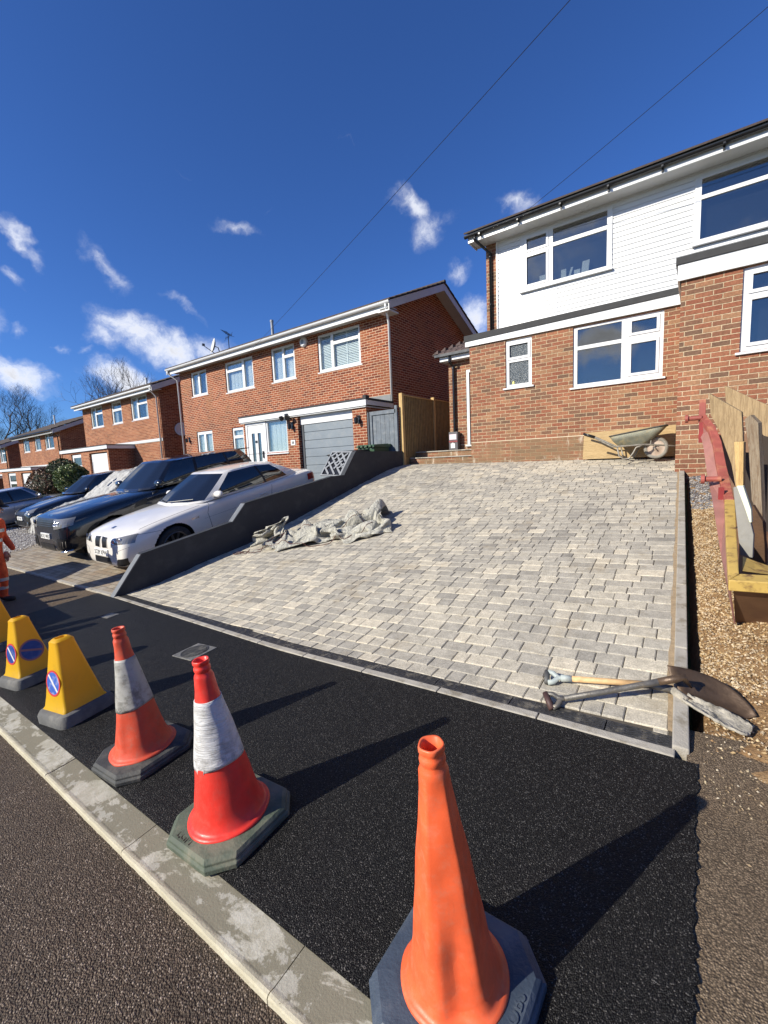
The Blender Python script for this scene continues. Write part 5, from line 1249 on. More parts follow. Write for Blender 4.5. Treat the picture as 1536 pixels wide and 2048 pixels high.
    b.f = [(i*(nv+1)+j, i*(nv+1)+j+1, (i+1)*(nv+1)+j+1, (i+1)*(nv+1)+j) for i in range(nu) for j in range(nv)]; b.mi = [0]*len(b.f)
    o = b.build('blade', M_cr, t, smooth=True); o.modifiers.new('s', 'SOLIDIFY').thickness = .012
    b = MB(); b.tube([e, f0+(f0-e)*.2], [.02, .03], 10); b.build('socket', M_cr, t, smooth=True)
shovels()
# ================================================================ SKIP AND ITS LOAD
M_yel = mat('chipped_yellow_paint', (.50, .335, .085), .55, .05, var=.1, scale=5, dirt=(.14, .07, .03), dirt_amt=.95, dirt_scale=11)
M_redp = mat('weathered_red_paint', (.30, .075, .055), .6, .05, var=.2, scale=6, dirt=(.45, .20, .10), dirt_amt=.6, dirt_scale=7)
M_brn = mat('dark_brown_metal', (.19, .10, .05), .65, .05, var=.25, scale=4, dirt=(.10, .045, .03), dirt_amt=.6, dirt_scale=3)  # dark brown with darker mottling, for end panels, floor and far side
M_mauve = mat('faded_red_side', (.33, .15, .125), .65, .02, var=.15, scale=5, dirt=(.30, .15, .10), dirt_amt=.5, dirt_scale=6)
SK0 = (.2, 3.5, .80); SKN = (0, -.17, 1)
def onR(px, py, h=0): return onPl(px, py, (SK0[0], SK0[1], SK0[2]+h), SKN)
def skip():
    a = onR(1457, 1160); t = thing('skip', 'battered builders skip with yellow front rim and red back rim on the gravel bank', 'skip', (a.x+.6, a.y+.8, .5))
    W2 = 1.55
    def at(L): return [onY(px, py, Y) for px, py, Y in L]
    outer = at([(1457, 1160, 3.36), (1452, 1080, 4.1), (1449, 999, 5.2)]); inner = at([(1478, 1146, 3.46), (1474, 1080, 4.1), (1470, 999, 5.2)])
    out2 = at([(1449, 999, 5.201), (1437, 950, 5.75), (1433, 931, 5.95), (1425, 882, 6.3), (1416, 855, 6.55), (1399, 834, 6.8)]); in2 = at([(1468, 997, 5.201), (1458, 950, 5.75), (1453, 931, 5.95), (1443, 882, 6.3), (1431, 852, 6.55), (1412, 829, 6.8)])
    def ribbon(o, i, m, nm, th=.06):
        b = MB(); n = len(o); e = Vector((0, 0, th)); V = []
        for k in range(n): V += [o[k]-e, i[k]-e, i[k], o[k]]
        F = [(k*4+q, k*4+(q+1) % 4, (k+1)*4+(q+1) % 4, (k+1)*4+q) for k in range(n-1) for q in range(4)]+[(0, 1, 2, 3), tuple((n-1)*4+q for q in (3, 2, 1, 0))]
        b.add(V, F); return b.build(nm, m, t, bevel=.006)
    ribbon(outer, inner, M_yel, 'rim'); ribbon(out2, in2, M_redp, 'rim', .07)
    q = onY(1403, 838, 6.82); b = MB(); b.box(q.x-.03, q.x+.04, 6.8, 6.87, q.z-.05, q.z+.24); b.build('lug', M_redp, t, bevel=.004)
    for (px, py, Y, ln) in ((1436, 958, 5.6, .15), (1398, 836, 6.78, .15)):
        c = onY(px, py, Y); b = MB(); b.tube([c+Vector((.03, 0, 0)), c-Vector((ln*.75, 0, 0))], .028, 14); b.tube([c-Vector((ln*.72, 0, 0)), c-Vector((ln*.95, 0, 0))], .05, 16); b.build('lifting_pin', M_redp, t, bevel=.004)
    # left side panel between the rim and the gravel
    T = outer+out2[1:]; Bt = at([(1471, 1248, 3.66), (1444, 1110, 4.3), (1425, 1000, 5.3), (1417, 960, 5.85), (1414, 940, 6.05), (1409, 900, 6.4), (1405, 880, 6.6), (1399, 868, 6.85)]); n = len(T)
    b = MB(); b.v = [p+Vector((.012, 0, -.05)) for p in T]+Bt; b.f = [(i, i+1, n+i+1, n+i) for i in range(n-1)]; b.mi = [0]*len(b.f); o = b.build('side_panel', M_mauve, t); o.modifiers.new('s', 'SOLIDIFY').thickness = .008
    for (px0, py0, px1, py1, Y, w) in ((1398, 845, 1400, 885, 6.7, .055), (1437, 975, 1440, 1026, 5.3, .045)):
        p0 = onY(px0, py0, Y); p1 = onY(px1, py1, Y); b = MB(); b.box(p0.x, p0.x+w, Y, Y+.03, p1.z, p0.z); b.build('bracket', mat('red_paint', (.22, .02, .02), .5), t)
    # front end: yellow rim and brown panel sloping in
    f0 = onR(1457, 1160); f1 = Vector((f0.x+W2, f0.y+.10, f0.z+.05)); g0 = onR(1480, 1147); g1 = Vector((g0.x+W2, g0.y+.10, g0.z+.05))
    b = MB(); e = Vector((0, 0, .07)); b.hexa([f0-e, f1-e, g1-e, g0-e], [f0, f1, g1, g0]); b.build('rim', M_yel, t, bevel=.006)
    s0 = onS(1472, 1247, .0); b = MB(); u = Vector((1, .07, .03)).normalized()
    A = f0+Vector((.03, .03, -.07)); Bp = Vector((s0.x+.0, s0.y+.04, s0.z-.03)); b.hexa([Bp, Bp+u*W2, Bp+u*W2+Vector((0, .03, 0)), Bp+Vector((0, .03, 0))], [A, A+u*W2, A+u*W2+Vector((0, .03, 0)), A+Vector((0, .03, 0))]); b.build('end_panel', M_brn, t)
    b = MB(); P4 = [onY(1485, 1142, 3.6), onY(1560, 1152, 3.7), onY(1560, 1140, 4.0), onY(1486, 1113, 4.0)]; b.prism(P4, (0, .02, -.01))
    b.build('inner_panel', M_yel, t)
    k = outer[0]; b = MB(); b.hexa([(k.x+.12, 3.7, .42), (k.x+W2, 3.7, .42), (k.x+W2, 6.8, .93), (.22, 6.8, .93)], [(k.x+.12, 3.7, .46), (k.x+W2, 3.7, .46), (k.x+W2, 6.8, .97), (.22, 6.8, .97)]); b.build('floor', M_brn, t); b = MB(); b.hexa([(k.x+W2-.03, 3.6, .4), (k.x+W2, 3.6, .4), (k.x+W2, 6.85, .9), (k.x+W2-.03, 6.85, .9)], [(k.x+W2-.03, 3.4, .85), (k.x+W2, 3.4, .85), (k.x+W2, 6.85, 1.9), (k.x+W2-.03, 6.85, 1.9)]); b.build('side_panel', M_brn, t); b = MB(); b.hexa([(.2, 6.8, .9), (k.x+W2, 6.8, .9), (k.x+W2, 6.84, .9), (.2, 6.84, .9)], [(.1, 6.9, 1.75), (k.x+W2, 6.9, 1.75), (k.x+W2, 6.94, 1.75), (.1, 6.94, 1.75)]); b.build('end_panel', M_brn, t)
skip()
def slabpoly(name, label, cat, pts, Y, nrm, th, m, grp=None):
    n = Vector(nrm).normalized(); P = [onPl(px, py, Y, n) for px, py in pts]; b = MB()
    if n.dot(P[0]-CAM) < 0: n = -n
    b.prism(P, n*th); o = b.build(name, m, bevel=.003); tag(o, label, cat, grp); return o
M_old = woodmat('weathered_timber', (.37, .265, .145), (.19, .125, .065), seed=5)
M_grey = woodmat('grey_weathered_timber', (.27, .215, .15), (.13, .075, .04), (34, 34, 1.5), seed=9)
PG1 = [(1418, 787), (1483, 824), (1487, 900), (1488, 902), (1487, 985), (1474, 990), (1463, 930), (1438, 860), (1421, 830)]
slabpoly('timber_board', 'pale sawn board with slanting top standing in the skip, leftmost of the tall boards', 'board', PG1, (.25, 5.4, 0), (.45, 1, .1), .03, M_old, 'boards standing in the skip')
slabpoly('timber_batten', 'short square batten nailed to the face of the leftmost tall board', 'batten', [(1468, 884), (1487, 884), (1486, 985), (1473, 985)], (.25, 5.3, 0), (.45, 1, .1), .05, M_timber2)
slabpoly('timber_board', 'thick split board with splintered brown edge, middle of the tall boards in the skip', 'board', [(1489, 838), (1500, 830), (1516, 846), (1520, 930), (1525, 1046), (1515, 1030), (1503, 1000), (1497, 900)], (.3, 4.9, 0), (.7, 1, .1), .05, M_grey, 'boards standing in the skip')
slabpoly('timber_sheet', 'wide weathered sheet with frayed blue-grey top edge, rearmost in the skip', 'board', [(1449, 771), (1460, 776), (1500, 795), (1540, 812), (1580, 830), (1580, 900), (1536, 880), (1518, 862), (1500, 838), (1452, 812)], (.5, 6.3, 0), (.5, 1, .05), .02, M_old)
slabpoly('timber_board', 'dark brown board deep in the shade at the right edge of the picture', 'board', [(1505, 1010), (1528, 1048), (1530, 1130), (1500, 1130), (1500, 1050)], (.4, 4.6, 0), (.5, 1, .1), .04, mat('dark_timber', (.09, .045, .02), .85, var=.3, bmp=.004))
slabpoly('timber_sheet', 'black-brown sheet standing at the back of the skip load', 'board', [(1520, 870), (1560, 880), (1600, 1130), (1490, 1125), (1487, 905), (1500, 905)], (.5, 5.6, 0), (.45, 1, .05), .02, mat('black_sheet', (.03, .02, .014), .8))
def insul():
    t = thing('foam_block', 'grey foam block with sunlit edge painted white, standing in the skip behind the yellow rim', 'foam block', tuple(onR(1490, 1090)))
    mg = mat('grey_foam', (.26, .25, .225), .8, var=.1, scale=9, dirt=(.15, .14, .12), dirt_amt=.4, dirt_scale=7); mw = mat('sunlit_foam', (.72, .74, .55), .7, var=.06)
    n = Vector((.35, 1, .1)).normalized(); P = [onPl(x, y, (.28, 4.2, 0), n) for x, y in ((1466, 975), (1476, 974), (1492, 1022), (1501, 1045), (1507, 1070), (1505, 1116), (1480, 1110), (1474, 1050))]
    b = MB(); b.prism(P, n*.03); b.build('block', mg, t, bevel=.004)
    P = [onPl(x, y, (.28, 4.165, 0), n) for x, y in ((1473, 972), (1486, 972), (1502, 1020), (1503, 1045), (1499, 1045), (1490, 1018))]; b = MB(); b.prism(P, n*.03); b.build('edge', mw, t, bevel=.003)  # edge coloured near white to stand for the sun falling on it
insul()
# ================================================================ NEIGHBOURS' DRIVES
def pavemat(name, cols, joint, bw, bh):
    m, t, b = newmat(name); p = t.n('ShaderNodeNewGeometry').outputs['Position']; s = t.n('ShaderNodeSeparateXYZ', inp={0: p})
    vr = t.m('DIVIDE', s.outputs[1], bh); row = t.m('FLOOR', vr); fv = t.m('SUBTRACT', vr, row); ur = t.m('ADD', t.m('DIVIDE', s.outputs[0], bw), t.m('MULTIPLY', t.m('MODULO', row, 2), .5)); col = t.m('FLOOR', ur); fu = t.m('SUBTRACT', ur, col)
    d = t.m('MINIMUM', t.m('MULTIPLY', t.m('MINIMUM', fu, t.m('SUBTRACT', 1, fu)), bw), t.m('MULTIPLY', t.m('MINIMUM', fv, t.m('SUBTRACT', 1, fv)), bh)); k = t.sstep(d, .002, .006)
    w = t.n('ShaderNodeTexWhiteNoise', noise_dimensions='2D'); t.t.links.new(t.n('ShaderNodeCombineXYZ', inp={0: col, 1: row}).outputs[0], w.inputs['Vector'])
    n = len(cols); c = t.ramp(w.outputs['Value'], [(i/n, q) for i, q in enumerate(cols)], 'CONSTANT'); g = t.noise(p, 40, 5, .65); big = t.noise(p, .8, 4)
    v = t.m('MULTIPLY', t.n('ShaderNodeMapRange', inp={0: g, 1: .3, 2: .7, 3: .8, 4: 1.2}).outputs[0], t.n('ShaderNodeMapRange', inp={0: big, 1: .3, 2: .7, 3: .8, 4: 1.2}).outputs[0])
    c2 = t.vm('SCALE', c); t.t.links.new(v, c2.node.inputs['Scale']); setv(t, b, Base_Color=t.mix(k, joint, c2), Roughness=.85)
    bump(t, b, t.m('MULTIPLY', k, .005), 1.0, .8); return m
M_npave = pavemat('brown_block_paving', [(.27, .22, .16), (.22, .18, .13), (.31, .26, .19), (.25, .19, .13), (.29, .25, .2)], (.09, .075, .055), .21, .105)
sheet('neighbour_driveway', rng(-14.6, -6.85, 30), rng(2.56, 9.5, 20), PG, M_npave, dz=.012)
sheet('neighbour_path', [-9.6, -8.6, -7.6, -6.42], rng(8.0, 9.5, 5), PG, M_npave, dz=.016)
sheet('neighbour_driveway', rng(-33, -25.0, 20), rng(2.56, 9.5, 14), PG, M_npave, dz=.012)
sheet('neighbour_driveway', rng(-46, -34, 20), rng(2.56, 9.5, 14), PG, M_road, dz=.012)
sheet('neighbour_driveway', rng(-24.4, -14.6, 26), rng(4.6, 9.5, 14), PG, M_road, dz=.010)
b = MB(); 
for i in range(8):
    a = -13.6+i*.85; c = a+.845; b.hexa([(a, 2.56, G(a, 2.56)-.1), (c, 2.56, G(c, 2.56)-.1), (c, 2.63, G(c, 2.63)-.1), (a, 2.63, G(a, 2.63)-.1)], [(a, 2.56, G(a, 2.56)+.03), (c, 2.56, G(c, 2.56)+.03), (c, 2.63, G(c, 2.63)+.03), (a, 2.63, G(a, 2.63)+.03)])
tag(b.build('edging_strip', M_edge, bevel=.005), 'pale concrete edging strip along the front of the brown neighbouring drive', 'edging')
rg = random.Random(21); pts = []
for _ in range(5200):
    x = rg.uniform(-24.5, -14.2); y = 2.75+rg.random()*2.0+( -.0)*0; pts.append((x, y, PG(x, y)+.02))
struct(stones('white_gravel', stonemat('white_stones', [(.55, .53, .5), (.4, .38, .36), (.68, .66, .62), (.3, .28, .27)]), pts, .01, .028, 5), 'stuff')
sheet('gravel_bed', rng(-24.6, -14.2, 14), rng(2.6, 4.8, 6), PG, mat('gravel_bed', (.22, .2, .18), .9, bmp=.01), dz=.008)
def lawn():
    rnd = random.Random(4); V = []; F = []
    for _ in range(2600):
        x = rnd.uniform(-31, -24.7); y = rnd.uniform(2.7, 7.5); z = PG(x, y); h = rnd.uniform(.04, .09); a = rnd.uniform(0, pi); o = len(V)
        V += [(x-cos(a)*.02, y-sin(a)*.02, z), (x+cos(a)*.02, y+sin(a)*.02, z), (x+rnd.uniform(-.03, .03), y, z+h)]; F.append((o, o+1, o+2))
    b = MB(); b.v = [Vector(v) for v in V]; b.f = F; b.mi = [0]*len(F); struct(b.build('grass', mat('grass_blades', (.10, .19, .03), .7, var=.3)), 'stuff')
lawn()
sheet('lawn', rng(-31, -24.5, 10), rng(2.6, 7.6, 6), PG, M_grass, dz=.014)
# ================================================================ WHEELIE BINS behind the garden wall
def wbin(label, x, y, col, hcol):
    z = PG(x, y)+.02; zt = z+1.13; t = thing('wheelie_bin', label, 'bin', (x, y, z)); m = mat(hcol+'_bin', col, .45, var=.12, scale=6, bmp=.001)
    b = MB(); b.hexa([(x-.22, y-.24, z), (x+.22, y-.24, z), (x+.22, y+.24, z), (x-.22, y+.24, z)], [(x-.28, y-.34, zt), (x+.28, y-.34, zt), (x+.28, y+.32, zt), (x-.28, y+.32, zt)]); b.build('body', m, t, bevel=.02)
    b = MB(); b.hexa([(x-.30, y-.38, zt+.004), (x+.30, y-.38, zt+.004), (x+.30, y+.36, zt+.004), (x-.30, y+.36, zt+.004)], [(x-.27, y-.33, zt+.07), (x+.27, y-.33, zt+.07), (x+.27, y+.30, zt+.10), (x-.27, y+.30, zt+.10)])
    for k in (-.2, -.07, .07, .2): b.box(x+k-.03, x+k+.03, y-.42, y-.36, zt+.0, zt+.05)
    b.tube([(x-.26, y+.42, zt+.06), (x+.26, y+.42, zt+.06)], .02, 8)
    for k in (-.24, .24): b.box(x+k-.03, x+k+.03, y+.34, y+.43, zt+.02, zt+.09)
    b.build('lid', m, t, bevel=.008)
    b = MB(); b.tube([(x-.26, y+.26, z+.09), (x-.20, y+.26, z+.09)], .09, 14); b.tube([(x+.20, y+.26, z+.09), (x+.26, y+.26, z+.09)], .09, 14); b.build('wheels', M_blackp, t)
wbin('black wheelie bin behind the dark garden wall, nearer the garage door', -7.08, 8.55, (.02, .02, .022), 'black')
wbin('green-lidded wheelie bin behind the dark garden wall, nearer the gate', -6.92, 9.08, (.03, .075, .035), 'green')
# ================================================================ OVERHEAD CABLES
def cable(label, a, px, py, ztop):
    d = pray(px, py); t = (ztop-CAM.z)/d.z; e = CAM+d*t; e2 = e+(e-a)*1.2; pts = []
    for i in range(31): s = i/30; p = a+(e2-a)*s; p = p-Vector((0, 0, .35*4*s*(1-s)*.5)); pts.append(p)
    b = MB(); b.tube(pts, .0045, 5); tag(b.build('overhead_cable', M_blackp), label, 'cable')
cable('thin black cable crossing the sky down to the gutter of the red brick house', onY(497, 706, 10.3), 1112, 0, 7.2)
cable('thin black cable crossing the sky down to the eaves of the white-clad house', onY(1003, 462, 10.25), 1520, 0, 7.6)
b = MB(); p0 = onY(1213, 462, 10.55); p1 = onY(1046, 478, 10.55)
# ================================================================ BARE TREES
def treemat(name, c): return mat(name, c, .9, var=.3, scale=9)
def tree(label, x, y, z, h, seed, m, depth=6, spread=.62, r0=.28, lean=(0, 0), up=.12):
    t = thing('bare_tree', label, 'tree', (x, y, z), 'bare trees behind the houses'); rnd = random.Random(seed); tr = MB(); cr = MB()
    def br(p, d, L, r, k):
        n = 4 if k > 2 else 3; pts = [p]; dd = d.copy()
        for i in range(n):
            dd = (dd+Vector((rnd.uniform(-.24, .24), rnd.uniform(-.24, .24), rnd.uniform(-.10, .18)+up))).normalized(); pts.append(pts[-1]+dd*L/n)
        (tr if k == depth else cr).tube(pts, [r*(1-.45*i/n) for i in range(n+1)], 6 if k > 3 else 3, cap=False)
        if k == 0: return
        nb = rnd.choice((2, 3, 3)) if k < depth else 5
        for j in range(nb):
            q = pts[-1] if j < 2 else pts[rnd.randint(2, n)]
            a = rnd.uniform(0, 2*pi); s = dd.orthogonal().normalized(); s = (Matrix.Rotation(a, 3, dd) @ s); nd = (dd+s*rnd.uniform(.45, 1.25)*spread*1.5).normalized()
            br(q, nd, L*rnd.uniform(.62, .86), r*.56*rnd.uniform(.85, 1.15), k-1)
    br(Vector((x, y, z)), Vector((lean[0], lean[1], 1)).normalized(), h*.27, r0, depth)
    tr.build('trunk', m, t, smooth=True); cr.build('crown', m, t)
MT = treemat('bark', (.085, .062, .045)); MT2 = treemat('bark_pale', (.17, .125, .09)); MT3 = treemat('bark_green', (.075, .075, .04))
q = onY(2, 850, 24); tree('tall dark bare tree with spreading crown at the left edge of the picture', q.x, 24, -1, 20, 3, MT, 8, r0=.55)
q = onY(-30, 850, 27); tree('tall dark bare tree partly cut off by the left edge of the picture', q.x, 27, -1, 17, 5, MT, 7, r0=.5)
q = onY(272, 760, 23); tree('pale brown bare tree rising above the roof of the house with the white garage door', q.x, 23, 1.0, 13.5, 7, MT2, 7, r0=.35)
q = onY(240, 770, 26); tree('pale bare tree rising just left of the other pale tree above the white guttered roof', q.x, 26, 1.0, 12.0, 12, MT2, 6, r0=.25)
q = onY(135, 840, 24); tree('low greenish bare tree behind the roof of the house behind the hedges', q.x, 24, 0, 10.5, 9, MT3, 7, r0=.28)
q = onY(75, 860, 30); tree('brownish bare tree behind the dark guttered roof', q.x, 30, -1, 11, 14, MT, 7, r0=.3)
# ================================================================ HEDGES
def leafmat(name, cols):
    m, t, b = newmat(name); oi = t.n('ShaderNodeNewGeometry').outputs['Random Per Island']; n = len(cols)
    c = t.ramp(oi, [(i/n, cc) for i, cc in enumerate(cols)], 'CONSTANT'); setv(t, b, Base_Color=c, Roughness=.5); return m
def bush(label, c, r, n, m, seed, s=.06, stem=True):
    t = thing('hedge', label, 'hedge', (c[0], c[1], c[2]-r[2])); rnd = random.Random(seed); V = []; F = []
    for _ in range(n):
        while 1:
            d = Vector((rnd.gauss(0, 1), rnd.gauss(0, 1), rnd.gauss(0, 1)));
            if d.length > .1: break
        d.normalize(); k = (1+.10*sin(d.x*7+seed)*sin(d.y*6)*sin(d.z*8+1))*(1-abs(rnd.gauss(0, .07))); p = Vector((c[0]+d.x*r[0]*k, c[1]+d.y*r[1]*k, c[2]+d.z*r[2]*k))
        a = Vector((rnd.gauss(0, 1), rnd.gauss(0, 1), rnd.gauss(0, 1))).normalized(); bb = a.orthogonal().normalized(); a = bb.cross(a); q = s*rnd.uniform(.5, 1.2); o = len(V)
        V += [p-a*q, p+bb*q*.5, p+a*q, p-bb*q*.5]; F.append((o, o+1, o+2, o+3))
    b = MB(); b.v = V; b.f = F; b.mi = [0]*len(F); b.build('foliage', m, t)
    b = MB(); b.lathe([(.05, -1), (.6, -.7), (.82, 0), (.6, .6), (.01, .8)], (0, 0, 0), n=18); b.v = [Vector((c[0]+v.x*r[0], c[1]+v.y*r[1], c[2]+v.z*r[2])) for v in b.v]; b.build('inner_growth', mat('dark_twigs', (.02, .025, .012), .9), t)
LG = leafmat('leaves_variegated', [(.05, .09, .02), (.10, .15, .03), (.22, .25, .07), (.03, .06, .015), (.07, .12, .03), (.32, .32, .14)])
LD = leafmat('leaves_dark', [(.03, .05, .015), (.05, .075, .02), (.025, .04, .012)]); LR = leafmat('leaves_russet', [(.12, .05, .03), (.08, .04, .025), (.06, .05, .02), (.16, .08, .04)])
def bc(px, py, X): p = onX(px, py, X); return (p.x, p.y, p.z)
bush('rounded green and yellow variegated hedge between the cars and the brick houses', bc(145, 958, -21.5), (.72, .66, .62), 6500, LG, 2, .055)
bush('dark green clipped bush behind the variegated hedge', bc(127, 946, -23.6), (.8, .66, .66), 3800, LD, 3, .05)
bush('low russet bush at the left of the variegated hedge', bc(98, 972, -24.2), (1.2, .8, .85), 5000, LR, 4, .05)
bush('small spring shrub with yellow flowers under the bay window of the red brick house', bc(600, 926, -10.9), (.35, .25, .35), 900, LG, 6, .04)
# ================================================================ CARDS ON THE UPSTAIRS SILL AND THE YELLOW BOTTLE
def card(name, label, px0, py0, px1, py1, m, th=.02, tilt=0):
    Y = 10.70; a = onY(px0, py0, Y); c = onY(px1, py1, Y); b = MB(); b.hexa([(a.x, Y, c.z), (c.x, Y, c.z), (c.x, Y+th, c.z), (a.x, Y+th, c.z)], [(a.x+tilt, Y+.01, a.z), (c.x+tilt, Y+.01, a.z), (c.x+tilt, Y+.01+th, a.z), (a.x+tilt, Y+.01+th, a.z)]); return tag(b.build(name, m), label, 'card')
for k, (a, c, d, e, lb, tl) in enumerate([(1122, 540, 1132, 556, 'small white card standing on the upstairs window sill, leftmost of the row', 0), (1136, 536, 1140, 555, 'thin white card leaning at the left of the middle of the upstairs sill', .06), (1148, 540, 1160, 549, 'low cream card in the middle of the upstairs sill', 0), (1162, 523, 1176, 547, 'largest white card on the upstairs sill, at the right of the row', .03), (1079, 552, 1090, 563, 'white crumpled paper ornament in the small upstairs casement', 0)]):
    card('greeting_card', lb, a, c, d, e, M_card, .012, tl)
p = onY(1028, 768, 9.74); b = MB(); b.lathe([(.03, 0), (.035, .02), (.035, .09), (.012, .13), (.012, .17)], (p.x, 9.73, 3.15), (0, 0, 1), 14, caps=(True, True)); tag(b.build('bottle', mat('yellow_bottle', (.75, .68, .15), .4), smooth=True), 'yellow bottle standing inside the narrow frosted bathroom window', 'bottle')
# ================================================================ PERSON IN HI-VIS
def hivis():
    m, t, b = newmat('orange_hi_vis'); p = t.n('ShaderNodeTexCoord').outputs['Object']; f = t.noise(p, 9, 6, .6)
    setv(t, b, Base_Color=t.mix(t.sstep(f, .35, .7), (.62, .075, .02), (.78, .12, .03)), Roughness=.8); bump(t, b, t.noise(p, 14, 5, .6, 1.0), .03, .8); return m
M_hv = hivis(); M_band = mat('silver_band', (.45, .46, .46), .4, .3); M_skin = mat('skin', (.45, .24, .16), .5, var=.05); M_hair = mat('black_hat', (.012, .012, .012), .85); M_boot = mat('black_boot', (.03, .025, .02), .6)
def skinobj(name, nodes, edges, m, parent, root=0, sub=2):
    off = Vector(parent['_w']); me = bpy.data.meshes.new(name); me.from_pydata([tuple(Vector(p)-off) for p, r in nodes], edges, []); me.update()
    o = bpy.data.objects.new(name, me); sc.collection.objects.link(o); o.parent = parent; o['_w'] = tuple(off)
    md = o.modifiers.new('skin', 'SKIN'); lay = me.skin_vertices[0] if me.skin_vertices else None
    if lay is None:
        return o
    for i, (p, r) in enumerate(nodes):
        lay.data[i].radius = r if isinstance(r, tuple) else (r, r)
    lay.data[root].use_root = True; md.use_smooth_shade = True
    s = o.modifiers.new('sub', 'SUBSURF'); s.levels = sub; s.render_levels = sub; me.materials.append(m); return o
def skin_eval(name, nodes, edges, m, parent, root=0, sub=2, mats=None, zone=None):
    "grow a skin, then freeze it as a mesh so clothing zones can be given their own material"
    bm = bmesh.new(); lay = bm.verts.layers.skin.verify(); vs = []
    for p, r in nodes:
        v = bm.verts.new(p); v[lay].radius = r if isinstance(r, tuple) else (r, r); vs.append(v)
    vs[root][lay].use_root = True
    for a, c in edges: bm.edges.new((vs[a], vs[c]))
    me = bpy.data.meshes.new(name+'_src'); bm.to_mesh(me); bm.free(); o = bpy.data.objects.new(name+'_src', me); sc.collection.objects.link(o)
    o.modifiers.new('skin', 'SKIN').use_smooth_shade = True; s = o.modifiers.new('sub', 'SUBSURF'); s.levels = sub; s.render_levels = sub
    dg = bpy.context.evaluated_depsgraph_get(); dg.update(); e = o.evaluated_get(dg); em = e.to_mesh()
    b = MB(); b.v = [v.co.copy() for v in em.vertices]; b.f = [tuple(p.vertices) for p in em.polygons]; b.mi = [0]*len(b.f)
    e.to_mesh_clear(); bpy.data.objects.remove(o)
    if zone: b.mi = [zone(sum((b.v[i] for i in f), Vector())/len(f)) for f in b.f]
    return b.build(name, mats or m, parent, smooth=True)
def person():
    x, y = -8.66, 1.62; z = G(x, y)+.01; t = thing('person', 'worker in orange hi-vis clothing and black hat at the left edge', 'person', (x, y, z))
    O = Vector((x, y, z)); fw = Vector((.75, .65, 0)).normalized(); rt = Vector((fw.y, -fw.x, 0))
    def P(f, r, h): return O+fw*f+rt*r+Vector((0, 0, h*.885))
    N = [(P(0, 0, .95), (.15, .12)), (P(.03, 0, 1.12), (.155, .125)), (P(.07, 0, 1.30), (.165, .12)), (P(.11, 0, 1.45), (.10, .09)), (P(.15, 0, 1.53), (.055, .055)), (P(.18, 0, 1.60), (.07, .08)), (P(.19, 0, 1.68), (.078, .095)), (P(.18, 0, 1.75), (.06, .075)),
         (P(.10, .17, 1.40), .075), (P(.04, .225, 1.16), .055), (P(.08, .20, .95), .045), (P(.10, .195, .88), .035),
         (P(.10, -.17, 1.40), .075), (P(.06, -.235, 1.16), .055), (P(.18, -.22, .95), .045), (P(.21, -.215, .88), .035),
         (P(.0, .10, .86), .115), (P(.03, .115, .50), .085), (P(-.02, .12, .12), .065), (P(.0, .12, .05), .055), (P(.15, .13, .035), .04),
         (P(.0, -.10, .86), .115), (P(.06, -.115, .50), .085), (P(.03, -.12, .12), .065), (P(.05, -.12, .05), .055), (P(.20, -.13, .035), .04)]
    E = [(0, 1), (1, 2), (2, 3), (3, 4), (4, 5), (5, 6), (6, 7), (2, 8), (8, 9), (9, 10), (10, 11), (2, 12), (12, 13), (13, 14), (14, 15), (0, 16), (16, 17), (17, 18), (18, 19), (19, 20), (0, 21), (21, 22), (22, 23), (23, 24), (24, 25)]
    def zone(c):
        h = (c.z-z)/.885
        if h > 1.52: return 1
        if h < .09: return 2
        return 0
    skin_eval('body', N, E, M_hv, t, mats=[M_hv, M_skin, M_boot], zone=zone)
    # hat, face details, hands, bands
    b = MB(); c = P(.185, 0, 1.70); b.lathe([(.105, -.02), (.112, .02), (.10, .07), (.065, .11), (.001, .125)], c, (0, 0, 1), 20); b.hexa([c+fw*.08-rt*.07-Vector((0, 0, .01)), c+fw*.08+rt*.07-Vector((0, 0, .01)), c+fw*.17+rt*.05-Vector((0, 0, .03)), c+fw*.17-rt*.05-Vector((0, 0, .03))], [c+fw*.08-rt*.07+Vector((0, 0, .01)), c+fw*.08+rt*.07+Vector((0, 0, .01)), c+fw*.17+rt*.05-Vector((0, 0, .015)), c+fw*.17-rt*.05-Vector((0, 0, .015))]); b.build('hat', M_hair, t, smooth=True)
    b = MB(); b.tube([P(.27, 0, 1.66), P(.30, 0, 1.62), P(.285, 0, 1.615)], [.008, .015, .01], 8); b.tube([P(.28, -.02, 1.58), P(.285, 0, 1.578), P(.28, .02, 1.58)], .006, 6)
    for s in (-1, 1): b.lathe([(.001, .02), (.025, .012), (.03, 0), (.02, -.01)], P(.17, s*.092, 1.64), rt*s, 10)
    b.build('face', M_skin, t, smooth=True)
    b = MB()
    for s in (-1, 1): b.lathe([(.001, .006), (.009, .003), (.010, 0)], P(.275, s*.032, 1.665), fw, 8)
    b.build('eyes', M_hair, t)
    for s in (-1, 1):
        b = MB(); w = P(.105, s*.195, .87); b.tube([w, w+Vector((0, 0, -.05)), w+Vector((0, 0, -.095))], [.026, .040, .034], 8)
        for k in range(4):
            f = w+fw*(-.028+.019*k)+Vector((0, 0, -.085)); L = (.055, .07, .075, .065)[k]; b.tube([f, f+Vector((0, 0, -L*.5))-rt*s*.006, f+Vector((0, 0, -L))-rt*s*.022], [.0095, .0085, .007], 6)
        b.tube([w+fw*.03+Vector((0, 0, -.03)), w+fw*.055+Vector((0, 0, -.065)), w+fw*.05+Vector((0, 0, -.10))], [.012, .010, .008], 6); b.build('hand', M_skin, t, smooth=True)
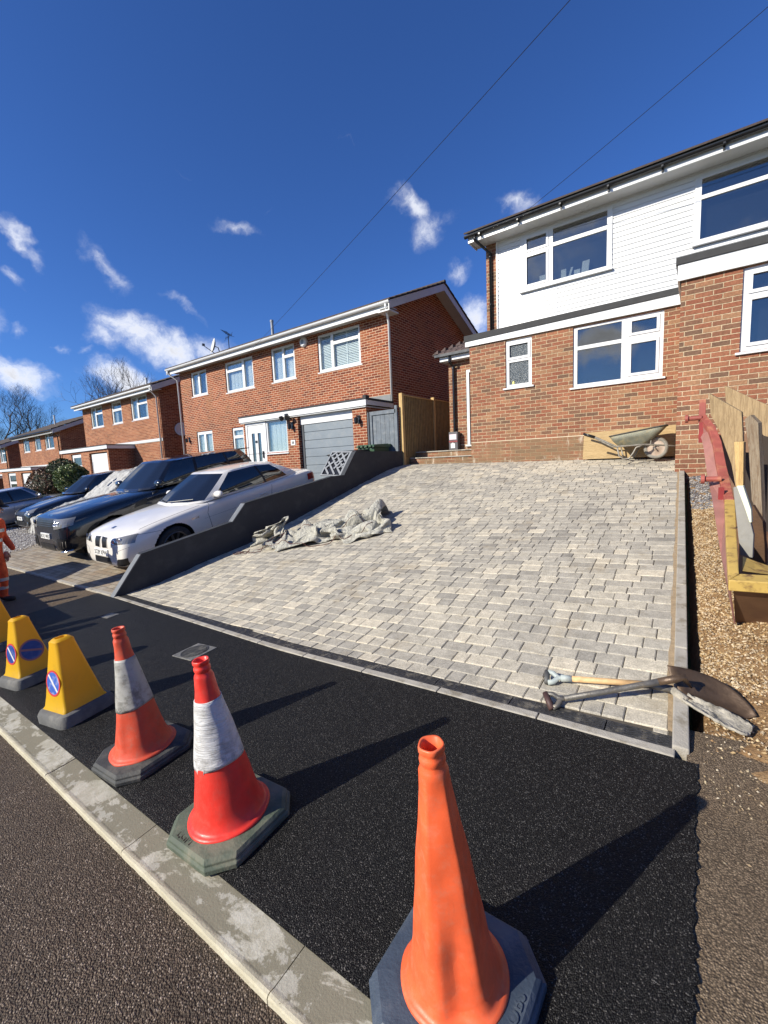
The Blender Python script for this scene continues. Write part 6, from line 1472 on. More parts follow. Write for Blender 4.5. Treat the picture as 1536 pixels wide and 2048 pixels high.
    def band(c, rx, ry, h, ax=(0, 0, 1)):
        b = MB(); n = 20; b.v = [c+fw*(ry*sin(2*pi*k/n))+rt*(rx*cos(2*pi*k/n))+Vector((0, 0, dz)) for dz in (-h/2, h/2) for k in range(n)]; b.f = [(k, (k+1) % n, n+(k+1) % n, n+k) for k in range(n)]; b.mi = [0]*n; b.build('reflective_band', M_band, t, smooth=True)
    band(P(.03, 0, 1.10), .185, .150, .05); band(P(.07, 0, 1.27), .20, .148, .05)
    for s, k in ((1, 0), (-1, .04)): band(P(.02+k*.6, s*.117, .40), .088, .088, .05); band(P(.0+k*.7, s*.119, .25), .080, .080, .05)
    b = MB(); n = 24; b.v = [P(.0+.01*sin(6*k), 0, 0)+fw*(.155*sin(2*pi*k/n))+rt*((.185)*cos(2*pi*k/n))+Vector((0, 0, hh)) for hh, q in ((.80, 1), (.96, 1), (1.12, 1)) for k in range(n)]
    b.f = [(i*n+k, i*n+(k+1) % n, (i+1)*n+(k+1) % n, (i+1)*n+k) for i in range(2) for k in range(n)]; b.mi = [0]*len(b.f); b.build('jacket_hem', M_hv, t, smooth=True)
person()
# ================================================================ CARS
from mathutils.bvhtree import BVHTree
def paint(name, col, rough=.25, flake=0, dust=None, dusta=.3):
    if name in MATS: return MATS[name]
    m, t, b = newmat(name); MATS[name] = m; p = t.n('ShaderNodeTexCoord').outputs['Object']
    c = t.mix(t.sstep(t.noise(p, 1.3, 3), .3, .7), tuple(x*.93 for x in col), tuple(min(1, x*1.05) for x in col))
    if dust: c = t.mix(t.m('MULTIPLY', t.sstep(t.noise(p, 3, 6, .65), .4, .75), dusta), c, dust)
    setv(t, b, Base_Color=c, Roughness=rough, Metallic=float(flake), Coat_Weight=1.0); b.inputs['Coat Roughness'].default_value = .03
    bump(t, b, t.noise(p, 1.2, 2), .004, .3); return m
M_cglass = glassmat('car_glass', (.010, .012, .016), .13); M_trim = mat('black_trim', (.012, .012, .013), .35, var=.1); M_tyre = mat('tyre', (.022, .022, .022), .85, var=.2, scale=20, dirt=(.09, .08, .07), dirt_amt=.4, dirt_scale=12)
M_well = mat('wheel_well', (.006, .006, .006), 1.0); M_alloy = mat('dark_alloy', (.10, .10, .105), .35, .8); M_alloyS = mat('silver_alloy', (.5, .5, .5), .3, .9)
M_lens = glassmat('lamp_lens', (.17, .17, .17), .12); M_lampin = mat('lamp_chrome', (.55, .56, .58), .18, .9, var=.2, scale=30); M_plate = mat('number_plate_white', (.75, .75, .72), .4, var=.03); M_rlamp = mat('red_lamp', (.35, .01, .012), .2, var=.1, coat=1); M_chrome = mat('chrome', (.6, .6, .62), .12, 1.0, var=.05)
def frozen(o):
    dg = bpy.context.evaluated_depsgraph_get(); dg.update(); me = bpy.data.meshes.new_from_object(o.evaluated_get(dg)); return me
def make_car(name, label, Xc, Y0, spec, body_m, group=None, flip=False, cover=None):
    L = spec['L']; fa = spec['fa']; ra = spec['ra']; R = spec['R']; tk = spec.get('track', .80)
    za = PG(Xc, Y0+fa)+.012; zb_ = PG(Xc, Y0+ra)+.012; slp = (zb_-za)/(ra-fa); z0 = za-slp*fa
    T = Matrix(((1, 0, 0, Xc), (0, 1, 0, Y0), (0, slp, 1, z0), (0, 0, 0, 1)))
    if flip: T = T @ Matrix(((-1, 0, 0, 0), (0, -1, 0, L), (0, 0, 1, 0), (0, 0, 0, 1)))
    org = T @ Vector((0, L/2, 0)); t = thing(name, label, 'car', tuple(org), group)
    # ---- lower body
    S = spec['st']; half = []
    for (y, w, zb, zw, zs, zt) in S:
        half.append([(0, y, zb), (.75*w, y, zb), (.95*w, y, zb+.05), (w, y, zw), (w*.99, y, zw*.4+zs*.6), (w*.965, y, zs), (w*.90, y, zs+(zt-zs)*.62), (w*.55, y, zs+(zt-zs)*.93), (0, y, zt)])
    K = len(half[0]); b = MB(); N = 2*K-2
    for h in half:
        row = [Vector(p) for p in h]+[Vector((-p[0], p[1], p[2])) for p in h[-2:0:-1]]; b.v += row
    for i in range(len(half)-1):
        for j in range(N): b.f.append((i*N+j, i*N+(j+1) % N, (i+1)*N+(j+1) % N, (i+1)*N+j))
    b.f.append(tuple(range(N))); b.f.append(tuple((len(half)-1)*N+j for j in reversed(range(N)))); b.mi = [0]*len(b.f)
    src = b.build('tmp', body_m, None); sb = src.modifiers.new('s', 'SUBSURF'); sb.levels = 3; sb.render_levels = 3
    # wheel wells
    cut = MB()
    for yy in (fa, ra):
        for s in (-1, 1): cut.tube([(s*.52, yy, R+.0), (s*1.3, yy, R+.0)], R+.055, 40)
    co = cut.build('cut', M_well, None); bo = src.modifiers.new('b', 'BOOLEAN'); bo.operation = 'DIFFERENCE'; bo.object = co; bo.solver = 'EXACT'
    me = frozen(src); bpy.data.objects.remove(src); bpy.data.objects.remove(co)
    bvh = BVHTree.FromPolygons([v.co for v in me.vertices], [tuple(p.vertices) for p in me.polygons])
    B = MB(); B.v = [v.co.copy() for v in me.vertices]; B.f = [tuple(p.vertices) for p in me.polygons]; B.mi = [0]*len(B.f)
    # faces of the wells are dark
    for i, f in enumerate(B.f):
        c = sum((B.v[k] for k in f), Vector())/len(f)
        for yy in (fa, ra):
            dd = math.hypot(c.y-yy, c.z-R)
            if dd < R+.052 or (abs(dd-(R+.055)) < .004 and abs(c.x) > .5 and abs(c.x) < spec['W']-.012) : 
                if abs(c.x) < spec['W']-.012: B.mi[i] = 1
    bpy.data.meshes.remove(me)
    def put(mb, nm, m, parent=t, **k): return mb.xf(T).build(nm, m, parent, **k)
    body = put(B, 'body', [body_m, M_well], auto=32)
    def proj_(o, d, off=.004):
        h = bvh.ray_cast(Vector(o), Vector(d).normalized())
        if h[0] is None: return None
        n = h[1]
        if n.dot(Vector(d)) > 0: n = -n
        return h[0]+n*off
    def patch(q, d, nu=10, nv=5, off=.004, back=1.5, th=0):
        "q: four corners, projected along d onto the body"
        d = Vector(d).normalized(); b = MB(); pts = []
        for j in range(nv+1):
            for i in range(nu+1):
                u = i/nu; v = j/nv; p = Vector(q[0])*(1-u)*(1-v)+Vector(q[1])*u*(1-v)+Vector(q[2])*u*v+Vector(q[3])*(1-u)*v
                h = proj_(p-d*back, d, off); pts.append(h if h is not None else p)
        b.v = pts; b.f = [(j*(nu+1)+i, j*(nu+1)+i+1, (j+1)*(nu+1)+i+1, (j+1)*(nu+1)+i) for j in range(nv) for i in range(nu)]; b.mi = [0]*len(b.f); return b
    def line(pts, d, r=.004, off=.0, m=M_trim, nm='shut_line', step=8):
        d = Vector(d).normalized(); out = []
        for i in range(len(pts)-1):
            for k in range(step):
                p = Vector(pts[i])*(1-k/step)+Vector(pts[i+1])*(k/step); h = proj_(p-d*1.5, d, off)
                if h is not None: out.append(h)
        h = proj_(Vector(pts[-1])-d*1.5, d, off)
        if h is not None: out.append(h)
        if len(out) > 1: b = MB(); b.tube(out, r, 5); put(b, nm, m, body)
    # ---- greenhouse
    H = spec['gh']; half = []
    segs = []
    for k in range(len(H)-1):
        a, c, tg, n = H[k][0], H[k+1][0], H[k][1], H[k][2]
        for i in range(n):
            s = i/n; half.append(tuple(a[q]*(1-s)+c[q]*s for q in range(6))); segs.append(tg)
    half.append(H[-1][0])
    ring = half+[(-p[0], p[1], p[2], -p[3], p[4], p[5]) for p in half[-2:0:-1]]; tags = segs+segs[::-1]
    N = len(ring); rows = (0, .07, .35, .65, .93, 1.0); vs = []
    cyb = sum(p[1] for p in ring)/N
    for s in rows:
        for p in ring:
            q = Vector((p[0]*(1-s)+p[3]*s, p[1]*(1-s)+p[4]*s, p[2]*(1-s)+p[5]*s)); o = Vector((q.x*1.2, (q.y-cyb)*.25, .15)); o.normalize(); q += o*.042*sin(pi*s**.8); vs.append(q)
    Fp = []; Fg = {}
    for r in range(len(rows)-1):
        for j in range(N):
            f = (r*N+j, r*N+(j+1) % N, (r+1)*N+(j+1) % N, (r+1)*N+j); tg = tags[j]
            if tg in ('ws', 'sw', 'rw', 'qw', 'bp') and 0 < r < 4: Fg.setdefault(tg, []).append(f)
            else: Fp.append(f)
    cx = Vector((0, sum(p[4] for p in ring)/N, 0)); zc = spec['H']; o = len(vs); base_ = [vs[(len(rows)-1)*N+j] for j in range(N)]
    prev = (len(rows)-1)*N
    for q in (.88, .6, .3):
        st = len(vs)
        for p in base_: vs.append(Vector((p.x*q, cx.y+(p.y-cx.y)*q, zc-(zc-p.z)*q**2.2)))
        for j in range(N): Fp.append((prev+j, prev+(j+1) % N, st+(j+1) % N, st+j))
        prev = st
    Fp.append(tuple(prev+j for j in range(N)))
    def sub(faces, m, nm, off=0, parent=t):
        b = MB(); used = sorted({i for f in faces for i in f}); mp = {i: k for k, i in enumerate(used)}; b.v = [vs[i].copy() for i in used]; b.f = [tuple(mp[i] for i in f) for f in faces]; b.mi = [0]*len(b.f); return put(b, nm, m, parent, auto=40)
    sub(Fp, spec.get('roof_m', body_m), 'roof')
    names = {'ws': 'windscreen', 'sw': 'side_window', 'rw': 'rear_window', 'qw': 'quarter_window', 'bp': 'door_pillar'}
    for tg, fs in Fg.items():
        if tg in ('sw', 'qw', 'bp'):
            for sgn in (-1, 1):
                ff = [f for f in fs if sum(vs[i].x for i in f)*sgn > 0]
                sub(ff, M_trim if tg == 'bp' else M_cglass, names[tg])
        else: sub(fs, M_cglass, names[tg])
    # ---- wheels
    for yy in (fa, ra):
        for s in (-1, 1):
            c = Vector((s*(tk-.10), yy, R)); w = MB(); w.lathe([(R-.10, -.10), (R-.02, -.11), (R, -.08), (R, .08), (R-.02, .11), (R-.10, .10)], c, (s, 0, 0), 36); wo = put(w, 'wheel', M_tyre, smooth=True)
            w = MB(); w.lathe([(R-.095, .10), (R-.115, .06), (.05, .085), (.001, .09)], c, (s, 0, 0), 30)
            rim = put(w, 'rim', M_well, wo, smooth=True); w = MB()
            for k in range(10):
                a = 2*pi*k/10; u = Vector((0, cos(a), sin(a))); v = Vector((0, -sin(a), cos(a))); X = Vector((s, 0, 0)); p0 = c+X*.098+u*.04; p1 = c+X*.102+u*(R-.10); w.hexa([p0-v*.022-X*.02, p1-v*.018-X*.02, p1+v*.018-X*.02, p0+v*.022-X*.02], [p0-v*.022, p1-v*.018, p1+v*.018, p0+v*.022])
            w.lathe([(R-.085, .10), (R-.10, .108), (R-.115, .10)], c, (s, 0, 0), 36); w.lathe([(.06, .09), (.05, .112), (.001, .112)], c, (s, 0, 0), 16)
            put(w, 'spokes', spec.get('alloy', M_alloy), wo)
    w = MB(); w.box(-.6, .6, .45, L-.5, .13, .30); put(w, 'floor_pan', M_well)
    spec['detail'](put, patch, line, proj_, t, body, T)
    return t, T, bvh
def mirror(put, x, y, z, m, t, s=1, big=1.0):
    for sg in (-1, 1):
        b = MB(); c = Vector((sg*(x+.10), y, z)); n = 10; V = []
        for (f, ry, rz) in ((-.09, .02, .03), (-.07, .05, .055), (-.02, .062, .068), (.05, .055, .062), (.09, .03, .035)):
            for k in range(n): a = 2*pi*k/n; V.append(c+Vector((sg*f*1.25*big, ry*cos(a)*big-.02, rz*sin(a)*big)))
        b.v = V; b.f = [(i*n+k, i*n+(k+1) % n, (i+1)*n+(k+1) % n, (i+1)*n+k) for i in range(4) for k in range(n)]+[tuple(range(n)), tuple(4*n+k for k in range(n))]; b.mi = [0]*len(b.f)
        b2 = MB(); b2.box(min(sg*(x-.05), sg*(x+.05)), max(sg*(x-.05), sg*(x+.05)), y-.02, y+.03, z-.07, z-.03)
        mo = put(b, 'mirror', m, smooth=True); put(b2, 'mirror_arm', M_trim, mo)
def plate(put, patch, proj_, z, txt, w=.26, h=.056, y0=-1, m=None, t=None):
    b = MB(); p = proj_((0, -2, z), (0, 1, 0), 0); yy = p.y-.022
    b.box(-w, w, yy, yy+.02, z-h, z+h); pl = put(b, 'number_plate', M_plate, t, bevel=.003)
    b = text_mesh(txt, .112, .001, .92); b.xf(Matrix.Translation((0, yy-.0015, z-.003)) @ Matrix.Rotation(pi/2, 4, 'X')); put(b, 'plate_characters', M_trim, pl); return yy
# ---------------- white coupe
def coupe_detail(put, patch, line, proj_, t, body, T):
    for s in (-1, 1):
        put(patch([(s*.022, 0, .70), (s*.235, 0, .69), (s*.235, 0, .50), (s*.055, 0, .49)], (0, 1, 0), 6, 5, .006), 'grille_surround', MATS['white_paint'], body)
        g = put(patch([(s*.034, 0, .685), (s*.222, 0, .678), (s*.222, 0, .515), (s*.068, 0, .505)], (0, 1, 0), 6, 5, .012), 'kidney_grille', M_trim)
        b = MB()
        for k in range(6):
            x = .06+.026*k; p0 = proj_((s*x, -1, .672), (0, 1, 0), .016); p1 = proj_((s*(x+.010), -1, .52), (0, 1, 0), .016); b.tube([p0, p1], .003, 4)
        put(b, 'grille_bars', M_blk, g)
        h = put(patch([(s*.38, 0, .565), (s*.87, .1, .60), (s*.88, .1, .745), (s*.46, 0, .675)], (-s*.42, 1, -.18), 12, 6, .004), 'headlight', M_lens)
        for (x, z, r) in ((.50, .625, .045), (.66, .655, .045)):
            b = MB(); p = proj_(Vector((s*x, 0, z))-Vector((-s*.42, 1, -.18))*1.2, (-s*.42, 1, -.18), .008); ax = Vector((s*.35, -1, .1)).normalized(); b.lathe([(.001, .002), (r*.6, .004), (r*.8, .001), (r, .006), (r*1.05, 0)], p, ax, 20); put(b, 'lamp', M_lampin, h)
        put(patch([(s*.50, 0, .20), (s*.76, .1, .23), (s*.77, .1, .36), (s*.58, 0, .34)], (-s*.3, 1, 0), 6, 4, .004), 'side_intake', M_trim)
        put(patch([(s*.885, 4.2, .78), (s*.80, 4.45, .78), (s*.79, 4.47, .93), (s*.87, 4.2, .92)], (-s, -.35, 0), 8, 5, .006), 'tail_light', M_rlamp)
        line([(s*.9, 1.63, .28), (s*.9, 1.52, .72), (s*.9, 1.60, .93)], (-s, 0, 0)); line([(s*.9, 3.02, .25), (s*.9, 3.02, .6), (s*.9, 3.10, .95)], (-s, 0, 0))
        line([(s*.9, 1.6, .26), (s*.9, 3.02, .26)], (-s, 0, 0)); line([(s*.74, .32, 2), (s*.77, .8, 2), (s*.78, 1.42, 2)], (0, 0, -1), .003); line([(s*.77, .31, .70), (s*.9, .58, .66)], (-s*.5, 1, 0), .003)
        line([(s*.9, .5, .60), (s*.9, 4.3, .74)], (-s, 0, 0), .002, -.001)
        b = MB(); p = proj_((s*2, 2.83, .775), (-s, 0, 0), .0); b.tube([p+Vector((0, -.09, 0)), p+Vector((s*.028, -.06, .004)), p+Vector((s*.028, .06, .008)), p+Vector((0, .09, .01))], .011, 8); put(b, 'door_handle', MATS['white_paint'])
        put(patch([(s*.9, 1.20, .68), (s*.9, 1.34, .69), (s*.9, 1.33, .715), (s*.9, 1.19, .70)], (-s, 0, 0), 4, 2, .003), 'side_vent', M_chrome)
        line([(s*.52, .012, .34), (s*.55, .08, .46), (s*.80, .35, .53)], (0, 1, 0), .0025)
    put(patch([(-.33, 0, .225), (.33, 0, .225), (.30, 0, .345), (-.30, 0, .345)], (0, 1, 0), 10, 4, .004), 'lower_intake', M_trim)
    put(patch([(-.045, .2, 0), (.045, .2, 0), (.045, .27, 0), (-.045, .27, 0)], (0, 0, -1), 4, 4, .004), 'bonnet_badge', mat('badge_blue', (.03, .05, .12), .3, coat=1))
    plate(put, patch, proj_, .425, 'SC09 XPW', t=t); mirror(put, .80, 1.78, 1.02, MATS['white_paint'], t)
    # interior seen as a red air freshener behind the glass and two wipers
    b = MB(); b.tube([(.0, 1.20, .99), (-.5, 1.34, 1.01)], .007, 5); b.tube([(.1, 1.18, .99), (.62, 1.40, 1.0)], .007, 5); put(b, 'wiper', M_trim)
    b = MB(); b.box(.02, .07, 1.83, 1.85, 1.20, 1.26); put(b, 'air_freshener', mat('red_card', (.5, .02, .03), .5))
paint('white_paint', (.80, .765, .695), .3, dust=(.5, .49, .46), dusta=.15)
def lift(gh, d): return [((a[0], a[1], a[2], a[3], a[4], a[5]+d), k, n) for a, k, n in gh]
COUPE = dict(L=4.58, W=.89, H=1.435, fa=.86, ra=3.60, R=.325, track=.88, detail=coupe_detail, alloy=M_alloy,
 st=[(.0, .64, .26, .44, .56, .62), (.03, .76, .18, .44, .61, .70), (.14, .83, .155, .46, .66, .76), (.36, .875, .15, .48, .71, .82), (.70, .89, .15, .50, .76, .875), (1.1, .89, .15, .52, .80, .92), (1.5, .89, .15, .52, .83, .955), (2.0, .885, .15, .53, .88, .975), (2.8, .89, .15, .55, .91, .985), (3.5, .895, .16, .56, .94, 1.01), (4.0, .875, .18, .58, .955, 1.045), (4.35, .83, .22, .6, .94, 1.05), (4.50, .77, .28, .6, .88, 1.0), (4.58, .66, .34, .58, .76, .86)],
 gh=lift([((0, 1.16, .925, 0, 2.0, 1.36), 'ws', 6), ((.54, 1.28, .92, .42, 2.05, 1.35), 'ws', 4), ((.76, 1.50, .915, .575, 2.14, 1.33), 'ap', 1), ((.80, 1.68, .925, .60, 2.24, 1.335), 'sw', 7), ((.815, 2.95, .95, .60, 2.80, 1.345), 'bp', 1), ((.815, 3.0, .955, .60, 2.86, 1.343), 'qw', 5), ((.775, 3.62, .99, .59, 3.22, 1.30), 'cp', 3), ((.66, 4.0, 1.0, .50, 3.38, 1.295), 'rw', 3), ((.35, 4.12, 1.01, .3, 3.44, 1.32), 'rw', 3), ((0, 4.15, 1.01, 0, 3.46, 1.33), 'rw', 1)], .05))
make_car('white_coupe', 'white two-door coupe with black kidney grille parked nose-out beside the dark garden wall', -8.33, 3.02, COUPE, MATS['white_paint'], 'cars parked on the neighbouring drives')
# ---------------- dark blue-grey SUV
def suv_detail(put, patch, line, proj_, t, body, T):
    bm_ = MATS['midnight_paint']
    g = put(patch([(-.50, 0, .80), (.50, 0, .80), (.47, 0, .98), (-.47, 0, .98)], (0, 1, 0), 14, 5, .006), 'grille', M_trim); b = MB()
    for k in range(4):
        z = .83+.04*k; pts = [proj_((x, -1, z), (0, 1, 0), .012) for x in [-.44+.088*i for i in range(11)]]; b.tube(pts, .005, 5)
    put(b, 'grille_bars', MATS['dark_alloy'], g)
    for s in (-1, 1):
        h = put(patch([(s*.50, 0, .77), (s*.96, .1, .83), (s*.96, .1, .97), (s*.49, 0, .97)], (-s*.4, 1, 0), 12, 5, .006), 'headlight', M_lens)
        for (x, z, r) in ((.58, .885, .045), (.70, .895, .045)):
            b = MB(); p = proj_(Vector((s*x, 0, z))-Vector((-s*.4, 1, 0))*1.2, (-s*.4, 1, 0), .012); b.lathe([(.001, .002), (r*.55, .005), (r*.75, .001), (r, .008), (r*1.05, 0)], p, Vector((s*.35, -1, .1)), 20); put(b, 'lamp', M_lampin, h)
        put(patch([(s*.52, 0, .34), (s*.88, .1, .38), (s*.90, .1, .58), (s*.60, 0, .60)], (-s*.3, 1, 0), 8, 5, .006), 'side_intake', M_trim)
        b = MB()
        for k in range(5): p = proj_((s*(.66+.045*k), -1, .47), (0, 1, 0), .012); b.tube([p-Vector((0, 0, .07)), p+Vector((0, 0, .07))], .006, 4)
        put(b, 'intake_fins', M_chrome, body)
        line([(s*.55, 0, .30), (s*.85, .1, .33)], (-s*.2, 1, 0), .014, .004, M_chrome, 'bumper_blade')
        line([(s*1.0, 1.85, .35), (s*1.0, 1.75, .9), (s*1.0, 1.85, 1.2)], (-s, 0, 0)); line([(s*1.0, 2.9, .35), (s*1.0, 2.9, 1.2)], (-s, 0, 0)); line([(s*.80, .25, 2.2), (s*.84, 1.0, 2.2), (s*.86, 1.45, 2.2)], (0, 0, -1), .004)
        put(patch([(s*1.0, 1.36, .86), (s*1.0, 1.62, .90), (s*1.0, 1.66, 1.03), (s*1.0, 1.42, .98)], (-s, 0, 0), 6, 4, .006), 'wing_vent', M_trim)
    put(patch([(-.42, 0, .31), (.42, 0, .31), (.40, 0, .46), (-.40, 0, .46)], (0, 1, 0), 12, 4, .006), 'lower_grille', M_trim)
    plate(put, patch, proj_, .62, 'RO15 WES', t=t); mirror(put, .90, 1.95, 1.28, bm_, t, big=1.25)
    b = text_mesh('ROVER', .075, .001, 1.2); p = proj_((0, -1, 1.02), (0, 1, 0), .004); b.xf(Matrix.Translation((.12, p.y-.004, p.z)) @ Matrix.Rotation(radians(72), 4, 'X')); put(b, 'bonnet_lettering', M_chrome, body)
    b = MB(); b.tube([(.0, 1.60, 1.165), (-.55, 1.74, 1.19)], .009, 5); b.tube([(.1, 1.58, 1.165), (.66, 1.80, 1.19)], .009, 5); put(b, 'wiper', M_trim)
    b = MB(); b.hexa([(-.55, 4.42, 1.66), (.55, 4.42, 1.66), (.52, 4.85, 1.645), (-.52, 4.85, 1.645)], [(-.55, 4.42, 1.70), (.55, 4.42, 1.70), (.52, 4.85, 1.665), (-.52, 4.85, 1.665)]); put(b, 'spoiler', M_trim, bevel=.01)
paint('midnight_paint', (.010, .014, .022), .2, .2)
SUV = dict(L=4.86, W=1.0, H=1.76, fa=.92, ra=3.84, R=.385, track=.98, detail=suv_detail, roof_m=paint('black_paint', (.008, .009, .012), .2),
 st=[(.0, .72, .40, .58, .80, .92), (.03, .84, .30, .58, .86, 1.0), (.14, .92, .27, .60, .90, 1.05), (.38, .975, .25, .62, .95, 1.09), (.8, 1.0, .25, .66, 1.0, 1.13), (1.3, 1.0, .25, .68, 1.03, 1.16), (1.8, .995, .25, .68, 1.07, 1.18), (2.6, .995, .25, .70, 1.10, 1.20), (3.6, 1.0, .26, .72, 1.14, 1.24), (4.3, .985, .28, .74, 1.15, 1.26), (4.7, .93, .34, .74, 1.12, 1.24), (4.84, .84, .42, .74, 1.02, 1.15), (4.86, .75, .46, .74, .98, 1.08)],
 gh=[((0, 1.58, 1.165, 0, 2.28, 1.75), 'ws', 6), ((.60, 1.66, 1.165, .50, 2.31, 1.735), 'ws', 4), ((.84, 1.86, 1.165, .68, 2.38, 1.70), 'ap', 1), ((.90, 2.0, 1.17, .71, 2.45, 1.70), 'sw', 5), ((.91, 2.88, 1.185, .72, 2.95, 1.71), 'bp', 1), ((.91, 2.97, 1.185, .72, 3.02, 1.71), 'sw', 5), ((.91, 3.85, 1.21, .71, 3.80, 1.69), 'bp', 1), ((.905, 3.93, 1.21, .71, 3.86, 1.69), 'qw', 3), ((.88, 4.40, 1.235, .68, 4.22, 1.67), 'cp', 2), ((.72, 4.76, 1.24, .58, 4.46, 1.67), 'rw', 3), ((0, 4.82, 1.24, 0, 4.52, 1.68), 'rw', 1)])
make_car('dark_suv', 'large midnight blue and black off-road car parked nose-out beside the white coupe', -10.95, 2.98, SUV, MATS['midnight_paint'], 'cars parked on the neighbouring drives')
# ---------------- family hatch used for the covered car, the black car and the silver car
def hatch_detail(put, patch, line, proj_, t, body, T):
    put(patch([(-.38, 0, .62), (.38, 0, .62), (.36, 0, .70), (-.36, 0, .70)], (0, 1, 0), 10, 3, .006), 'grille', M_trim)
    for s in (-1, 1):
        h = put(patch([(s*.42, 0, .60), (s*.80, .1, .66), (s*.80, .1, .80), (s*.50, 0, .72)], (-s*.4, 1, -.1), 10, 5, .006), 'headlight', M_lens)
        b = MB(); p = proj_(Vector((s*.6, 0, .68))-Vector((-s*.4, 1, -.1))*1.2, (-s*.4, 1, -.1), .01); b.lathe([(.001, .003), (.03, .006), (.045, .001), (.055, .008)], p, (s*.3, -1, .1), 18); put(b, 'lamp', M_lampin, h)
        b = MB(); p = proj_((s*.62, -1, .33), (0, 1, 0), .006); b.lathe([(.001, .006), (.04, .004), (.055, 0)], p, (0, -1, 0), 16); put(b, 'fog_light', M_lampin)
        line([(s*.9, 1.5, .3), (s*.9, 1.42, .8), (s*.9, 1.5, .95)], (-s, 0, 0)); line([(s*.9, 2.5, .3), (s*.9, 2.5, .95)], (-s, 0, 0)); line([(s*.9, 3.4, .6), (s*.9, 3.5, .95)], (-s, 0, 0))
    put(patch([(-.45, 0, .25), (.45, 0, .25), (.42, 0, .40), (-.42, 0, .40)], (0, 1, 0), 10, 4, .006), 'lower_intake', M_trim)
    plate(put, patch, proj_, .49, 'LD57 KFE', t=t); mirror(put, .82, 1.72, 1.06, spec_m[0], t)
HG = [((0, 1.30, .975, 0, 2.05, 1.47), 'ws', 6), ((.52, 1.38, .97, .42, 2.08, 1.46), 'ws', 4), ((.76, 1.60, .96, .59, 2.16, 1.43), 'ap', 1), ((.81, 1.72, .96, .61, 2.22, 1.43), 'sw', 5), ((.82, 2.46, .97, .62, 2.58, 1.44), 'bp', 1), ((.82, 2.53, .97, .62, 2.64, 1.44), 'sw', 5), ((.81, 3.30, 1.0, .60, 3.26, 1.42), 'cp', 2), ((.74, 3.90, 1.02, .52, 3.62, 1.40), 'rw', 3), ((0, 4.0, 1.02, 0, 3.70, 1.42), 'rw', 1)]
HATCH = dict(L=4.3, W=.88, H=1.48, fa=.86, ra=3.46, R=.32, track=.87, detail=hatch_detail,
 st=[(.0, .58, .30, .46, .56, .62), (.03, .72, .20, .46, .60, .70), (.15, .81, .17, .48, .66, .77), (.4, .86, .16, .5, .72, .83), (.8, .875, .16, .52, .78, .89), (1.3, .88, .16, .53, .83, .95), (1.9, .88, .16, .54, .88, .98), (2.8, .88, .17, .56, .92, 1.0), (3.6, .875, .18, .58, .95, 1.03), (4.0, .85, .22, .6, .95, 1.04), (4.24, .78, .30, .6, .88, 1.0), (4.3, .70, .36, .6, .80, .92)], gh=HG)
spec_m = [paint('black_car_paint', (.010, .011, .014), .2)]
make_car('black_hatchback', 'black hatchback parked nose-out at the far side of the covered car', -18.1, 4.3, HATCH, spec_m[0], 'cars parked on the neighbouring drives')
spec_m = [paint('charcoal_paint', (.02, .022, .025), .25)]
tc_, Tc, bc_ = make_car('covered_car', 'dark hatchback with its bonnet and roof under a crumpled grey cover', -13.75, 3.72, HATCH, spec_m[0], 'cars parked on the neighbouring drives')
spec_m = [paint('silver_paint', (.50, .51, .52), .25, .5)]
make_car('silver_hatchback', 'silver hatchback with dark windows parked nose-in at the left edge', -21.6, 3.0, HATCH, spec_m[0], 'cars parked on the neighbouring drives', flip=True)
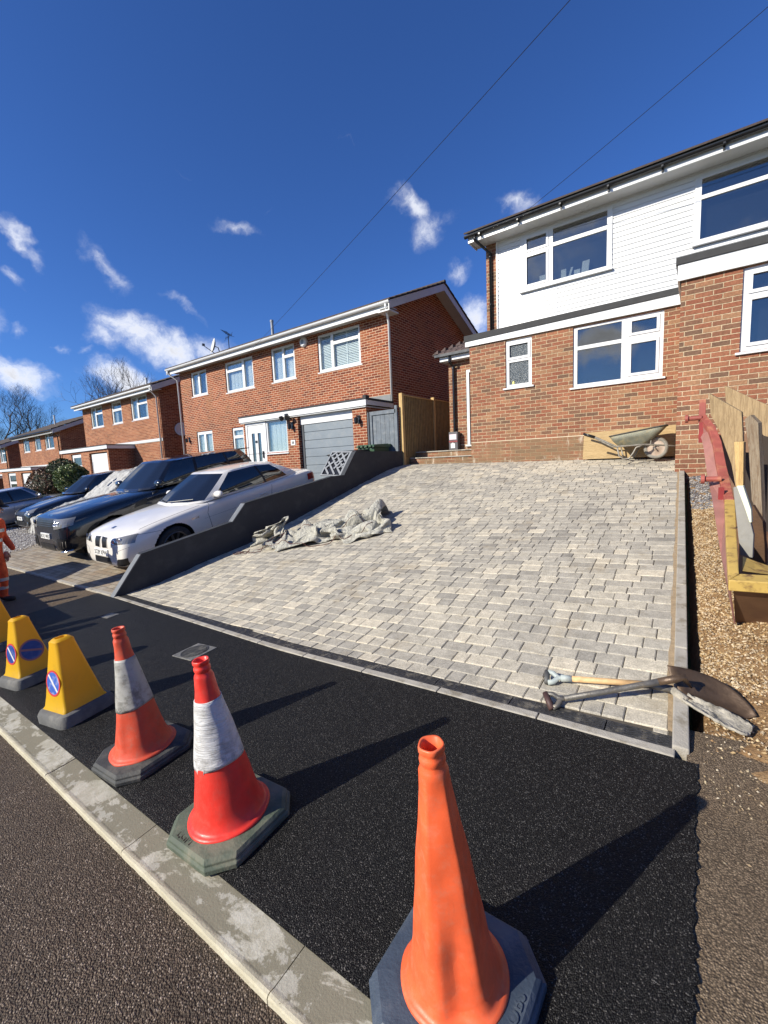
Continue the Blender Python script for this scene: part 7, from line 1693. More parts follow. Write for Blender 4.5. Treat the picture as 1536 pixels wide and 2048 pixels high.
# ---- crumpled grey cover over the windscreen and roof of the covered car
def carcover():
    m, t, b = newmat('grey_cover_fabric'); p = t.n('ShaderNodeTexCoord').outputs['Object']; f = t.noise(p, 5, 6, .6, .8)
    setv(t, b, Base_Color=t.mix(t.sstep(f, .35, .7), (.40, .39, .36), (.54, .53, .49)), Roughness=.75); bump(t, b, t.noise(p, 7, 6, .6, 1.5), .08, .9)
    def gh_h(x, y):
        # height of the car's upper surface
        ax = abs(x)
        hood = interp(y, [0, .4, 1.3], [.70, .83, .96]); z = hood-.05*(ax/.88)**2
        if y > 1.2:
            top = interp(y, [1.2, 2.1, 3.2, 3.7, 4.1], [.95, 1.48, 1.47, 1.38, 1.0]); z = max(z, top)
        return z
    rnd = random.Random(3); nx, ny = 60, 70; V = []; off = [rnd.uniform(0, 6) for _ in range(8)]
    for j in range(ny+1):
        y = -.05+4.0*max(0, j-12)/(ny-12)
        for i in range(nx+1):
            s = (i/nx-.5)*2; dr = 1.08+.05*sin(y*3+off[0])+.02*sin(y*11)
            arc = s*dr; half = .66
            ax = abs(arc)
            if ax < half: x = arc; z = gh_h(x, y)
            else:
                over = ax-half; k = interp(y, [1.0, 2.0, 3.6], [.25, 1.0, .9]); x = math.copysign(half+over*(.28 if k > .5 else .45), arc); z = gh_h(half, y)-over*(.95 if k > .5 else .6)
            fold = .022*sin(y*9+x*3+off[1])*sin(arc*11+off[2])+.018*sin(arc*23+y*7+off[3])+.012*sin(y*31+arc*9+off[4])
            z += .035+fold; x += math.copysign(.02+fold*.8, arc) if ax > .4 else 0
            yq = y-(.03*(1+sin(arc*14+j*.4)*.7) if j < 12 else 0)
            if j < 12: z -= .62*(12-j)/12*.6
            z = max(z, .30)
            V.append(Vector((x, yq+fold*.6, z)))
    b2 = MB(); b2.v = V; b2.f = [(j*(nx+1)+i, j*(nx+1)+i+1, (j+1)*(nx+1)+i+1, (j+1)*(nx+1)+i) for j in range(ny) for i in range(nx)]
    # the cover has ridden up off the near side glass towards the back
    b2.f = [f for f in b2.f if not ((V[f[0]].x > .60 and V[f[0]].z < 1.28+.03*sin(V[f[0]].y*13) and V[f[0]].y > 1.75+.5*(1.3-V[f[0]].z)+.05*sin(V[f[0]].z*40)))]
    b2.mi = [0]*len(b2.f); o = b2.xf(Tc).build('car_cover', m, None, smooth=True); o.modifiers.new('s', 'SOLIDIFY').thickness = .006; tag(o, 'crumpled light grey fabric cover pulled over the windscreen and roof of a dark car', 'car cover')
carcover()
# ---- works pick-up parked on the road just outside the left of the picture; its shadow falls across the footway
def truck():
    X1, X0 = -7.05, -15.2; Ya, Yb = -1.55, .40; t = thing('pickup_truck', 'white works pick-up truck with yellow drop sides parked on the road', 'truck', (-12, -.6, G(-12, -.6)-.03))
    def z(x): return G(x, -.5)-.03
    def sec(x, h0, h1, ya=Ya, yb=Yb): return [(x, ya, z(x)+h0), (x, yb, z(x)+h0), (x, yb, z(x)+h1), (x, ya, z(x)+h1)]
    wp = paint('works_white', (.6, .6, .58), .35); b = MB(); S = [sec(X1, .30, 1.0), sec(X1-.15, .22, 1.18), sec(X1-1.3, .22, 1.20), sec(-9.7, .22, 1.27), sec(-12.2, .22, 1.27), sec(-12.3, .3, 1.0), sec(-15.2, .35, 1.0)]
    for i in range(len(S)-1): b.hexa(S[i], S[i+1])
    b.build('body', wp, t, bevel=.03)
    b = MB(); b.hexa([(-9.8, Ya+.05, z(-10)+1.25), (-12.2, Ya+.05, z(-12.2)+1.25), (-12.2, Yb-.05, z(-12.2)+1.25), (-9.8, Yb-.05, z(-10)+1.25)], [(-11.1, Ya+.16, z(-11)+2.2), (-12.1, Ya+.16, z(-12)+2.2), (-12.1, Yb-.05, z(-12)+2.2), (-11.1, Yb-.05, z(-11)+2.2)]); b.build('cab', wp, t, bevel=.03)
    b = MB(); b.hexa([(-10.05, Ya+.15, z(-10)+1.2), (-10.15, Ya+.15, z(-10)+1.2), (-10.15, Yb-.15, z(-10)+1.2), (-10.05, Yb-.15, z(-10)+1.2)], [(-10.95, Ya+.22, z(-11)+1.85), (-11.05, Ya+.22, z(-11)+1.85), (-11.05, Yb-.2, z(-11)+1.85), (-10.95, Yb-.2, z(-11)+1.85)]); b.build('windscreen', M_cglass, t)
    b = MB(); b.box(-15.2, -12.35, Ya, Ya+.04, z(-14)+.95, z(-14)+1.4); b.box(-15.2, -12.35, Yb-.04, Yb, z(-14)+.95, z(-14)+1.4); b.box(-15.22, -15.18, Ya, Yb, z(-15)+.95, z(-15)+1.4); b.build('drop_sides', M_yel, t)
    for x in (-8.1, -13.9):
        for y in (Ya+.12, Yb-.12): b = MB(); b.lathe([(.2, -.12), (.34, -.12), (.36, -.09), (.36, .09), (.34, .12), (.2, .12)], (x, y, z(x)+.36), (0, 1, 0), 28, caps=(True, True)); b.build('wheel', M_tyre, t)
truck()
# ================================================================ CRUMPLED CANVAS on the driveway (shape frozen from a cloth simulation)
TARP = [[-145,5,3,2,0,3,0,-3,-7,-5,-4,1,1,1,2,-3,-2,3,4,-10,-7,-13,-9,-9,1,11,-3,5,6,8,4,5,4,6,6,6,6,-5,-4,6,8,9,17,24,27,20,12,7,4,5,8,6,7,7,6,1,7,7,6,5,4,4,4,4,3,3,2,2,3,4,6,6,7,8,6,9,14,11,15,14,8,2,5,7,6,5,5,5,5,-389,6,3,2,2,0,-1,-5,-6,1,0,-6,1,2,2,-1,-2,0,6,-8,-7,-12,-11,-5,-6,10,-1,4,6,8,8,5,3,7,4,7,6,-4,0,8,10,14,22,26,24,18,9,4,1,0,7,7,6,6,7,4,5,7,5,2,3,5,5,6,5,4,3,2,2,3,5,6,7,7,9,9,14,9,14,14,7,3,2,7,7,5,5,4,6,-390,6,1,2,3,-1,-2,-4,-5,1,3,-7,-2,2,2,1,-2,0,7,-7,-9,-8,-8,-8,-6,7,-1,3,7,8,8,4,7,6,5,8,5,-2,6,9,12,17,23,24,21,13,5,1,-3,9,8,7,6,6,2,6,6,4,0,3,3,5,7,6,6,5,5,3,2,3,4,6,6,4,8,13,13,9,11,10,9,6,4,5,6,7,5,4,3,-388,5,-1,3,5,1,-2,-2,-6,-3,0,-1,-7,2,2,1,-2,5,5,-7,-9,-8,-8,-4,-4,7,1,3,4,6,9,9,5,8,7,5,0,6,9,10,12,16,20,21,17,8,1,3,10,8,6,7,6,4,4,-2,3,4,4,1,4,5,6,8,7,5,5,6,3,4,4,4,3,6,9,12,11,8,8,8,10,8,7,3,7,7,6,4,-2,-385,4,1,5,1,5,1,-2,-3,-6,-2,-5,-5,-4,2,1,2,6,3,-5,-7,-6,-6,-4,0,10,0,2,6,8,9,3,8,1,6,6,7,7,8,10,9,15,18,19,13,7,4,8,7,7,7,6,5,5,4,1,-1,-3,2,7,5,5,4,8,6,7,7,6,6,5,4,4,5,6,7,11,7,7,8,7,12,11,5,7,4,5,6,6,-4,-385,1,3,6,1,2,5,2,-4,-7,-4,-5,-4,-6,-2,0,7,6,0,-4,-1,-3,-5,-4,-1,14,3,3,5,8,1,4,5,6,6,6,7,5,5,11,11,15,18,16,12,4,4,7,7,8,7,4,6,4,2,-1,-1,-1,8,5,4,5,5,7,7,7,9,7,7,5,5,5,5,6,7,8,7,7,5,10,12,12,10,5,2,7,4,1,-4,-382,-1,1,5,4,2,1,3,0,-6,-8,-3,-2,-10,-2,1,8,4,-1,-1,-6,1,-1,-3,-5,18,-3,6,6,8,3,5,5,6,6,4,2,8,10,12,12,18,18,17,7,0,3,2,7,7,6,5,5,1,0,0,4,4,7,4,3,5,7,7,7,8,8,7,8,6,6,4,5,6,7,8,7,7,7,9,11,12,9,8,5,2,1,-3,-4,-377,0,3,3,1,2,0,3,0,-3,-7,-6,0,-7,-7,-1,8,5,-1,-2,-3,-5,0,-3,0,17,1,4,5,6,7,5,0,6,6,6,10,8,12,13,16,19,21,5,-1,3,4,3,3,5,5,4,4,5,5,5,4,-1,4,5,4,5,7,7,7,7,8,9,7,7,6,6,5,5,6,7,7,7,7,7,9,9,9,8,5,2,2,-4,-5,-367,0,1,2,1,-2,3,0,0,-3,-5,-4,-3,-8,0,-5,7,5,-3,-3,-5,0,-2,1,1,20,1,3,4,6,8,6,2,3,5,8,10,11,13,13,19,23,10,-1,2,4,2,-2,6,4,4,3,4,5,5,5,6,0,5,5,5,6,7,7,6,7,8,8,8,8,7,6,6,6,5,6,7,5,8,6,7,4,8,10,-1,5,-2,-4,-3,-361,5,2,-1,2,0,-2,1,3,-5,-3,-5,-4,-3,-5,1,-2,5,-2,-4,-1,-1,1,1,3,22,1,3,3,5,6,8,5,3,3,7,12,9,14,14,21,20,3,4,3,1,2,1,3,3,1,3,4,4,5,6,5,7,2,7,5,6,6,6,7,7,7,8,10,9,9,8,7,7,1,4,4,7,7,5,4,5,9,7,-3,5,-4,-2,-2,-354,-2,4,2,0,2,-3,1,4,-4,-6,-4,-1,-4,-4,0,-1,-3,-1,-2,4,0,3,3,4,22,2,1,2,3,5,6,5,7,0,9,12,9,11,17,20,17,5,4,2,2,-3,6,3,0,4,5,4,2,5,5,6,2,7,6,4,4,4,6,7,7,9,9,10,12,10,11,9,7,4,-2,2,6,6,3,3,5,7,8,5,-6,0,-2,-2,-350,2,-1,-1,1,0,1,3,-1,-2,-4,-6,-4,0,-3,-3,-4,-3,0,4,5,6,5,2,2,23,0,-1,1,3,4,5,5,7,2,6,12,10,9,14,20,15,10,4,2,-2,2,4,4,0,1,5,5,6,2,5,7,2,7,4,4,5,4,3,8,7,10,10,10,9,11,12,10,9,4,2,-4,8,3,4,4,6,7,7,1,-7,1,1,-5,-345,-1,-4,-1,2,0,2,0,0,-1,-4,-5,-4,-1,-3,-4,-4,0,5,8,8,7,-3,4,3,15,3,2,3,1,4,4,5,2,8,8,9,9,2,14,20,14,11,4,0,4,1,6,3,-2,0,7,6,5,5,6,6,4,3,6,5,4,4,3,2,11,10,8,9,10,8,8,9,9,2,2,9,9,7,6,5,4,2,5,-3,-3,-1,0,3,-353,0,0,-5,0,-1,3,0,-1,2,-7,-5,-1,-4,-5,-4,4,6,9,8,5,4,-1,3,2,13,5,1,2,4,4,3,5,5,9,8,9,7,-11,15,19,14,11,5,-3,5,6,6,1,0,5,3,6,5,4,7,6,6,4,6,5,3,2,0,9,9,7,9,9,7,4,7,8,8,4,11,11,9,8,5,2,1,5,5,-4,-3,-2,1,2,-357,3,1,0,-6,0,-1,0,2,2,-4,-5,-5,2,-1,0,6,6,7,0,3,4,4,3,1,13,5,4,1,4,4,5,4,7,10,9,7,3,-14,10,19,14,9,4,-1,8,8,6,0,4,3,3,2,5,6,6,6,7,6,3,5,4,-2,2,10,8,11,9,6,5,6,3,7,7,11,11,11,10,8,5,-1,5,7,0,-4,-2,-2,0,0,-363,4,4,0,-1,-3,0,0,3,1,-2,-8,0,-3,13,5,1,3,3,3,0,3,5,3,2,11,5,0,5,4,5,2,6,8,9,10,6,-2,-15,14,17,14,4,5,6,7,8,6,3,4,3,2,2,3,5,5,6,6,3,6,5,3,-2,4,9,10,11,9,6,3,7,4,7,9,9,11,11,10,9,2,5,3,6,-2,0,-2,-1,-2,-2,-371,4,3,2,0,-1,2,2,2,0,-2,-8,-1,6,12,2,-1,5,4,4,4,-2,5,3,3,10,-1,5,3,6,2,5,6,7,9,5,4,-11,7,12,14,11,2,7,7,8,8,7,7,5,3,3,1,0,1,4,6,5,6,4,-1,3,4,7,7,9,10,8,5,6,6,7,8,9,10,9,9,11,9,6,5,3,4,4,3,-1,-2,-3,-3,-385,2,1,2,1,2,5,2,1,1,-1,-7,-1,8,10,1,3,5,6,0,0,1,5,1,0,13,-4,8,6,7,1,7,6,5,6,4,-7,8,10,11,11,7,2,7,8,8,8,7,8,6,4,3,2,1,1,1,1,-1,5,5,6,6,5,6,6,6,5,8,9,9,10,6,8,8,9,8,10,10,8,6,5,4,6,3,1,4,2,-2,-3,-397,-1,-1,1,2,5,8,2,1,1,-2,-6,1,7,9,4,5,4,2,1,-1,1,5,0,3,5,6,7,8,7,5,4,1,6,5,-3,7,9,9,10,8,1,8,8,8,7,7,7,7,5,4,3,-2,0,1,0,2,4,6,6,7,6,6,6,3,1,6,10,9,12,10,10,8,7,7,11,8,7,9,9,3,2,5,4,0,3,5,-1,-3,-402,-4,-2,-2,3,7,10,8,-2,-2,0,-5,6,9,3,7,5,1,2,1,0,2,1,2,0,9,9,7,6,2,6,2,6,5,5,-2,9,9,9,9,4,6,8,7,7,6,6,6,6,6,3,4,5,-4,5,0,2,3,5,6,7,6,7,6,-3,4,2,9,13,12,13,8,8,7,9,10,11,7,7,6,4,5,4,1,3,1,4,-4,1,-401,-4,-7,-3,2,7,9,11,-2,0,-4,7,3,6,8,4,4,1,-1,1,0,3,0,2,1,13,5,4,6,3,6,7,6,5,-1,5,8,8,8,8,5,6,8,7,6,6,6,6,6,6,6,5,3,-1,2,4,3,3,2,5,7,4,9,5,-5,2,4,9,12,12,15,11,5,7,8,10,11,9,7,6,5,4,5,1,-2,4,0,-3,-1,-396,-5,-3,-6,0,7,6,7,3,-1,5,6,9,3,2,4,2,2,0,1,1,-1,-1,1,3,12,5,6,6,8,8,5,5,1,2,7,9,6,8,6,8,8,8,6,5,5,6,5,7,6,6,4,0,6,3,4,3,3,2,4,6,4,5,6,-5,3,5,8,8,13,14,13,5,6,9,9,10,9,9,6,5,5,5,3,-2,-2,0,-3,8,-402,-2,-7,3,2,-1,4,5,3,2,7,4,7,3,1,5,3,2,-3,1,-1,-3,4,5,6,10,7,7,9,7,7,1,0,0,6,9,10,6,5,8,8,8,7,6,1,2,5,6,5,7,7,7,5,7,4,5,4,-2,5,5,1,6,5,1,3,4,4,7,5,10,13,13,5,7,8,10,9,9,9,7,4,6,6,1,-2,0,-5,5,8,-410,-1,-1,0,3,5,5,0,-3,5,5,5,3,5,4,6,4,-1,-3,-1,-1,5,4,6,4,14,5,7,8,8,2,6,1,-5,7,12,9,7,3,7,8,7,7,6,6,2,-2,3,5,7,9,9,9,7,6,5,0,5,3,-2,7,7,6,5,3,3,1,5,7,4,10,11,7,9,5,10,9,9,8,7,6,6,5,2,-3,4,-3,3,7,-425,-2,4,7,9,4,-6,-1,-2,5,3,6,5,8,8,5,3,-2,-1,0,6,5,6,5,2,14,5,1,8,8,6,5,4,-3,2,13,11,3,4,7,10,8,5,4,3,4,3,-3,5,7,9,10,10,9,6,5,5,1,-2,4,6,7,9,7,5,-1,3,4,5,2,9,9,9,7,4,9,9,8,8,7,7,5,5,2,-4,5,5,-1,6,-442,-1,4,10,15,12,-8,-5,0,1,2,6,9,10,6,7,5,-1,3,4,4,5,3,5,4,6,2,5,6,7,7,5,1,5,3,13,9,3,5,7,10,7,9,5,-1,4,-3,0,6,7,10,10,10,10,9,6,0,0,0,6,5,6,7,8,8,1,-4,5,7,4,7,6,9,7,8,6,9,7,7,6,6,6,4,4,-4,5,4,1,7,-450,-1,4,12,14,15,1,-9,-3,-1,8,5,6,11,8,9,3,4,7,4,3,3,1,-1,4,4,6,6,6,6,7,6,3,4,7,11,3,3,4,8,8,9,9,6,2,-3,-2,1,7,9,8,12,10,11,10,7,1,-2,-2,6,4,6,4,8,8,7,-2,4,7,6,6,3,7,6,8,8,8,8,6,3,7,5,5,3,-4,4,5,2,9,-453,3,7,10,12,12,6,-8,-4,0,6,7,9,7,9,10,5,5,4,3,-2,2,7,1,3,4,6,7,7,4,7,7,6,4,7,7,-2,2,4,6,8,8,9,9,2,2,-7,2,7,9,9,9,14,9,10,8,6,-1,-3,0,5,5,6,0,6,7,9,5,3,6,5,7,7,6,8,8,7,5,6,3,5,5,4,4,-4,5,10,1,7,-448,5,8,8,10,6,7,3,-2,0,2,8,8,9,7,8,6,4,-1,0,-1,1,8,3,6,5,7,8,8,6,1,6,8,6,5,3,7,-4,3,3,6,8,10,8,3,2,-4,2,4,7,9,13,9,14,9,7,6,6,-3,0,-1,6,7,3,1,6,7,5,6,5,6,6,6,7,7,8,8,5,1,6,4,5,4,3,8,-1,11,3,8,-444,4,8,7,3,5,5,2,4,4,6,8,6,7,6,5,4,1,0,-4,1,3,6,5,6,13,8,8,7,6,8,7,6,4,6,2,5,-1,2,-4,3,6,9,9,5,2,-4,5,4,4,10,10,11,12,14,8,6,3,3,-5,1,3,7,6,2,2,5,6,4,6,6,6,5,6,7,8,4,4,7,7,5,4,2,7,2,10,8,7,7,-448,6,8,4,3,6,2,2,3,5,7,6,6,6,5,5,3,0,-1,0,3,3,5,5,6,20,9,8,6,8,8,6,8,4,5,5,-1,2,0,-1,1,2,6,9,7,1,0,4,4,5,8,7,9,15,13,9,11,4,1,-4,2,3,5,5,3,2,5,4,6,2,6,6,5,5,6,7,8,3,8,5,5,4,6,7,8,8,6,5,4,-444,6,3,4,7,4,6,3,2,0,2,5,5,5,5,4,2,2,2,2,3,5,5,5,7,23,9,7,8,7,7,7,6,9,3,6,1,1,1,0,1,-1,5,7,3,2,4,5,0,7,8,11,6,16,14,13,8,5,-3,-3,4,4,7,5,4,-1,4,4,3,3,5,5,4,5,5,7,8,7,6,4,5,7,8,9,8,8,6,5,4,-449,7,-2,8,3,6,4,5,4,2,0,1,5,4,4,2,2,2,3,5,5,5,6,6,6,22,8,8,7,8,7,4,6,8,9,4,6,0,-3,2,2,0,2,5,5,-1,1,4,9,7,10,12,10,17,16,10,7,1,-3,-4,6,7,6,5,4,-3,2,4,4,1,5,3,4,6,7,7,5,6,5,8,9,8,9,10,8,7,5,4,2,-454,1,6,6,7,1,4,5,2,0,3,4,2,4,3,2,4,4,6,4,4,6,5,5,6,19,7,8,7,8,5,6,6,9,8,7,5,4,-1,1,2,0,1,3,1,3,5,4,7,11,12,12,15,15,12,8,4,1,-6,8,7,6,4,4,2,-2,-2,-6,6,5,4,2,4,7,8,9,7,5,6,12,8,11,9,8,6,4,4,4,5,-464,7,6,7,5,5,0,4,-1,3,2,1,2,4,3,2,9,4,6,5,4,6,4,6,5,16,7,7,8,7,7,6,7,9,7,6,5,5,3,3,-3,6,-4,1,4,4,3,6,11,13,14,12,12,11,9,7,4,3,6,5,7,8,4,2,-1,-8,-4,-3,-1,3,5,6,8,9,8,8,6,4,13,10,11,7,7,5,4,5,5,6,6,-464,6,8,1,6,3,4,0,2,1,-1,1,1,3,6,2,7,8,7,5,6,4,5,6,6,15,7,7,7,9,6,7,9,6,6,5,5,4,3,5,5,-2,-2,2,3,5,8,9,12,14,11,10,9,11,9,5,6,6,6,3,8,7,5,3,-2,-6,-9,-3,-2,-1,6,7,9,7,9,8,7,7,13,11,9,7,0,4,6,6,7,8,7,-460,4,1,4,2,3,3,4,-1,1,0,0,1,3,6,6,2,9,8,7,6,4,6,5,6,19,7,8,8,7,8,7,9,8,5,6,5,4,4,1,3,3,-1,3,2,6,9,13,11,8,5,11,15,13,11,0,6,1,5,4,-1,7,8,4,1,-1,-9,-4,-3,0,2,9,10,9,10,4,3,14,17,4,6,-2,3,4,6,7,8,9,9,-459,0,0,0,2,5,6,6,4,-2,-1,0,1,3,6,7,2,10,7,7,5,6,5,6,6,25,7,8,8,8,7,10,5,9,7,3,5,4,3,4,2,3,2,2,5,9,10,10,2,8,12,16,17,15,-2,-3,4,2,2,4,5,-4,2,5,5,3,-1,-4,-2,3,1,7,10,11,9,7,-2,12,12,4,-2,1,2,5,6,7,9,10,9,-465,0,-1,2,4,8,7,7,5,4,0,-2,0,2,5,7,5,8,6,7,6,5,6,7,5,32,8,7,7,8,8,5,9,5,4,6,4,3,5,5,4,3,4,5,4,8,11,3,8,12,16,16,16,5,-2,-3,2,1,1,2,4,4,-3,1,2,4,4,1,0,5,5,7,4,9,9,5,-1,7,7,2,-2,1,3,5,6,8,9,8,11,-470,1,4,5,5,4,10,5,6,3,6,0,0,2,2,5,9,3,8,6,5,6,6,7,5,40,6,8,9,8,6,4,1,5,6,5,5,4,6,4,5,5,6,4,8,5,9,8,11,14,14,14,12,2,-4,1,2,2,2,1,2,5,-1,-1,-1,3,4,5,6,3,-2,10,6,8,6,6,2,0,5,-3,-1,2,3,5,7,7,9,8,9,-459,-1,0,5,5,7,7,7,0,3,7,6,3,1,3,2,7,7,4,6,6,6,7,6,5,43,7,7,6,6,5,1,5,5,4,7,5,5,6,5,6,6,5,8,6,7,10,10,10,12,13,13,11,-2,2,3,2,3,3,3,3,2,0,0,2,-1,6,6,-1,-4,7,10,1,7,6,5,0,-1,5,1,-3,-1,3,6,6,7,8,8,8,-454,3,0,5,3,6,8,-3,1,3,5,8,8,5,3,2,4,7,5,6,7,6,6,7,6,38,4,6,5,5,6,6,5,5,6,5,7,6,7,6,7,2,8,8,7,9,8,10,8,10,12,12,10,6,4,2,4,4,4,4,3,4,0,-1,-2,4,2,-5,-1,4,10,5,8,1,0,0,-2,5,3,2,1,5,-4,6,5,5,7,8,7,-450,4,5,2,5,7,-4,-1,0,1,6,8,8,9,7,4,5,4,6,6,7,6,6,5,5,32,4,6,6,5,6,7,6,6,6,8,7,7,7,7,6,5,6,7,9,8,8,8,4,11,13,13,10,5,4,5,2,3,2,3,3,8,7,4,-1,0,-8,0,3,6,10,4,-8,-5,1,2,4,8,8,5,1,-5,0,3,5,5,7,7,7,-443,3,4,5,5,-3,-3,1,-4,1,5,10,10,9,8,7,4,6,6,6,7,5,5,5,5,25,6,7,6,6,6,7,6,8,7,9,7,8,7,7,6,7,6,9,7,6,7,7,6,7,13,13,9,5,5,6,-3,3,3,5,7,7,2,8,7,0,-6,3,3,2,8,-1,-7,-3,-1,3,6,8,9,2,-5,-2,-1,2,3,6,7,8,7,-436,2,3,4,-1,-2,2,-4,-3,0,5,10,11,11,8,8,5,7,6,6,4,4,6,5,6,23,6,7,6,6,6,7,7,8,8,8,8,8,8,7,7,7,7,9,10,6,5,7,6,-1,15,13,10,4,4,6,8,-6,3,5,6,6,3,5,9,8,-2,-2,0,3,4,5,-2,-3,-1,4,7,5,-2,3,-7,-5,-2,1,8,9,3,9,9],
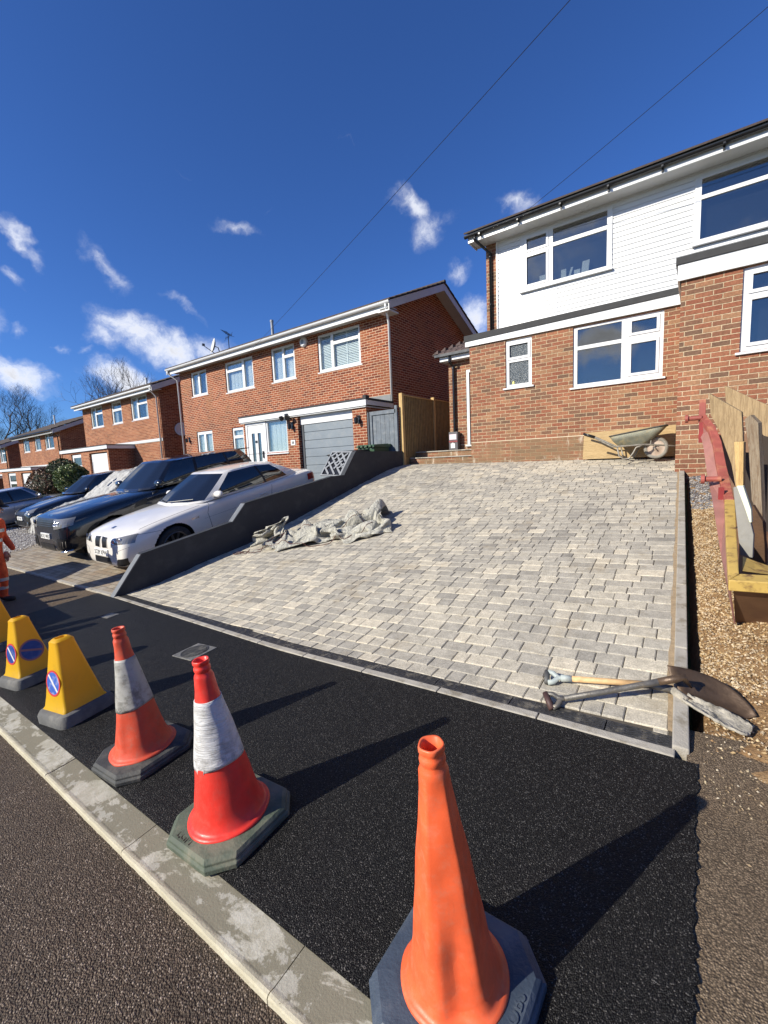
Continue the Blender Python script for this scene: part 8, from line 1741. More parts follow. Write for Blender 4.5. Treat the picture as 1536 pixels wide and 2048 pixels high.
[90,-3,-4,-5,-3,-4,-5,1,2,2,2,-4,-12,-15,-12,-8,-7,0,4,-2,-8,-5,-11,-9,-10,-39,-3,2,2,5,-5,-3,-4,-1,1,1,-7,-7,-5,-6,0,6,6,-5,-1,-3,1,4,3,2,2,2,0,1,2,7,5,2,-3,-10,-8,-5,-3,-1,-6,-7,-8,-6,-7,-5,-4,-2,1,3,4,4,2,-1,-2,5,9,6,4,2,-4,-3,-2,-1,-4,202,-2,-4,-4,-6,-4,-2,-2,-1,0,3,6,-11,-16,-12,-9,-6,-2,3,1,-8,-7,-9,-11,-9,-34,-3,-1,4,2,-3,-3,-5,-3,2,0,-6,-6,-7,-4,-2,7,-2,2,-5,0,3,5,5,5,-1,-1,-1,-2,-2,-1,1,-1,-4,-5,-7,-2,1,4,4,-5,-8,-8,-6,-6,-3,-2,0,2,2,-5,3,5,-1,3,7,6,6,-1,0,-3,-1,-2,-3,195,-2,-1,-4,-4,-6,-1,-2,-2,-4,2,9,-4,-15,-12,-8,-7,-3,1,1,-8,-8,-10,-9,-8,-32,-4,-3,-1,1,3,-4,-3,-3,3,-1,-6,-7,-7,-3,1,1,2,-2,-1,2,5,6,5,0,1,0,-3,-2,-3,-1,-3,-5,-8,-8,-3,-1,1,3,5,5,-2,-6,-7,-6,-4,-2,0,-2,-3,-2,-1,2,4,3,6,4,5,4,-2,0,-1,-2,0,186,-5,2,-4,0,-5,-2,-1,-1,-4,-3,3,6,-11,-12,-9,-7,-4,0,-5,-4,-7,-8,-10,-7,-32,-6,-3,0,1,-2,-1,-1,2,0,-5,-7,-6,-5,-1,0,1,4,0,0,3,4,7,3,2,0,-1,-2,-2,-6,-5,-7,-8,-4,-8,-1,-1,1,0,3,3,4,-1,-4,-5,-4,-3,-2,-2,-4,-3,-4,3,4,2,5,5,3,5,1,0,0,-1,0,171,0,1,-2,0,0,-5,-1,-1,-1,-2,2,1,-3,-9,-9,-8,-5,-3,-5,-5,-6,-6,-7,-8,-34,-3,-3,-2,-3,0,1,3,-3,-3,-3,-5,-6,-5,-3,0,5,2,1,2,4,4,5,3,2,2,0,-3,-3,-5,-8,-8,-10,-7,-2,-2,-2,-3,1,4,2,-1,-2,-1,1,-3,-2,-4,-4,-3,-8,2,2,3,0,7,0,7,3,6,2,1,0,0,156,5,-2,-3,1,3,-1,-3,-1,1,-3,-3,2,-2,-4,-8,-7,-5,-8,-5,-6,-7,-5,-2,-6,-37,-6,-4,-1,-2,5,1,0,-3,-2,-5,-6,-7,-8,0,9,4,0,-3,3,4,3,4,4,4,3,0,-1,-3,-5,-9,-10,-8,-5,-6,0,-3,-3,-2,2,3,1,-3,-2,-2,-2,0,-2,-4,-6,-5,0,-3,6,4,0,5,4,6,6,1,4,5,1,141,5,-2,-2,0,4,4,-2,0,-2,-2,-8,2,1,-4,-7,-6,-8,-5,-6,-5,-6,-6,-5,-3,-41,-5,-1,0,1,2,1,-2,-3,-5,-7,-9,-3,-1,7,7,0,-5,6,-4,-3,4,10,5,5,3,2,0,-6,-7,-7,-7,-6,-5,-5,-3,-2,-2,-3,-3,2,1,-4,2,-3,-2,-3,-4,-3,-3,-3,-3,0,1,4,6,4,2,5,6,7,6,4,2,131,3,2,-2,-2,1,5,2,0,0,-4,-8,-4,2,-3,-6,-7,-8,-2,-6,-6,-7,-3,-5,-5,-45,-6,-4,-3,0,3,5,-5,-4,-4,-4,1,-3,4,1,7,-3,6,-8,-6,0,4,7,10,6,3,2,0,-3,-4,-6,-7,-7,-5,-3,-3,-2,-2,-3,-3,-4,0,-1,-5,2,-2,-2,-2,-3,-4,-3,-2,0,1,3,3,5,6,6,7,7,7,4,1,123,0,5,2,-2,-3,2,6,-3,1,-1,-5,-6,-2,-5,-5,-5,-5,-7,-5,-6,-3,-4,-5,-4,-47,-5,-4,-3,-2,1,2,3,-5,-5,0,-1,-4,2,7,1,7,-8,-9,-3,1,6,6,7,4,3,-1,-2,-2,-4,-2,-4,-5,0,-3,-3,-3,-2,-3,-2,-3,-3,-2,-3,-3,-3,-2,-3,-2,-3,2,-1,-4,2,2,4,8,7,5,8,8,0,5,6,114,0,2,6,3,-2,-1,6,0,-2,-6,-2,-5,-5,-4,-5,-5,-5,-3,-6,-3,-4,-3,-4,-4,-47,-5,-4,-3,-1,2,1,-4,-6,2,-1,-2,-6,1,10,6,0,-11,-5,-1,2,4,2,1,-2,3,-5,-2,-2,-1,1,1,2,-3,1,-3,-2,-3,-3,-3,-2,-1,-2,-1,-1,0,-2,-2,-4,-5,-6,-5,-1,0,5,7,7,7,10,6,-1,5,4,7,105,3,4,4,6,5,-1,3,4,-3,-5,-9,-7,-5,-4,-5,-6,-5,1,-3,-2,-2,-2,-4,-4,-47,-5,-4,-4,-1,0,-2,-4,-4,-4,-1,4,-5,-2,7,13,-3,-9,-3,-1,2,2,2,-1,-6,-4,3,3,3,1,-2,-3,-8,1,2,-5,-4,-3,-3,-2,-1,-1,3,3,1,1,-1,-2,-5,-6,-5,-5,-2,-1,5,7,4,10,9,6,-6,1,3,8,99,5,4,8,6,9,6,4,3,-3,-8,-11,-11,-8,-5,-5,-2,-2,1,0,0,-3,-4,2,-6,-47,-6,-6,-5,-4,0,0,-3,-4,-8,4,1,-7,3,3,15,-7,0,-2,-1,0,2,0,-2,-7,-4,4,4,2,-5,0,0,-7,1,-5,-4,-4,-2,-3,-1,0,0,-2,3,7,2,0,-2,-5,-6,-8,-10,2,7,7,7,6,7,7,1,-7,-6,1,6,103,5,4,8,7,11,5,10,3,-3,-11,-13,-12,-7,-5,-2,-1,2,2,1,0,-1,-2,-4,-5,-49,-8,-7,-4,-3,-3,-2,0,-6,-4,4,1,-8,3,-1,18,-5,4,0,-3,2,0,-1,-4,-7,-6,3,2,4,-2,0,-3,-4,-5,-3,-2,-3,-2,-2,0,0,-1,-2,2,-2,5,-3,-3,4,-10,-8,5,6,3,5,4,5,8,3,-4,-4,-8,-5,4,110,2,5,4,9,10,8,9,0,-6,-8,-10,-8,-5,-3,0,3,3,1,0,0,-3,-3,-5,-6,-48,-8,-6,-5,-4,-2,-2,-3,-4,-3,2,2,-6,-6,1,19,-2,5,3,-3,2,1,-2,-7,-6,-5,-2,-1,0,4,-1,1,-3,-3,-4,-1,-2,-3,-5,3,0,-4,0,-1,1,-4,-1,2,3,-7,4,3,4,3,3,3,0,5,4,-4,-6,-7,-4,1,110,4,1,5,6,8,9,4,-3,-7,-7,-3,-3,-1,-2,10,0,2,0,-3,-3,-2,-3,-3,-8,-45,-7,-7,-5,-4,-4,-2,-3,-4,-4,1,1,-5,-6,1,18,1,3,6,-2,3,0,-3,-7,-5,-3,-3,-2,-2,-2,-2,-1,-1,0,2,-1,-2,-5,-4,2,-2,0,-1,-2,-5,3,-3,1,3,2,2,3,2,3,1,-1,4,2,5,-1,-4,-6,-5,-3,107,4,3,2,5,7,6,0,-6,-8,-5,6,2,-1,8,3,2,0,-4,-5,0,-2,-3,-5,-6,-39,-8,-6,-4,-6,-4,-5,-4,-4,-2,1,-3,-6,-4,6,13,3,-1,7,1,1,-2,2,-7,-1,-3,-3,-2,-3,-2,-3,-2,-2,1,1,-1,-3,-5,-3,-1,0,-1,-2,-4,-7,4,-1,3,0,5,4,4,3,2,-1,1,0,2,6,3,-1,-3,-5,-5,96,4,4,4,3,4,4,-7,-6,-7,-2,8,6,6,7,2,0,-1,-3,-4,-5,-6,3,-5,-5,-32,-10,-7,-2,-5,-7,-5,-5,-3,-3,-3,-1,-4,2,5,6,3,-4,8,3,0,0,-1,-2,-3,-3,-1,-1,-1,-1,-2,-2,0,-1,-4,-6,-4,-2,0,-1,-2,-2,-5,-8,-2,2,3,4,3,1,6,7,3,2,1,-1,-2,2,3,1,2,2,-3,-4,86,2,4,4,4,2,1,-9,-7,-6,-1,9,5,14,6,0,2,-3,1,-6,-6,-6,0,-5,-6,-22,-10,-7,-5,-3,-7,-5,-4,-3,-3,-1,-4,1,2,3,2,0,-3,6,4,0,0,-1,-1,-3,-2,-1,0,0,0,-1,-3,-6,-2,-2,-2,-2,-2,-3,-2,-5,-7,-6,-6,2,1,7,5,4,0,7,7,4,-3,0,-1,3,1,2,-1,4,-3,-3,-3,84,5,3,4,4,0,0,-10,-8,-5,1,8,9,14,5,2,0,-1,0,-6,-6,-5,-4,-6,-4,-17,-7,-5,-6,-5,-6,-7,-6,0,-2,-3,-1,1,1,2,0,-4,4,4,3,0,-2,-2,-2,-1,-2,-2,-5,1,0,1,0,-1,-1,-1,-2,-4,-5,-4,-6,-9,-6,-1,-8,1,5,4,7,7,-2,3,8,7,-1,-2,0,-1,-3,2,4,5,-3,-2,-3,81,5,5,3,4,-4,2,-10,-6,-5,3,4,16,9,7,2,1,-2,-3,-4,-7,-4,-7,-6,-5,-13,-2,-5,-8,-10,-5,-7,1,-2,-1,-3,-1,1,1,1,-2,3,4,1,-1,-4,-3,-3,-3,-2,-2,1,2,0,0,1,-1,0,0,-2,-2,-5,-6,-5,-9,-6,-9,-5,0,0,4,7,4,8,0,1,2,7,5,0,-2,0,-3,-1,0,5,3,-4,3,75,6,3,6,3,-3,-2,-6,-5,-3,-1,14,13,8,5,2,-1,-3,-6,-3,-6,-8,-6,-6,-5,-8,-7,-8,-5,-9,-4,1,-2,-1,-4,-1,0,0,2,0,2,2,0,-1,-3,-2,-1,-2,-3,-2,0,1,1,-1,-1,-1,-4,1,2,-4,-1,-7,-2,-6,-8,-8,-7,-4,0,0,2,7,6,5,4,0,1,0,2,4,4,-2,-2,-1,-1,1,8,-2,0,69,5,8,3,5,1,-8,-3,-1,-5,11,11,8,8,3,2,-2,-5,-5,-9,-8,-7,-7,-7,-6,-10,-7,-3,-3,-1,1,-3,-2,-3,-2,-1,-1,1,2,1,3,1,0,-2,-1,0,0,-1,-1,-3,-2,-2,-5,0,-3,-2,0,0,2,-5,-4,-2,-4,-4,-7,-7,-6,-3,-2,1,1,5,5,5,4,3,0,0,-2,1,4,3,-2,0,-1,-2,10,1,4,57,6,4,5,4,-1,-2,-4,-3,5,7,12,9,7,2,-3,-4,-7,-6,-9,-6,-9,-5,-5,-1,-14,-2,-2,0,0,-1,-4,-1,-4,-1,-2,-2,1,0,3,-1,1,0,2,-4,-5,-3,-1,2,-2,-1,4,-5,-2,0,-3,0,2,-3,-2,-3,-3,-4,-1,-6,-5,-5,-4,-2,-2,1,3,4,5,3,3,1,0,-2,0,2,1,2,0,-5,5,8,6,4,51,2,4,5,-4,-4,-3,-1,2,2,8,11,10,6,1,-3,-4,-6,-6,-4,-7,-4,-4,-4,-5,-10,-1,-1,0,0,-2,-3,-3,-1,-2,-4,0,0,0,0,2,1,-3,0,0,-4,-4,-6,0,-1,3,2,1,-1,-1,-1,0,-2,0,-1,-1,-3,-3,-5,-1,-7,-2,-5,-3,-3,-1,2,3,3,5,0,0,-1,0,1,2,1,2,0,-5,8,9,7,4,44,3,4,-1,3,-7,-8,-6,1,1,9,10,9,5,2,0,-1,0,-4,-3,-4,-3,-4,-3,-1,-10,-6,-8,-4,0,3,1,-3,-7,5,-5,-1,1,1,-1,-1,0,0,1,-5,-2,-2,-7,0,2,3,3,1,0,-2,-1,-2,0,-1,-1,-2,-3,-1,-1,-2,-1,-4,-6,-5,-5,-3,1,1,4,6,2,0,-2,-2,0,1,3,2,0,-6,9,10,9,5,39,0,4,4,0,-3,-12,-9,-5,3,8,9,7,6,7,2,5,0,0,0,0,0,-2,-3,-2,-13,-8,-8,-8,-7,-4,4,-4,-1,2,-4,0,2,0,0,-2,-1,0,-2,-1,-2,-5,-5,1,3,-4,2,6,-1,2,-3,1,0,-2,-3,-2,-1,-2,0,-2,-7,-5,-3,0,-1,-6,-6,3,6,7,3,0,-1,-3,-2,0,2,2,2,-6,3,15,9,6,39,-1,3,1,4,-1,-14,-7,-5,1,5,8,11,5,7,5,7,2,0,1,0,3,-2,-2,-4,-14,-7,-5,-6,-9,-9,-8,3,0,-3,-2,1,3,2,-1,0,-2,-3,-2,-2,-5,-4,-3,3,2,-5,-2,8,1,1,-1,1,1,0,-3,-5,-3,-6,-3,3,-5,-7,-8,1,3,-4,-4,4,6,5,2,1,-1,1,-2,1,1,2,1,-7,-1,14,14,5,39,1,2,-1,3,-2,-9,-6,-4,1,3,7,7,10,7,5,5,1,2,0,-1,-3,-1,0,-3,-11,-5,-5,-6,-6,-6,-8,-7,-2,1,0,1,3,4,1,-1,-3,-5,-4,-5,-5,-1,-3,-4,3,1,-4,1,9,0,1,-1,2,1,-2,-3,-6,-2,-8,-6,3,-2,-6,-7,-4,4,1,-1,-4,2,4,4,6,3,0,2,1,2,0,-8,-1,10,12,7,47,0,1,-3,2,-6,0,-5,-1,3,6,6,6,6,6,4,2,0,2,-4,-1,-7,-3,-3,-2,-11,-3,-2,-3,-7,-7,-6,-3,-1,2,3,-5,6,4,2,-1,-3,-6,-5,-8,-6,0,-1,-7,-4,2,1,2,2,6,4,-1,1,2,-3,-2,-6,-2,-8,-7,-6,0,-6,-3,-1,-2,0,0,0,2,2,3,6,5,3,3,3,1,-1,-7,-1,8,10,4,53,2,-1,-3,-6,1,-2,1,4,5,6,5,6,4,3,1,0,-2,-4,-4,-7,-8,-6,-2,-1,-10,0,-1,-5,-1,-3,-4,0,1,0,5,-6,-3,2,8,2,-3,-6,-6,-12,-7,4,1,-6,-8,0,5,1,2,3,2,2,5,0,1,-3,-6,-6,-4,-9,-4,-5,-4,-4,-1,0,0,1,0,0,0,4,3,6,4,4,0,-5,-5,11,5,3,5,5,56,0,-1,-6,-6,-5,2,4,4,5,5,6,4,3,2,-1,-4,-3,-6,-6,-8,-7,-5,-1,0,-8,1,0,-5,-2,0,5,1,1,1,2,2,-8,-7,7,2,-4,-5,-6,-5,-11,6,0,-6,-4,-3,5,-1,5,2,5,-2,3,3,2,-2,-4,-7,-8,-2,-4,-5,-5,-7,0,0,1,1,-1,-1,0,1,4,0,1,0,0,2,8,9,9,6,4,4,47,-2,-6,-2,-4,-7,-1,4,4,5,6,4,3,2,-1,-3,-5,-5,-6,-6,-6,-3,-2,-2,-2,-2,1,-3,0,1,-1,2,5,3,3,0,3,-3,-8,-9,4,-3,-4,-2,-10,-5,4,-2,-7,-3,2,2,2,2,7,-2,3,-1,6,3,-2,-2,-6,-8,-7,1,-8,-4,-3,-9,-3,0,1,2,4,3,2,2,-3,-1,4,8,11,11,9,7,3,3,3,25,-2,-4,-4,-3,-1,-4,1,4,6,6,5,2,0,-1,-5,-4,-5,-4,-3,-2,-2,-2,-2,-3,-6,-1,0,1,2,1,0,5,3,4,2,-2,-4,-5,-7,-4,-2,-3,-4,-2,-5,0,4,-4,-5,0,3,2,3,0,0,1,1,5,7,-2,-3,-6,-7,-7,2,-8,-5,-4,-3,-6,-6,-1,1,3,4,6,1,2,7,11,13,12,9,6,3,2,2,2,2,6,-5,-7,-5,0,4,2,1,7,4,2,5,2,-5,-5,-3,-2,-1,-3,-4,-3,-2,-1,-1,-7,-1,-1,1,1,1,2,2,4,4,2,-1,-4,-6,-6,-6,-3,-2,-1,-2,0,0,-4,3,-4,-1,3,2,1,1,0,2,1,8,-4,-4,-4,0,-6,-7,-1,-3,-5,-2,-2,-5,-5,-1,-1,0,1,2,4,9,13,15,11,10,6,4,1,0,7,4,-11,-2,-5,-3,-6,0,5,3,6,3,4,5,4,4,-4,-7,0,-3,-2,-3,-2,-3,-4,-1,-1,-2,-2,-2,0,1,1,1,3,3,0,-1,-2,-1,-5,-5,-5,-2,0,-1,1,-1,-4,-2,-1,0,4,6,3,1,0,2,-1,3,-4,-3,-5,-1,-2,-4,-6,-1,-3,-4,-4,-5,-1,-2,-1,0,1,0,-2,8,13,16,13,10,5,2,2,3,3,3,2,-15,-5,-2,-5,-4,2,2,6,3,6,7,6,4,2,-2,-7,-6,4,-3,-3,-2,-3,-3,-2,-1,2,-2,-2,-2,1,-2,3,1,-5,-2,-2,-1,-2,-1,-2,1,-1,0,0,-2,-2,-2,-1,0,4,6,5,-1,1,0,-3,2,-3,-2,-8,2,1,-3,-5,-5,-4,0,-4,-4,-4,-2,0,-2,-5,1,-3,9,12,16,15,7,2,8,0,6,7,8,6,4,-35,-7,-3,-6,-1,4,3,2,6,5,6,5,5,2,-1,-5,-9,5,0,-2,-2,-3,-2,-2,-1,4,-4,-1,-2,-2,1,-2,-1,4,0,-1,-2,-3,-2,-2,-2,-3,2,-4,1,-2,-1,2,4,5,0,2,0,4,-1,1,0,-7,1,-5,-11,-3,2,-3,-4,-7,-2,4,-4,-6,-5,-3,-3,-2,-2,10,11,12,12,12,1,8,2,8,11,12,9,7,3,-56,-6,-6,2,2,2,2,0,2,5,6,5,4,3,0,-3,-9,1,2,2,1,-2,-2,-1,-2,8,-5,-5,-3,0,-1,-1,4,2,0,-2,-3,-4,-3,-2,-2,1,-4,2,-2,1,2,3,-1,1,3,4,7,2,6,0,-4,-6,-8,0,-6,-11,-9,-2,-4,1,-6,-1,4,-6,-4,-5,-3,-1,-2,7,18,12,9,3,7,3,9,14,14,13,9,6,1,-73,-6,5,6,2,0,-3,-4,0,4,7,3,3,2,0,-1,-7,-1,3,2,2,2,0,0,0,-2,2,-1,-3,-3,-1,2,2,2,-1,-3,-5,-5,0,0,-2,-3,1,-1,3,1,2,-1,1,5,4,8,5,6,3,0,-5,-6,-7,-9,-2,-7,-13,-9,-7,5,-3,-3,2,-6,-7,-5,6,-2,-3,10,17,12,5,5,1,7,13,15,15,12,9,-6,-3,-68,7,6,3,-1,-4,-3,-7,-3,3,5,7,3,1,-2,-1,-1,-5,4,0,2,1,1,0,1,-6,2,1,3,4,3,1,1,0,-4,-4,-6,-5,-1,2,-1,-2,-1,2,0,7,-1,2,3,5,8,6,5,5,1,-2,-4,-6,-6,-9,-10,-2,-9,-9,-10,-6,5,-2,-3,-7,-5,2,-6,4,9,11,13,9,3,2,4,9,13,15,14,12,-5,-6,-3,-59,6,5,3,0,-3,-10,-4,-8,1,3,6,6,3,0,-2,0,-2,0,3,1,-1,1,0,0,7,3,5,6,5,2,-1,0,-4,-7,-6,-7,-4,-2,2,-4,1,3,1,4,3,5,2,3,6,7,6,5,3,1,-4,-5,-6,-8,-9,-10,-11,-7,-6,-4,-3,-3,-2,-4,-6,-2,0,10,10,10,9,8,3,1,3,4,9,12,14,12,4,-7,-6,-5,-53,3,4,-1,2,-8,-1,-12,-7,-1,6,3,5,5,3,0,1,-2,0,0,2,0,-1,-1,2,25,4,7,5,4,0,-1,-5,-6,-7,-8,-6,-4,-3,-1,0,1,2,4,5,2,2,4,0,7,9,9,4,2,-2,-4,-7,-7,-9,-8,-10,-8,-6,-1,0,-6,-5,-4,-6,-2,2,11,15,12,8,4,-1,2,-2,2,5,5,11,12,11,0,-6,-6,-5,-49,-3,0,4,-5,2,-12,-10,-9,2,5,6,7,2,2,2,3,-2,3,2,1,-1,-2,4,8,30,5,6,4,1,-3,-3,-5,-7,-8,-7,-5,-5,-3,-1,-1,1,2,4,1,4,6,2,-7,5,9,7,5,3,-2,-5,-8,-10,-9,-9,-7,-2,5,-6,0,-2,-2,-5,-3,3,10,14,13,7,3,0,-2,-1,-2,0,3,3,11,11,9,-1,-7,-5,-5,-46,-4,-1,-1,2,-10,-12,-11,-1,4,4,5,6,6,3,-1,3,-2,1,1,1,3,6,8,9,32,5,3,0,-2,-1,-3,-5,-6,-6,-6,-6,-4,-4,-2,-1,1,0,0,4,4,6,3,-5,-11,10,7,4,1,-2,-5,-9,-10,-9,-8,-3,5,6,0,-1,0,0,-3,2,8,11,11,8,4,0,-2,-1,-3,-2,-1,-2,7,4,10,10,-1,-6,-6,-5,-41,-4,-3,-1,-6,-8,-10,-8,0,3,4,5,6,5,5,1,-3,-1,-1,2,6,6,9,10,9,33,-5,0,2,1,1,0,-3,-4,-6,-6,-5,-5,-3,-2,-1,-1,-2,-3,-2,7,8,4,-3,-14,-1,6,3,1,-3,-6,-7,-8,-9,-6,-3,6,7,6,-1,1,1,2,3,7,7,7,3,-1,-2,-1,3,-6,9,2,-2,-4,7,8,6,0,-4,-5,-5],
